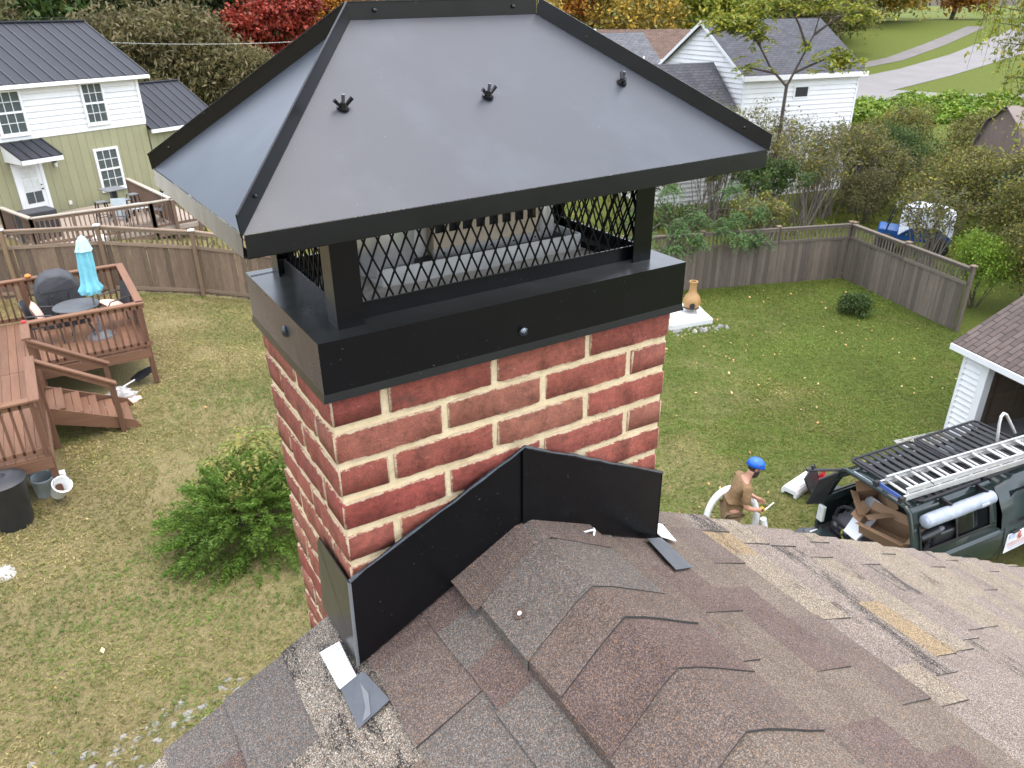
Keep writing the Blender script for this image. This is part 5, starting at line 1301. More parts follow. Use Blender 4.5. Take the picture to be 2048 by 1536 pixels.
MB().tube([(-.01,-.845,CZ0),(-.01,-cy(1.4),1.4),(-.01,-cy(1.7),1.7),(-.01,-.60,1.83),(-.01,-.52,1.885),(-.01,0,1.90),(-.01,.52,1.885),(-.01,.60,1.83),(-.01,cy(1.7),1.7),(-.01,cy(1.4),1.4),(-.01,.845,CZ0)],.035,8).build('canopy_rear_frame','truck_paint',tk,smooth=True)
MB().box(1.70,1.73,-.56,.56,1.14,1.86).build('canopy_bulkhead','truck_trim',tk)
MB().box(.02,.05,-.35,-.02,1.885,1.905).build('roof_strip','awning_cloth',tk); MB().box(.02,.05,.10,.42,1.885,1.905).build('roof_strip','awning_cloth',tk)
# swung-open canopy door on the far side with strut
hd = MB().sheet([(-.02,.80,1.14),(-.26,.90,1.12),(-.22,.80,1.62),(-.02,.62,1.82)],.03).build('canopy_door','truck_trim',tk)
MB().tube([(-.02,.60,1.84),(-.60,.72,1.93)],.022,6).build('hinge_bar','truck_trim',hd); MB().tube([(-.50,.70,1.93),(-.52,.70,2.0)],.02,6).build('latch','truck_trim',hd)
# cab
cabz = [(1.82,1.12,.86),(1.86,1.40,.80),(1.95,1.68,.66),(2.15,1.76,.60)]
def cabp(x):
    if x < 2.2: top = 1.70+.08*smooth((x-1.8)/.4)
    elif x < 3.1: top = 1.78
    else: top = 1.78-.60*((x-3.1)/.85)
    w_ = .60+ (0 if x < 3.1 else .12*(x-3.1)/.85)
    out = []
    for sg in (-1,1):
        q = [(.86,1.10),(.80+(.0),1.10+(top-1.10)*.45),(w_+.06,1.10+(top-1.10)*.85),(w_-.06,top)]
        out += [(sg*y,z) for y,z in (q if sg < 0 else q[::-1])]
    return out
shell([1.82+i*.12 for i in range(18)]+[3.95],cabp).build('cab','truck_paint',tk,smooth=True)
def cabw(sg, x0, x1, z0, z1, name='side_window', pull=0.0):
    m = MB(); t0 = (z0-1.10)/.68; t1 = (z1-1.10)/.68
    def yy(t): return .86-.06*min(1,t/.45) if t < .45 else .80-.14*(t-.45)/.4
    m.sheet([(x0,sg*(yy(t0)+.006),z0),(x1,sg*(yy(t0)+.006),z0),(x1-pull,sg*(yy(t1)+.006),z1),(x0+.05,sg*(yy(t1)+.006),z1)],.008)
    return m.build(name,'truck_glass',tk)
for sg in (-1,1):
    cabw(sg,2.0,2.62,1.16,1.64); cabw(sg,2.72,3.55,1.16,1.64,pull=.28)
    for xx in (1.90,2.67,3.62): MB().tube([(xx,sg*.893,.58),(xx,sg*.897,.86),(xx,sg*.862,1.12)],.006,4).build('door_seam','black_hole',tk)
    for xx in (2.06,2.80): MB().bar((xx,sg*.90,1.02),(xx+.15,sg*.90,1.02),.03,.03).build('door_handle','truck_trim',tk,bev=.006)
    MB().box(3.50,3.66,sg*.98-.10,sg*.98+.10,1.18,1.34).build('side_mirror','truck_trim',tk,bev=.03)
MB().sheet([(3.16,-.60,1.755),(3.90,-.70,1.20),(3.90,.70,1.20),(3.16,.60,1.755)],.01).build('windscreen','truck_glass',tk)
shell([3.9+i*.13 for i in range(10)],lambda x:[(-.86,1.05-.03*(x-3.9)),(-.78,1.13-.05*(x-3.9)),(-.4,1.18-.06*(x-3.9)),(0,1.19-.06*(x-3.9)),(.4,1.18-.06*(x-3.9)),(.78,1.13-.05*(x-3.9)),(.86,1.05-.03*(x-3.9))]).build('hood','truck_paint',tk,smooth=True)
MB().box(5.05,5.12,-.84,.84,.55,1.08).build('grille','truck_trim',tk,bev=.02); MB().box(5.08,5.22,-.88,.88,.40,.62).build('front_bumper','galv_dull',tk,bev=.03)
for sg in (-1,1): MB().box(5.06,5.14,sg*.68-.14,sg*.68+.14,.86,1.02).build('headlight','frosted',tk,bev=.02)
MB().tube([(3.6,.93,1.12),(3.62,.90,1.9)],.006,5).build('antenna','truck_trim',tk)
# roof racks, one over the canopy and one over the cab
def rack(x0, x1, nsl, label):
    t = thing('roof_rack',label,'roof rack',tk.location+Vector((0,0,1.93)),TA,'flat slatted racks on the truck')
    MB().tube([(x0+.05,-.60,.04),(x1-.05,-.60,.04),(x1,-.55,.04),(x1,.55,.04),(x1-.05,.60,.04),(x0+.05,.60,.04),(x0,.55,.04),(x0,-.55,.04),(x0+.05,-.60,.04)],.022,8).build('rim','rack_black',t,smooth=True)
    for i in range(nsl): xx = x0+(x1-x0)*(i+.7)/(nsl+.4); MB().box(xx-.044,xx+.044,-.58,.58,.025,.045).build('slat','rack_black',t,bev=.004)
    for yy in (-.35,.35): MB().box(x0+.05,x1-.05,yy-.025,yy+.025,-.01,.02).build('runner','rack_black',t)
    for xx in (x0+.15,x1-.15):
        for yy in (-.5,.5): MB().box(xx-.03,xx+.03,yy-.02,yy+.02,-.075,.0).build('foot','rack_black',t)
rack(.14,1.40,8,'black slatted roof rack over the truck canopy'); rack(1.46,2.90,9,'black slatted roof rack over the truck cab')
aw = thing('awning_roll','rolled side awning in pale grey cloth along the truck canopy','awning',tk.location+Vector((0,0,1.80)),TA)
q = [(.06+(0,.03,.15,.4,.6,.8,1.0,1.15,1.3,1.38,1.41)[i],-.78-.004*sin(i*2),-.02) for i in range(11)]; MB().tube(q,[.06,.095]+[.097+.004*sin(i*3) for i in range(7)]+[.095,.06],16).build('roll','awning_cloth',aw,smooth=True)
for xx in (.6,1.35): MB().box(xx-.02,xx+.02,-.76,-.58,.03,.10).build('bracket','rack_black',aw)
for xx in (1.18,1.22,1.26,1.30): MB().box(xx-.1,xx-.075,-.896,-.892,-.005,.03).build('lettering','paint_white',aw)
# extension ladder on the racks
ld = thing('extension_ladder','aluminium extension ladder lying along the truck roof rack','ladder',tk.location+Vector((0,0,2.02)),TA-radians(2.2))
y0,y1 = -.53,-.10
for (zz,a,b,yo) in ((.03,-.10,3.4,0),(.115,-.02,3.6,.035)):
    for yy,sg in ((y0+yo,1),(y1-yo,-1)):
        m = MB(); m.box(a,b,yy-.004,yy+.004,zz-.038,zz+.038); m.box(a,b,min(yy,yy+sg*.025),max(yy,yy+sg*.025),zz+.032,zz+.038); m.box(a,b,min(yy,yy+sg*.025),max(yy,yy+sg*.025),zz-.038,zz-.032); m.build('side_rail','aluminium',ld)
    x = a+.16
    while x < b: MB().tube([(x,y0+yo,zz),(x,y1-yo,zz)],.020,8).build('rung','rung',ld,smooth=True); x += .305
MB().box(-.11,-.095,y0+.01,y1-.01,.0,.06).build('end_label','label_blue',ld)
for yy in (y0,y1): MB().box(-.16,-.08,yy-.03,yy+.03,-.01,.07).build('shoe','rubber',ld)
MB().tube([(.42,y0-.02,.15),(.44,(y0+y1)/2,.16),(.43,y1+.02,.15)],.008,5).build('tie_rope','lamp_black',ld)
hk = MB().tube([(2.55,-.02,.0),(2.5,0,.30),(2.52,.02,.42),(2.58,.03,.46),(2.66,.03,.42),(2.95,-.02,.05)],.022,8); o = hk.build('ladder_hook','rung',smooth=True); o.location = tk.location+Vector((0,0,2.0)); o.rotation_euler=(0,0,TA); tag(o,'bent white ladder hook standing on the cab roof rack','ladder hook')
# magnetic door sign
sg_ = thing('door_sign','white magnetic sign with red logo on the truck door','sign',tk.location,TA)
SN = Vector((0,-1,0)); 
def sp(x,z): return Vector((x,-.905-(.0 if z < .9 else -.16*(z-.9)),z))
MB().sheet([sp(1.98,.66),sp(2.60,.70),sp(2.60,1.02),sp(1.98,1.0)],.004).build('panel','sign_white',sg_)
def sbox(x0,x1,z0,z1,mat,nm='lettering'):
    m = MB(); m.sheet([sp(x0,z0)+SN*.002,sp(x1,z0)+SN*.002,sp(x1,z1)+SN*.002,sp(x0,z1)+SN*.002],.001); m.build(nm,mat,sg_)
m = MB(); m.sheet([sp(2.22,.90)+SN*.002,sp(2.26,.85)+SN*.002,sp(2.30,.87)+SN*.002,sp(2.27,.93)+SN*.002,sp(2.29,.99)+SN*.002,sp(2.23,.96)+SN*.002],.001); m.build('logo','sign_red',sg_)
m = MB(); m.sheet([sp(2.27,.86)+SN*.004,sp(2.31,.89)+SN*.004,sp(2.30,.95)+SN*.004,sp(2.285,.90)+SN*.004],.001); m.build('logo','sign_dark',sg_)
sbox(2.02,2.15,.91,.98,'sign_blue','flag_print'); sbox(2.40,2.52,.92,.99,'sign_blue','flag_print')
for i in range(13): sbox(2.02+i*.042,2.05+i*.042,.805,.835,'sign_pale_red')
for i in range(11): sbox(2.04+i*.046,2.07+i*.046,.76,.785,'sign_pale_red')
for i in range(9): sbox(2.06+i*.05,2.095+i*.05,.715,.735,'sign_blue')
# the load
def tk_w(x,y,z): return (tk.matrix_basis @ Vector((x,y,z)))
def carton(name, loc, rot, d, mat, label, cat, flaps=True):
    t = thing(name,label,cat,tk_w(*loc)); t.rotation_euler = (rot[0],rot[1],rot[2]+TA)
    a,b,c_ = d; m = MB()
    for q in ((-a,a,-b,b,0,.006),(-a,a,-b,-b+.006,.006,c_),(-a,a,b-.006,b,.006,c_),(-a,-a+.006,-b+.006,b-.006,.006,c_),(a-.006,a,-b+.006,b-.006,.006,c_)): m.box(*q)
    m.build('body',mat,t)
    if flaps:
        for sg in (-1,1): MB().sheet([(-a,sg*b,c_),(a,sg*b,c_),(a,sg*(b+.12),c_+.10),(-a,sg*(b+.12),c_+.10)],.005).build('flap',mat,t); MB().sheet([(sg*a,-b,c_),(sg*a,b,c_),(sg*(a+.1),b,c_+.08),(sg*(a+.1),-b,c_+.08)],.005).build('flap',mat,t)
    return t
bpy.context.view_layer.update()
carton('cardboard_box',(.28,-.18,.98),(0,-.35,.25),(.16,.34,.34),'cardboard','wide open cardboard box tipped over the tool cases in the truck','box')
carton('cardboard_box',(.40,.28,1.16),(.5,-.2,-.5),(.18,.20,.34),'cardboard','smaller cardboard box leaning at the top of the truck load','box')
def caselike(loc, d, rz, label):
    t = thing('tool_case',label,'tool case',tk_w(*loc),TA+rz,'black tool cases in the truck'); a,b,c_ = d
    MB().box(-a,a,-b,b,0,c_*.62).build('body','plastic_black',t,bev=.02); MB().box(-a,a,-b,b,c_*.64,c_).build('lid','plastic_black',t,bev=.02)
    for yy in (-b*.5,b*.5): MB().box(-a-.012,-a+.002,yy-.03,yy+.03,c_*.5,c_*.74).build('latch','grey_metal',t)
    MB().tube([(-a,-.07,c_*.3),(-a-.03,-.06,c_*.32),(-a-.03,.06,c_*.32),(-a,.07,c_*.3)],.01,6).build('handle','plastic_black',t)
caselike((.12,-.26,.69),(.20,.30,.30),.05,'large black tool case at the open rear of the truck bed'); caselike((.25,.42,.69),(.2,.22,.26),-.1,'low black tool case on the far side of the truck bed'); caselike((.75,-.62,.69),(.3,.14,.72),0,'tall black equipment case behind the canopy side window')
t = MB().sheet([(-.05,.02,.0),(.0,.30,-.02),(.52,.40,.42),(.48,.05,.44)],.04).build('foam_board','foam_white'); t.matrix_basis = Matrix.Translation(tk_w(.0,.02,.90)) @ Matrix.Rotation(TA,4,'Z'); tag(t,'white foam board slanting under the boxes in the truck','foam board')
m = MB(); q = [(.10+.02*i/40,.36+.26*cos(i*.5),.98+.26*sin(i*.5)) for i in range(40)]; m.tube(q,.022,6); o = m.build('hose_coil','rubber',smooth=True); o.matrix_basis = Matrix.Translation(tk.location) @ Matrix.Rotation(TA,4,'Z'); tag(o,'coil of dark hose hanging inside the canopy','hose')
m = MB(); q = [(.04,.30+.10*cos(i*.6)+.01*sin(i),.80+.10*sin(i*.6)) for i in range(50)]; m.tube(q,.010,5); o = m.build('rope_coil','cloth_yellow',smooth=True); o.matrix_basis = Matrix.Translation(tk.location) @ Matrix.Rotation(TA,4,'Z'); tag(o,'tangle of yellow rope inside the truck by the hose','rope')
t = thing('power_tool','black cordless tool hanging at the canopy side window','tool',tk_w(.42,-.70,1.40),TA)
MB().tube([(-.22,0,0),(.12,0,.03)],[.055,.075],10).build('body','plastic_black',t,smooth=True); MB().tube([(.12,0,.03),(.24,0,.04)],[.05,.03],10).build('chuck','grey_metal',t,smooth=True); MB().box(-.06,.02,-.03,.03,-.15,-.02).build('grip','plastic_black',t,bev=.01)
# kit lying on the lawn behind the truck
st = thing('foam_trough','white moulded foam trough lying on the lawn behind the truck','packaging',(10.45,6.10,-1.25),radians(8))
pf = [(-.16,0),(-.16,.10),(-.12,.17),(.12,.17),(.16,.10),(.16,0),(.09,0),(.09,.06),(-.09,.06),(-.09,0)]
MB().prismx(pf,-.42,.42).build('body','foam_white',st,bev=.012); MB().box(-.40,.40,-.10,.10,.17,.185).build('rib','foam_white',st,bev=.005)
carton('small_carton',(1.35,2.05,.02),(0,0,.6),(.15,.11,.20),'cardboard','small cardboard carton on the grass beside the red bag','box',False)
tag(crumple('red_bag',(10.75,5.90,-1.25),.20,.30,'plastic_red','bright red bag on the lawn behind the truck','bag',11),kind=None)
t = thing('equipment_case','open black equipment case on the grass behind the truck','case',(10.55,5.62,-1.25),.4); MB().box(-.3,.3,-.2,.2,0,.16).build('body','plastic_black',t,bev=.02); MB().sheet([(-.3,.2,.16),(.3,.2,.16),(.3,.36,.46),(-.3,.36,.46)],.03).build('lid','plastic_black',t); MB().tube([(-.1,.37,.46),(0,.42,.50),(.1,.37,.46)],.012,6).build('handle','grey_metal',t)
crumple('tarp',(9.3,4.9,-1.25),.55,.22,'cover_grey','grey tarpaulin heaped on the ground at the truck rear','tarp',12)
crumple('leaf_pile',(9.55,4.75,-1.1),.25,.16,'cardboard','heap of brown debris on the grey tarpaulin','debris',13)
crumple('black_tarp',(7.15,5.75,-1.2),.40,.62,'cover_black','black bag standing on the lawn beside the bearded worker','bag',14)
t = thing('liner_roll','short white liner pipe with metal collar at the truck rear','pipe',tk_w(-.62,.10,.16),TA+.3); MB().tube([(-.25,0,0),(.25,0,.0)],.12,18).build('pipe','foam_white',t,smooth=True); MB().tube([(.02,0,0),(.12,0,0)],.126,18).build('collar','galv',t,smooth=True)
# white hoop of pipe and a loose length
HPc = Vector((7.90,5.54,-1.22)); rt_ = Vector((.85,-.53,0))
q = []
for i in range(41):
    a = 2*pi*i/40; q.append(HPc+rt_*(.40*cos(a)+.02)+Vector((.10*sin(a)*.4,.16*sin(a)*.4,.61+.56*sin(a))))
hoop = thing('white_pipe_hoop','big white flexible pipe bent into a hoop behind the worker','pipe',HPc)
MB().tube(q,.052,10,caps=False).build('pipe','hose_white',hoop,True,smooth=True)
q2 = [p+rt_*-.03+Vector((-.05,-.08,.03)) for p in q[2:20]]; MB().tube(q2,.045,10).build('pipe','hose_white',hoop,True,smooth=True)
lp = thing('loose_pipe','straight white pipe with black end leaning by the hoop','pipe',(8.28,5.05,-1.23)); MB().tube([(.12,-.08,.0),(-.02,.02,.42),(-.10,.08,.78)],.05,12).build('pipe','hose_white',lp,smooth=True); MB().tube([(.14,-.095,-.0),(.10,-.066,.10)],.054,12).build('end_cap','plastic_black',lp,smooth=True)

# ------------------------------------------------------------------ the worker
PF = radians(-28)
pr = thing('person','bearded worker in a tan shirt and blue climbing helmet holding a tool','person',(7.76,5.42,terr(7.76,5.42)),PF)
def skin_obj(name, verts, edges, mat, root=0, sub=2, parent=None, extra=None):
    me = bpy.data.meshes.new(name); me.from_pydata([v[:3] for v in verts],edges,[])
    o = bpy.data.objects.new(name,me); COL.objects.link(o)
    o.modifiers.new('skin','SKIN'); 
    if not me.skin_vertices:
        bm = bmesh.new(); bm.from_mesh(me); bm.verts.layers.skin.verify(); bm.to_mesh(me); bm.free()
    for i,v in enumerate(verts):
        r = v[3]; me.skin_vertices[0].data[i].radius = (r if isinstance(r,tuple) else (r,r))
    me.skin_vertices[0].data[root].use_root = True
    s_ = o.modifiers.new('sub','SUBSURF'); s_.levels = sub; s_.render_levels = sub
    dg = bpy.context.evaluated_depsgraph_get(); me2 = bpy.data.meshes.new_from_object(o.evaluated_get(dg)); 
    bpy.data.objects.remove(o)
    if extra: 
        bm = bmesh.new(); bm.from_mesh(me2)
        for m_ in extra: bm.from_mesh(m_)
        bm.to_mesh(me2); bm.free()
    me2.materials.clear(); me2.materials.append(M(mat)); me2.polygons.foreach_set('use_smooth',[True]*len(me2.polygons)); me2.name = name
    return place(name,me2,parent)
bv = [(0,0,.95,.135),(.02,0,1.08,.125),(.07,0,1.24,.135),(.12,0,1.38,.14),(.165,0,1.49,.062),(.205,0,1.56,.058),(.245,0,1.66,.088),
      (.115,-.19,1.42,.062),(.10,-.235,1.28,.052),(.10,-.265,1.13,.043),(.22,-.225,1.06,.041),(.345,-.165,1.00,.029),
      (.115,.19,1.42,.062),(.13,.24,1.28,.052),(.16,.255,1.14,.043),(.28,.16,1.10,.040),(.385,.05,1.08,.029),
      (0,-.10,.88,.098),(.02,-.12,.70,.088),(.04,-.13,.48,.064),(.01,-.14,.28,.056),(-.03,-.14,.09,.042),(.10,-.15,.045,.042),(.17,-.155,.035,.032),
      (0,.10,.88,.098),(.05,.13,.70,.088),(.09,.14,.48,.064),(.05,.15,.28,.056),(.01,.15,.09,.042),(.14,.16,.045,.042),(.21,.165,.035,.032)]
be = [(0,1),(1,2),(2,3),(3,4),(4,5),(5,6),(3,7),(7,8),(8,9),(9,10),(10,11),(3,12),(12,13),(13,14),(14,15),(15,16),(0,17),(17,18),(18,19),(19,20),(20,21),(21,22),(22,23),(0,24),(24,25),(25,26),(26,27),(27,28),(28,29),(29,30)]
def hand(v, e, wi, palm, fd, side, curl):
    """palm and five fingers grown from wrist vertex wi"""
    w0 = Vector(v[wi][:3]); fd = Vector(fd).normalized(); sd0 = Vector(side).normalized(); dn = Vector(curl).normalized()
    p = w0+fd*.055; v.append((*p,.030)); pi_ = len(v)-1; e.append((wi,pi_))
    for k,(o_,ln) in enumerate(((-.028,.060),(-.010,.072),(.010,.068),(.027,.055))):
        a = p+fd*.030+sd0*o_; b = a+fd*ln*.5+dn*ln*.15; c_ = b+fd*ln*.15+dn*ln*.42; d_ = c_-fd*ln*.25+dn*ln*.15
        i0 = len(v); v += [(*a,.0105),(*b,.0095),(*c_,.0088),(*d_,.0075)]; e += [(pi_,i0),(i0,i0+1),(i0+1,i0+2),(i0+2,i0+3)]
    a = w0+fd*.03-sd0*.034+dn*.01; b = a-sd0*.018+fd*.03+dn*.02; c_ = b+fd*.028+dn*.018+sd0*.01
    i0 = len(v); v += [(*a,.0125),(*b,.0105),(*c_,.009)]; e += [(wi,i0),(i0,i0+1),(i0+1,i0+2)]
hand(bv,be,11,None,(.75,.45,-.35),(.2,.3,.93),(.3,.75,-.3)); hand(bv,be,16,None,(.70,-.62,-.15),(.1,-.2,.95),(.35,-.8,-.2))
# head: cranium, jaw, nose, ears joined to the body surface
def ell(c, r, rot=None, n=2):
    bm = bmesh.new(); bmesh.ops.create_icosphere(bm,subdivisions=n,radius=1); 
    for v in bm.verts:
        q = Vector((v.co.x*r[0],v.co.y*r[1],v.co.z*r[2])); 
        if rot: q = rot @ q
        v.co = q+Vector(c)
    me = bpy.data.meshes.new('e'); bm.to_mesh(me); bm.free(); return me
tilt = Matrix.Rotation(radians(24),3,'Y')
HCn = Vector((.265,0,1.685))
hx = lambda x,y,z: tuple(HCn + tilt @ Vector((x,y,z)))
parts = [ell(hx(0,0,.02),(.100,.078,.105),tilt,3),ell(hx(.035,0,-.06),(.065,.058,.065),tilt),ell(hx(.100,0,-.012),(.020,.013,.026),tilt),ell(hx(-.005,.080,-.005),(.020,.010,.030),tilt),ell(hx(-.005,-.080,-.005),(.020,.010,.030),tilt),ell(hx(.088,.028,.022),(.016,.024,.010),tilt),ell(hx(.088,-.028,.022),(.016,.024,.010),tilt)]
skin_obj('body',bv,be,'skin',0,2,pr,parts)
# clothing grown on the same skeleton, a little larger
tv = [(-.02,0,.72,.152),(0,0,.95,.158),(.02,0,1.08,.150),(.07,0,1.24,.158),(.115,0,1.37,.160),(.155,0,1.465,.082),(.115,-.20,1.42,.082),(.10,-.24,1.29,.075),(.10,-.262,1.17,.070),(.115,.20,1.42,.082),(.13,.245,1.29,.075),(.155,.262,1.17,.070)]
skin_obj('shirt',tv,[(0,1),(1,2),(2,3),(3,4),(4,5),(4,6),(6,7),(7,8),(4,9),(9,10),(10,11)],'shirt',1,2,pr)
lv = [(0,0,.93,.145),(0,-.10,.86,.112),(.02,-.12,.70,.102),(.04,-.13,.48,.082),(.01,-.14,.28,.076),(-.03,-.14,.11,.072),(0,.10,.86,.112),(.05,.13,.70,.102),(.09,.14,.48,.082),(.05,.15,.28,.076),(.01,.15,.11,.072)]
skin_obj('trousers',lv,[(0,1),(1,2),(2,3),(3,4),(4,5),(0,6),(6,7),(7,8),(8,9),(9,10)],'trousers',0,2,pr)
for sy,x0 in ((-.145,-.03),(.155,.01)): place('boot',MB().lathe([(.055,0),(.062,.05),(.055,.16)],14).mesh('boot','boot',smooth=True),pr,loc=(x0,sy,0)); place('boot_toe',ell((0,0,0),(.14,.055,.055)),pr,loc=(x0+.09,sy,.04)).data.materials.append(M('boot'))
def jitter(me, amp, seed):
    R_ = random.Random(seed)
    for v in me.vertices: v.co += Vector((R_.uniform(-amp,amp),R_.uniform(-amp,amp),R_.uniform(-amp,amp)))
    return me
def addm(nm, me, mat, sm=True):
    me.materials.clear(); me.materials.append(M(mat)); me.polygons.foreach_set('use_smooth',[sm]*len(me.polygons)); return place(nm,me,pr)
addm('beard',jitter(ell(hx(.040,0,-.098),(.076,.070,.088),tilt,3),.006,1),'hair'); addm('hair',jitter(ell(hx(-.025,0,.012),(.086,.083,.095),tilt,3),.004,2),'hair')
addm('moustache',jitter(ell(hx(.088,0,-.045),(.026,.042,.014),tilt,2),.002,3),'hair')
for sy in (-1,1): addm('eye',ell(hx(.093,sy*.029,.012),(.007,.012,.007),tilt),'sign_dark')
hm = MB(); N=24; rows=[(0,1.0),(.25,.99),(.5,.90),(.72,.72),(.88,.48),(.97,.22),(1,.02)]
for hz,rr in rows:
    for k in range(N):
        a = 2*pi*k/N; rx = .150 if cos(a) > 0 else .142; brim = .018*max(0,cos(a))**3 if hz == 0 else 0
        hm.v.append(hx(-.01+(rx*rr+brim)*cos(a),.118*rr*sin(a),.040+.125*hz-(.035*max(0,-cos(a)) if hz == 0 else 0)))
for i in range(len(rows)-1):
    for k in range(N): hm.f.append((i*N+k,i*N+(k+1)%N,(i+1)*N+(k+1)%N,(i+1)*N+k))
hm.f.append(tuple((len(rows)-1)*N+k for k in range(N))); hm.mi=[0]*len(hm.f)
ho = hm.build('helmet','helmet',pr,smooth=True); md = ho.modifiers.new('t','SOLIDIFY'); md.thickness=.006
for sy in (-1,1):
    for k in range(3): MB().bar(hx(-.06+.045*k,sy*.112,.085+.01*k),hx(-.03+.045*k,sy*.110,.09+.01*k),.012,.010).build('vent_slot','sign_dark',ho)
    MB().tube([hx(.02,sy*.105,.04),hx(.02,sy*.088,-.03),hx(.03,sy*.05,-.13)],.006,5).build('chin_strap','sign_dark',ho)
tl = thing('hand_tool','yellow tape tool gripped in the right hand of the worker','tool',tuple((pr.matrix_basis @ Vector((.44,-.10,.955)))),PF)
MB().tube([(0,-.025,0),(0,.025,0)],.042,16).build('case','tool_yellow',tl,smooth=True); MB().tube([(0,-.028,0),(0,.028,0)],.022,12).build('hub','sign_dark',tl); MB().bar((.03,0,-.03),(.22,.10,.05),.022,.003).build('blade','frosted',tl)

# ------------------------------------------------------------------ utility vehicle behind the side fence
uv = thing('utility_vehicle','blue off road vehicle under a white cover beyond the side fence','utility vehicle',(26.15,14.1,-1.25),radians(-58))
for sx in (-.85,.85):
    for sy in (-.55,.55):
        m = MB(); N=24; pf=[(.16,-.11),(.29,-.13),(.33,-.09),(.335,0),(.33,.09),(.29,.13),(.16,.11)]; vs=[]
        for i,(r,yy) in enumerate(pf):
            for k in range(N): rr = r*(1.03 if (k%2 and i in (2,3,4)) else 1); vs.append((sx+rr*cos(2*pi*k/N),sy+yy,.34+rr*sin(2*pi*k/N)))
        m.add(vs,[(i*N+k,i*N+(k+1)%N,(i+1)*N+(k+1)%N,(i+1)*N+k) for i in range(6) for k in range(N)]); w0 = m.build('wheel','rubber',uv); MB().tube([(sx,sy-.09,.34),(sx,sy+.09,.34)],.17,14).build('rim','lamp_black',w0)
MB().add([(-1.2,-.45,.45),(1.2,-.45,.45),(1.2,.45,.45),(-1.2,.45,.45),(-1.15,-.5,.85),(.5,-.5,.72),(1.2,-.42,.80),(1.2,.42,.80),(.5,.5,.72),(-1.15,.5,.85)],[(0,3,2,1),(0,1,6,5,4),(2,3,9,8,7),(1,2,7,6),(3,0,4,9),(4,5,8,9),(5,6,7,8)]).build('body','utv_blue',uv,bev=.03)
m = MB()
for sy in (-.5,.5): m.tube([(-.9,sy,.8),(-.7,sy,1.6),(.2,sy,1.65),(.75,sy,.85)],.03,6)
for x,z in ((-.7,1.6),(.2,1.65)): m.tube([(x,-.5,z),(x,.5,z)],.03,6)
m.build('roll_cage','lamp_black',uv)
m = MB(); R = random.Random(4); N=8
for i in range(N+1):
    for j in range(N+1):
        u,v_ = i/N,j/N; m.v.append((-.50+1.7*u,-.62+1.24*v_,1.72-.75*(abs(v_-.5)*2)**5-.5*max(0,u-.75)*2-.45*max(0,.2-u)*3+R.uniform(-.04,.04)))
for i in range(N):
    for j in range(N): m.f.append((i*(N+1)+j,(i+1)*(N+1)+j,(i+1)*(N+1)+j+1,i*(N+1)+j+1))
m.mi=[0]*len(m.f); m.build('cover','cover_white',uv,smooth=True)

# ------------------------------------------------------------------ vegetation
def veg(name, label, cat, loc, lobes, nclump, per, crad, leaf, mat, trunk=None, group=None, aspect=.5, up=.4, shell=.55, bark_='bark', dirs=False, flat=.7, limbs=8, spread=None, seed=1):
    t = thing(name,label,cat,loc,0,group)
    pts = crown_points(lobes,nclump,per,crad,shell,flat)
    place('crown' if trunk else 'foliage',leaves('leaves',pts,leaf,mat,up,aspect),t)
    m = MB()
    if trunk:
        h,r = trunk; branches(m,(0,0,-.3),(0,0,h),r,r*.25,limbs,spread or max(l[3] for l in lobes)*1.05,seed,.6,3)
        m.build('trunk',bark_,t,smooth=True)
    else:
        R_ = random.Random(seed)
        for l in lobes:
            for k in range(5):
                a = R_.uniform(0,6.28); e = Vector((l[0]+l[3]*.7*cos(a),l[1]+l[4]*.7*sin(a),l[2]+l[5]*R_.uniform(.1,.8))); b = Vector((l[0]*.4,l[1]*.4,-.1)); mid = b.lerp(e,.5)+Vector((R_.uniform(-.1,.1),R_.uniform(-.1,.1),.12*l[5])); m.tube([b,mid,e],[.022,.014,.005],5)
        m.build('stems',bark_,t)
    return t
def vcopy(t, loc, rz, label, sc=1.0, mat=None):
    r = dup(t, loc, rz, label); r.scale = (sc,sc,sc*random.Random(int(loc[0]*97)).uniform(.9,1.15))
    if mat:
        for c in r.children:
            if c.name.startswith('crown') or c.name.startswith('foliage'):
                c.material_slots[0].link = 'OBJECT'; c.material_slots[0].material = M(mat)
    return r
# conifer-like juniper: pointed sprays radiating outwards and down
jt = thing('juniper_bush','spreading bright green juniper bush on the lawn left of the chimney','bush',(1.15,8.55,-.03))
cen=[];dr_=[]
for k in range(520):
    a = npr.random()*2*pi; el = npr.random()**1.15*1.35; R0 = .55+.45*npr.random()
    d = np.array([cos(a)*cos(el),sin(a)*cos(el),sin(el)]); c0 = d*np.array([1.20,1.18,1.10])*R0; c0[2] = max(.06,c0[2])
    dd = d*np.array([1,1,.35])+np.array([0,0,.12]); dd/=np.linalg.norm(dd); sdv = np.cross(dd,[0,0,1]); sdv/=np.linalg.norm(sdv)
    L = .30+.18*npr.random()
    for j in range(80):
        u = npr.random(); w_ = (npr.random()-.5)*2*(1-u)*.13
        cen.append(c0+dd*(u-.4)*L+sdv*w_+np.array([0,0,-.10*u*u+npr.normal()*.018])); dr_.append(dd+sdv*np.sign(w_)*.8)
cen=np.array(cen); cen[:,2]=np.maximum(cen[:,2],.02)
place('foliage',leaves('leaves',cen,.060,'lf_juniper',.5,.24,dirs=np.array(dr_)),jt)
m = MB(); R = random.Random(8)
for k in range(16): a=k*.4; m.tube([(0,0,-.05),(.25*cos(a),.25*sin(a),.3),(.55*cos(a),.55*sin(a),.5)],[.03,.02,.006],5)
m.build('stems','bark',jt)
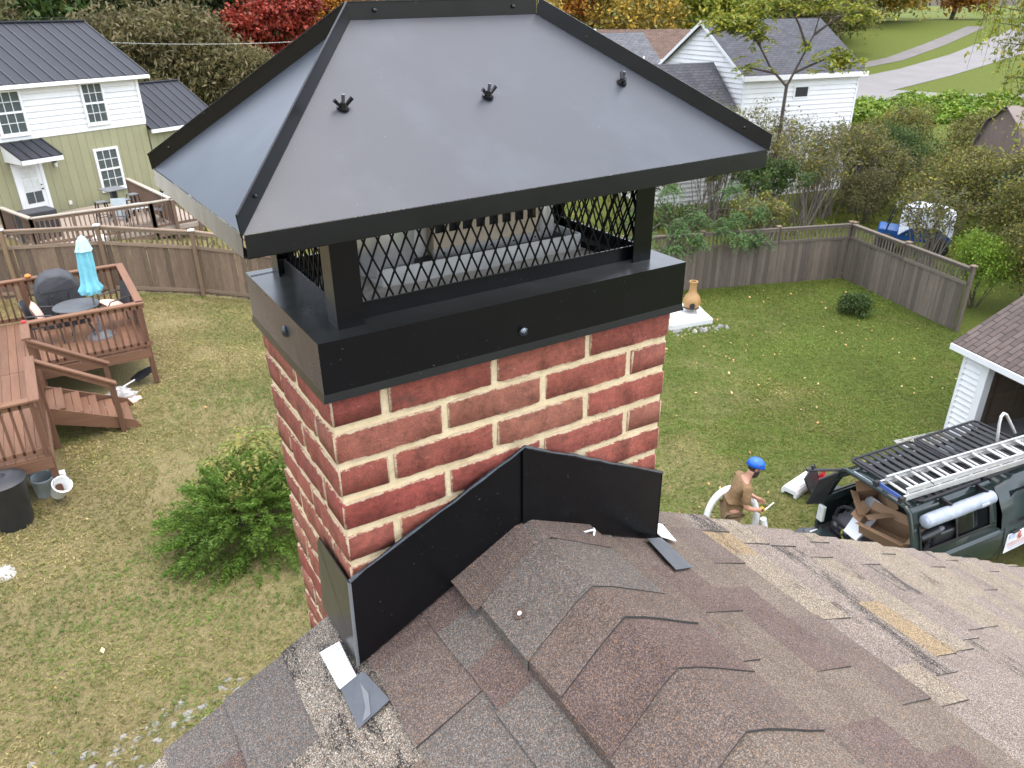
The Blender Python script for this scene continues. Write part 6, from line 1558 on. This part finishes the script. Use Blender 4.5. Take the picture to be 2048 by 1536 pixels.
def frond(cen, dr_, p, d, L, n, drop, wid, nl=None):
    """pinnate leaf: leaflets along a drooping rachis"""
    d = np.array(d)/np.linalg.norm(d); sdv = np.cross(d,[0,0,1.]); sdv/=np.linalg.norm(sdv)+1e-9
    for j in range(n):
        u = j/n; c0 = np.array(p)+d*L*u+np.array([0,0,-drop*u*u]); ww = wid*(1-.6*abs(u-.35))
        for sg in (-1,1): cen.append(c0+sdv*sg*ww*.5+npr.normal(size=3)*.004); dr_.append(sdv*sg+d*.45+np.array([0,0,-.3]))
sb = thing('leafy_shrub','yellowing green shrub with feathery leaves behind the juniper','bush',(1.45,9.15,-.1)); sb.scale = (.8,.8,.82)
cen=[];dr_=[]
for k in range(210):
    a = npr.random()*2*pi; el = .1+npr.random()*1.35; c0 = np.array([cos(a)*cos(el)*1.0,sin(a)*cos(el)*.95,.55+sin(el)*1.05])*(.55+.45*npr.random()); frond(cen,dr_,c0,[cos(a)*.9,sin(a)*.9,.15],.34+.15*npr.random(),11,.16,.15)
place('foliage',leaves('leaves',np.array(cen),.10,'lf_shrub',.8,.36,dirs=np.array(dr_)),sb)
m = MB()
for k in range(14): a=k*.45; m.tube([(0,0,-.05),(.3*cos(a),.3*sin(a),.7),(.7*cos(a),.7*sin(a),1.1)],[.022,.015,.005],5)
m.build('stems','bark',sb)
gs = veg('small_shrub','small round green shrub alone on the lawn by the side fence','shrub',(19.03,11.2,-1.27),[(0,0,.25,.45,.42,.32)],60,45,.09,.07,'lf_green',seed=3)
# slim tree before the outbuilding
TR = (26.3,20.9,-1.25)
st_ = thing('slim_tree','slim forked tree with yellow green feathery leaves before the white outbuilding','tree',TR)
m = MB(); m.tube([(0,0,-.2),(.03,.0,1.6),(.10,-.05,3.4),(.12,-.05,5.15)],[.105,.09,.075,.065],8)
arms = [[(.12,-.05,5.1),(-.45,.35,5.75),(-.95,.65,6.6),(-1.5,1.0,7.3),(-2.3,1.6,7.5)],[(.12,-.05,5.1),(.45,-.25,6.0),(.75,-.5,7.0),(.9,-.6,8.2)],[(.6,-.4,6.5),(.2,-.2,7.3),(-.2,.1,8.1)],[(-.95,.65,6.6),(-1.0,.75,7.4),(-.8,.8,8.2)],[(.75,-.5,7.0),(1.4,-.95,7.6),(2.1,-1.5,7.8)],[(.3,-.15,5.6),(1.2,-.8,6.1),(1.9,-1.35,6.0)],[(-.3,.25,5.6),(-1.2,.8,5.8)]]
for q in arms: m.tube(q,[.05*(1-i/len(q))+.008 for i in range(len(q))],6)
m.build('trunk','bark',st_,smooth=True)
cen=[];dr_=[]
for tip,nf in (((-1.5,1.0,7.4),40),((-2.2,1.5,7.5),34),((-.8,.8,8.1),26),((-.2,.1,8.2),22),((.9,-.6,8.2),26),((2.1,-1.5,7.8),24),((1.7,-1.2,6.2),20),((1.95,-1.4,6.0),12),((1.1,-.75,6.1),8),((-1.2,.8,5.8),8),((.6,-.4,6.6),6),((-1.0,.7,7.0),14)):
    for k in range(int(nf*1.5)):
        a = npr.random()*2*pi; p = np.array(tip)+npr.normal(size=3)*np.array([.28,.28,.20]); frond(cen,dr_,p,[cos(a),sin(a),.15],.42+.25*npr.random(),10,.30,.17)
place('crown',leaves('leaves',np.array(cen),.17,'lf_yellow',.8,.42,dirs=np.array(dr_)),st_)
# feathery mimosa leaning over the back fence
mm = thing('mimosa_tree','young mimosa with ferny green leaves drooping over the grey fence','tree',(16.4,16.35,-1.25))
m = MB(); tips=[(-1.6,-.2,2.5),(-.6,-1.0,2.15),(.3,-.9,2.3),(.9,-1.3,2.05),(1.5,-1.3,2.2),(-1.0,.4,3.2),(.2,.3,3.0),(2.0,-.6,2.9),(-.2,-1.4,1.75),(1.15,-1.9,1.75),(2.3,-1.5,2.4),(-1.9,-.9,2.0),(1.7,-2.1,1.6),(-.9,-1.2,1.6)]
m.tube([(0,.3,-.2),(.1,.2,.9),(.2,.0,1.6)],[.06,.045,.03],6)
for t_ in tips: m.tube([(.2,0,1.6),((.2+t_[0])/2,t_[1]/2,(1.8+t_[2])/2+.25),t_],[.022,.014,.005],5)
m.build('trunk','bark',mm)
cen=[];dr_=[]
for t_ in tips:
    for k in range(20):
        a = npr.random()*2*pi; p = np.array(t_)+npr.normal(size=3)*np.array([.15,.15,.10]); frond(cen,dr_,p,[cos(a),sin(a),-.1],.34+.15*npr.random(),22,.28,.13)
place('crown',leaves('leaves',np.array(cen),.095,'lf_mimosa',.9,.25,dirs=np.array(dr_)),mm)
# sparse twiggy shrubs before the outbuilding
def twiggy(loc, h, w_, label, mat, seed, nl=900, leaf=.085, ntw=26, group='thin shrubs before the outbuilding'):
    R_ = random.Random(seed); t = thing('twiggy_shrub',label,'shrub',loc,0,group); m = MB(); cen=[]
    for k in range(ntw):
        a = R_.uniform(0,6.28); b = Vector((R_.uniform(-.3,.3)*w_,R_.uniform(-.3,.3)*w_,0)); e = b+Vector((cos(a)*w_*R_.uniform(.2,.9),sin(a)*w_*R_.uniform(.2,.9),h*R_.uniform(.55,1.05)))
        mid = b.lerp(e,.5)+Vector((R_.uniform(-.2,.2),R_.uniform(-.2,.2),.12*h)); m.tube([b,mid,e],[.028,.018,.006],4)
        for j in range(4):
            u = R_.uniform(.4,1); p0 = mid.lerp(e,u); d = Vector((R_.uniform(-1,1),R_.uniform(-1,1),R_.uniform(-.2,.7))).normalized()*h*.18; m.tube([p0,p0+d*.5+Vector((0,0,.03)),p0+d],[.009,.006,.003],3)
            for q in range(nl//(ntw*4)): cen.append(tuple(p0+d*R_.random()+Vector((R_.gauss(0,.10),R_.gauss(0,.10),R_.gauss(0,.10)))))
    place('foliage',leaves('leaves',np.array(cen),leaf,mat,.4,.5),t); m.build('stems','bark_pale',t); return t
twiggy((22.6,20.6,-1.25),3.6,1.7,'loose olive shrub against the low wing of the outbuilding','lf_thicket',1,5520,.115)
twiggy((25.0,20.2,-1.25),4.3,1.6,'tall airy shrub left of the slim tree trunk','lf_thicket',2,2200,.11)
twiggy((27.6,19.2,-1.25),3.6,1.7,'airy shrub with yellow flecks right of the slim tree trunk','lf_thicket',3,2400,.11)
twiggy((29.6,18.6,-1.25),3.4,1.5,'open twiggy shrub at the right corner of the outbuilding','lf_thicket',4,4080,.115)
twiggy((19.8,21.5,-1.25),3.2,1.5,'dense olive shrub at the hood end of the low wing','lf_olive',5,5760,.115)
twiggy((21.4,17.0,-1.25),1.9,1.3,'low weedy shrub just behind the grey fence','lf_thicket',6,3360,.115)
twiggy((18.6,18.4,-1.25),1.7,1.3,'low shrub beneath the mimosa behind the fence','lf_green',7,3120,.115)
# thicket beyond the side fence
th1 = veg('thicket_shrub','dense olive thicket shrub standing behind the utility vehicle','shrub',(29.5,15.2,-1.3),[(0,0,1.3,1.7,1.6,1.5),(.7,-.5,2.1,1.1,1.1,1.0)],230,42,.22,.10,'lf_thicket',group='thicket beyond the side fence',shell=.4,seed=2)
th2 = veg('thicket_shrub','leafy yellow flecked shrub crowding the end of the side fence','shrub',(23.3,8.4,-1.3),[(0,0,1.2,1.3,1.2,1.4),(-.4,.3,2.1,.9,.9,.8)],240,40,.17,.085,'lf_thicket',group='thicket beyond the side fence',shell=.4,seed=4)
spots = [(32.5,16.4,1,1.0,'olive shrub in the thicket below the shed wall',None),(31.0,18.6,1,.9,'brownish shrub beside the outbuilding corner','lf_olive'),(34.6,20.2,1,1.0,'green shrub below the bright kudzu bank','lf_green'),(37.5,22.5,1,1.1,'shrub climbing the kudzu bank',None),(26.5,10.6,2,1.15,'tall leafy shrub between the vehicle and the garage','lf_thicket'),(25.0,7.4,2,1.25,'tall yellowing shrub behind the garage roof','lf_yellow'),(28.6,11.2,1,1.1,'dark shrub below the gambrel shed','lf_dark'),(22.4,9.6,2,.75,'low bright shrub at the side fence post','lf_bright'),(30.4,12.6,2,1.35,'vine hung shrub in front of the shed','lf_thicket'),(27.9,17.4,2,.8,'low shrub behind the vehicle cover','lf_olive'),(35.5,13.4,1,1.4,'golden brown shrub beside the shed','lf_gold'),(24.3,6.4,2,1.1,'dark green shrub behind the garage gable','lf_green'),(33.6,23.2,1,.8,'shrub at the far corner of the outbuilding','lf_olive'),(38.0,18.2,1,1.2,'tall shrub at the far side of the shed','lf_thicket')]
for x,y,k,sc,lab,mt in spots:
    vcopy(th1 if k == 1 else th2,(x,y,terr(x,y)-.05),x*1.7,lab,sc,mt)
twiggy((23.6,19.0,-1.25),3.0,1.6,'bushy green shrub between the mimosa and the outbuilding','lf_green',21,5200,.12)
twiggy((25.9,18.6,-1.25),3.3,1.5,'feathery pale shrub in front of the slim tree foot','lf_thicket',22,2600,.11)
twiggy((28.9,20.6,-1.25),3.2,1.4,'tall veiling shrub against the outbuilding front wall','lf_thicket',23,1900,.11)
twiggy((30.6,19.9,-1.25),3.3,1.2,'tall loose shrub hiding the outbuilding corner','lf_thicket',24,2200,.11)
twiggy((27.2,21.6,-1.25),3.8,1.3,'thin tall shrub touching the outbuilding siding','lf_olive',25,1300,.11)
twiggy((24.4,21.9,-1.25),4.4,1.5,'loose shrub below the low wing roof','lf_thicket',26,2200,.11)
twiggy((24.4,12.6,-1.25),2.6,1.3,'thin twigs in front of the covered utility vehicle','lf_thicket',8,2600,.10)
# kudzu bank
n_ = 34000; a = npr.random(n_); b = npr.random(n_); P0=np.array([(40,25.0)]);
kx = 41+ (58-41)*a; ky = 33.5-.62*(kx-44)*.62+ (b-.5)*9
kz = terr_np(kx,ky)+.35+.35*np.sin(kx*1.3)*np.cos(ky*1.7)+npr.normal(size=n_)*.14
keep = (ky < 33.2-.42*(kx-48)) & (ky > 24)
o = place('kudzu',leaves('kudzu',np.stack([kx,ky,kz],1)[keep],.24,'lf_bright',1.6,.8)); tag(o,'bright green kudzu covering the bank below the driveway','ground cover',kind='stuff')
# overhanging branches at the right edge, from a tree standing outside the yard
oh = thing('yellow_leaf_tree','tree with drooping twigs and yellow leaves behind the garage','tree',(25.2,8.2,-1.25))
m = MB(); m.tube([(0,0,-.2),(.1,.1,3),(0,.2,6),(-.1,.3,9.5)],[.22,.18,.14,.05],8); cen=[]; R = random.Random(31)
for k in range(60):
    z0 = R.uniform(5.0,9.0); a = R.uniform(1.1,3.3); ln = R.uniform(1.5,4.6); s0 = Vector((0,.2,z0)); e = s0+Vector((cos(a)*ln,sin(a)*ln,R.uniform(.3,1.6))); md_ = s0.lerp(e,.5)+Vector((0,0,.4)); m.tube([s0,md_,e],[.05,.03,.010],5)
    for j in range(9):
        u = R.random(); p = md_.lerp(e,u); L = R.uniform(.6,1.9); q = p+Vector((R.uniform(-.5,.5),R.uniform(-.5,.5),-L)); m.tube([p,p.lerp(q,.5)+Vector((R.uniform(-.15,.15),R.uniform(-.15,.15),.1)),q],[.008,.006,.003],3)
        for t_ in range(16): c0 = p.lerp(q,R.random()); cen.append((c0.x+R.gauss(0,.09),c0.y+R.gauss(0,.09),c0.z+R.gauss(0,.09)))
m.build('trunk','bark',oh); place('crown',leaves('leaves',np.array(cen),.15,'lf_yellow',.2,.4),oh)

# trees behind the houses
w1 = veg('olive_tree','broad olive brown tree mound behind the metal roofed house','tree',(6.8,46.0,0),[(0,0,3.6,4.6,4.0,3.4),(-2.2,-.5,4.6,2.6,2.4,2.2),(2.0,-.8,3.4,2.6,2.4,2.4),(.8,-.6,5.3,2.6,2.4,1.9),(3.2,-1.2,2.2,2.0,1.8,1.9)],620,46,.42,.30,'lf_willow',trunk=(5,.3),aspect=.32,shell=.62,seed=3)
vcopy(w1,(-2.6,49.0,0.0),1.0,'olive tree behind the ridge of the metal roofed house',1.05,'lf_olive'); vcopy(w1,(-10.5,47.0,0.0),2.0,'olive tree beyond the far end of the metal roof',1.0,'lf_green'); vcopy(w1,(11.2,44.6,0.0),4.0,'lower olive thicket tree sloping down to the grey fence',.62,'lf_willow')
rm = veg('red_maple','vivid red maple between the olive trees','tree',(14.0,50.0,.4),[(0,0,5.2,2.8,2.6,1.9),(-1.4,-.4,4.2,1.8,1.6,1.4),(1.2,-.6,6.2,2.0,1.8,1.6),(.6,-.8,3.6,1.6,1.4,1.2)],300,42,.36,.24,'lf_red',trunk=(5.5,.16),aspect=.7,shell=.45,up=1.2,flat=.3,seed=6)
ba = veg('autumn_tree','orange leaved tree behind the chimney hood','tree',(21.0,57.0,1.4),[(0,0,5.0,3.4,3.2,3.6),(1.2,-.5,7.2,2.4,2.4,2.2)],330,40,.45,.30,'lf_orange',trunk=(7,.2),shell=.45,seed=7)
vcopy(ba,(30.5,48.5,.6),1.0,'golden tree behind the grey roofed house',.95,'lf_gold'); vcopy(ba,(40.5,46.5,1.2),2.2,'gold and orange tree over the brown roof',.95,'lf_gold'); vcopy(ba,(46.5,44.0,1.4),.4,'yellow green tree right of the brown roof',1.0,'lf_yellow'); vcopy(ba,(36.0,52,1.6),3.1,'orange tree behind the cream gable',1.1,'lf_orange')
vt = veg('vine_tree','vine choked tree mass beside the footpath','tree',(62,47.5,2.6),[(0,0,3.6,4.2,3.6,3.8),(-3.0,1,4.0,2.8,2.6,3.2),(2.4,-1,2.6,2.4,2.2,2.4)],430,46,.5,.30,'lf_thicket',trunk=(6,.25),shell=.5,seed=9)
vcopy(vt,(56.5,47.8,2.0),1.9,'brown vine covered tree behind the outbuilding roof',1.0,'lf_olive'); vcopy(vt,(69,52,3.4),.8,'dark green tree above the footpath',1.0,'lf_dark'); vcopy(vt,(82,58,5.0),2.6,'yellowing tree at the bend of the road',1.1,'lf_gold'); vcopy(vt,(51,52,2.1),2.9,'olive tree behind the outbuilding ridge',1.1,'lf_olive')
bt_ = thing('bare_tree','grey leafless forked tree left of the grey roof','tree',(28.0,43.5,.2)); m = MB(); branches(m,(0,0,-.2),(.4,.2,9),.22,.06,14,3.4,5,.9,4,.25,7); m.build('trunk','bark_pale',bt_,smooth=True)
bt2 = thing('bare_tree','pale bare branches arching over the metal roof ridge','tree',(-3.0,44.0,0)); m = MB(); branches(m,(0,0,-.2),(1.2,.2,7.4),.16,.04,16,4.2,9,.35,4,.35,6); m.build('trunk','bark_pale',bt2,smooth=True)
# the wood that closes the view
wd = veg('wood_tree','dark wood tree at the edge behind the red maple','tree',(8,58,1.5),[(0,0,4.2,4.4,4.0,5.0),(1.5,-1,8.0,3.6,3.4,4.0),(-1.8,-.6,6.5,3.2,3.0,4.2),(0,-1.5,2.0,3.8,2.6,2.6)],520,44,.62,.40,'lf_dark',trunk=(10,.28),group='trees of the far wood',shell=.5,seed=12)
lab_k = {'lf_dark':'dark green','lf_olive':'olive brown','lf_gold':'golden','lf_thicket':'mottled','lf_orange':'orange','lf_green':'green'}
ring_ = [(-20,60,'lf_olive','beyond the far end of the metal roof'),(-12,60,'lf_dark','above the metal roof ridge'),(-4,62,'lf_olive','behind the pale bare branches'),(1.5,57,'lf_green','behind the olive mound, house side'),(15,62,'lf_dark','directly behind the red maple'),(18,66,'lf_gold','behind the orange tree, maple side'),(25,63,'lf_dark','behind the chimney hood, maple side'),(31,61,'lf_gold','behind the chimney hood'),(38,60,'lf_olive','behind the grey roof'),(45,57,'lf_gold','behind the brown roof'),(52,59,'lf_thicket','behind the outbuilding ridge'),(58,56,'lf_olive','behind the vine covered tree'),(66,60,'lf_thicket','above the footpath bend'),(75,62,'lf_olive','between footpath and road'),(88,60,'lf_gold','beside the far end of the road'),(100,58,'lf_orange','where the road leaves the view'),(112,50,'lf_thicket','beyond the road end'),(22,74,'lf_olive','deep in the wood behind the orange tree'),(8,74,'lf_dark','deep in the wood behind the maple'),(-10,76,'lf_dark','deep in the wood behind the metal roof'),(40,74,'lf_dark','deep in the wood behind the houses'),(60,72,'lf_dark','deep in the wood above the outbuilding'),(82,72,'lf_dark','deep in the wood above the road'),(104,72,'lf_olive','deep in the wood beyond the road')]
for i,(x,y,mt,lab) in enumerate(ring_): vcopy(wd,(x,y,terr(x,y)-.3),i*1.3,lab_k[mt]+' wood tree '+lab,1.0+.25*((i*7)%5)/5,mt)

# ------------------------------------------------------------------ grass, weeds and fallen leaves
def yard_points(n_, x0, x1, y0, y1):
    x = x0+(x1-x0)*npr.random(n_); y = y0+(y1-y0)*npr.random(n_)
    fy = 21.43-.371*x-.15; k = y < fy
    k &= ~((x < .9) & (x > -4.5) & (y > 14.5) & (y < 17.6)); k &= ~((x < -1.05) & (y > 11) & (y < 17.6))
    k &= ~((x > 13.2) & (x < 15.4) & (y > 13.0) & (y < 14.7)); k &= ~((x > 20.2+.29*(y-8.9)))
    k &= ~((x > 14.6-.27*(5.9-y)) & (y < 5.9))
    return x[k], y[k]
x,y = yard_points(430000,-5.5,21.5,3.2,22.5); z = terr_np(x,y)
import mathutils
nz = np.array([mathutils.noise.noise((a*.42,b*.42,3.1))+.55*mathutils.noise.noise((a*1.7,b*1.7,9.2)) for a,b in zip(x,y)])
bias = nz - .055*(x-5) 
bias = bias - .30*(y < 8)*(x < 4)
cls = np.where(bias + npr.normal(size=len(x))*.16 > .40,2,np.where(bias + npr.normal(size=len(x))*.16 > -.12,0,1))
bare = np.array([mathutils.noise.noise((a*.9+40,b*.9,1.7)) for a,b in zip(x,y)]) > .46
bare &= npr.random(len(x)) > .25
for ci,mt,lab in ((0,'blade','mixed green and straw lawn grass'),(1,'blade_green','green lawn grass towards the side fence'),(2,'blade_dry','dry straw coloured lawn grass near the deck')):
    k = (cls == ci) & ~(bare & (x < 5)); d = np.stack([npr.normal(size=k.sum())*2.2,npr.normal(size=k.sum())*2.2,np.ones(k.sum())],1)
    o = place('lawn_grass',leaves('grass',np.stack([x[k],y[k],z[k]+.020],1),.060,mt,1.2,.25,dirs=d)); tag(o,lab,'grass',kind='stuff')
x,y = yard_points(2600,-5.5,21.5,3.2,22.0); 
k = (npr.random(len(x)) < np.where(x > 6,.42,.06)*np.clip(1+1.4*np.sin(x*1.1+y*.7)*np.cos(y*1.3-x*.4),.15,2.2)); x,y = x[k],y[k]
o = place('fallen_leaves',leaves('fallen',np.stack([x,y,terr_np(x,y)+.045],1),.065,'lf_fallen',3.0,.65)); tag(o,'small yellow and brown fallen leaves scattered over the lawn','leaves',kind='stuff')
n_ = 26000; x = -12+62*npr.random(n_); y = 12+42*npr.random(n_)
k = (y > 21.9-.371*x) | (x > 21.8+.29*(y-8.9)); k &= x > -6; k &= ~((x>25.5)&(x<34)&(y>21.5)&(y<31)); k &= ~((x > -5)&(x < 4.2)&(y > 26.8)&(y<40)); k &= (.53*x+.85*y < 44)
x,y = x[k],y[k]
o = place('rough_weeds',leaves('weeds',np.stack([x,y,terr_np(x,y)+.10],1),.26,'lf_thicket',.3,.35,dirs=np.stack([npr.normal(size=len(x))*.6,npr.normal(size=len(x))*.6,np.ones(len(x))],1))); tag(o,'rough weeds and undergrowth beyond the board fences','undergrowth',kind='stuff')
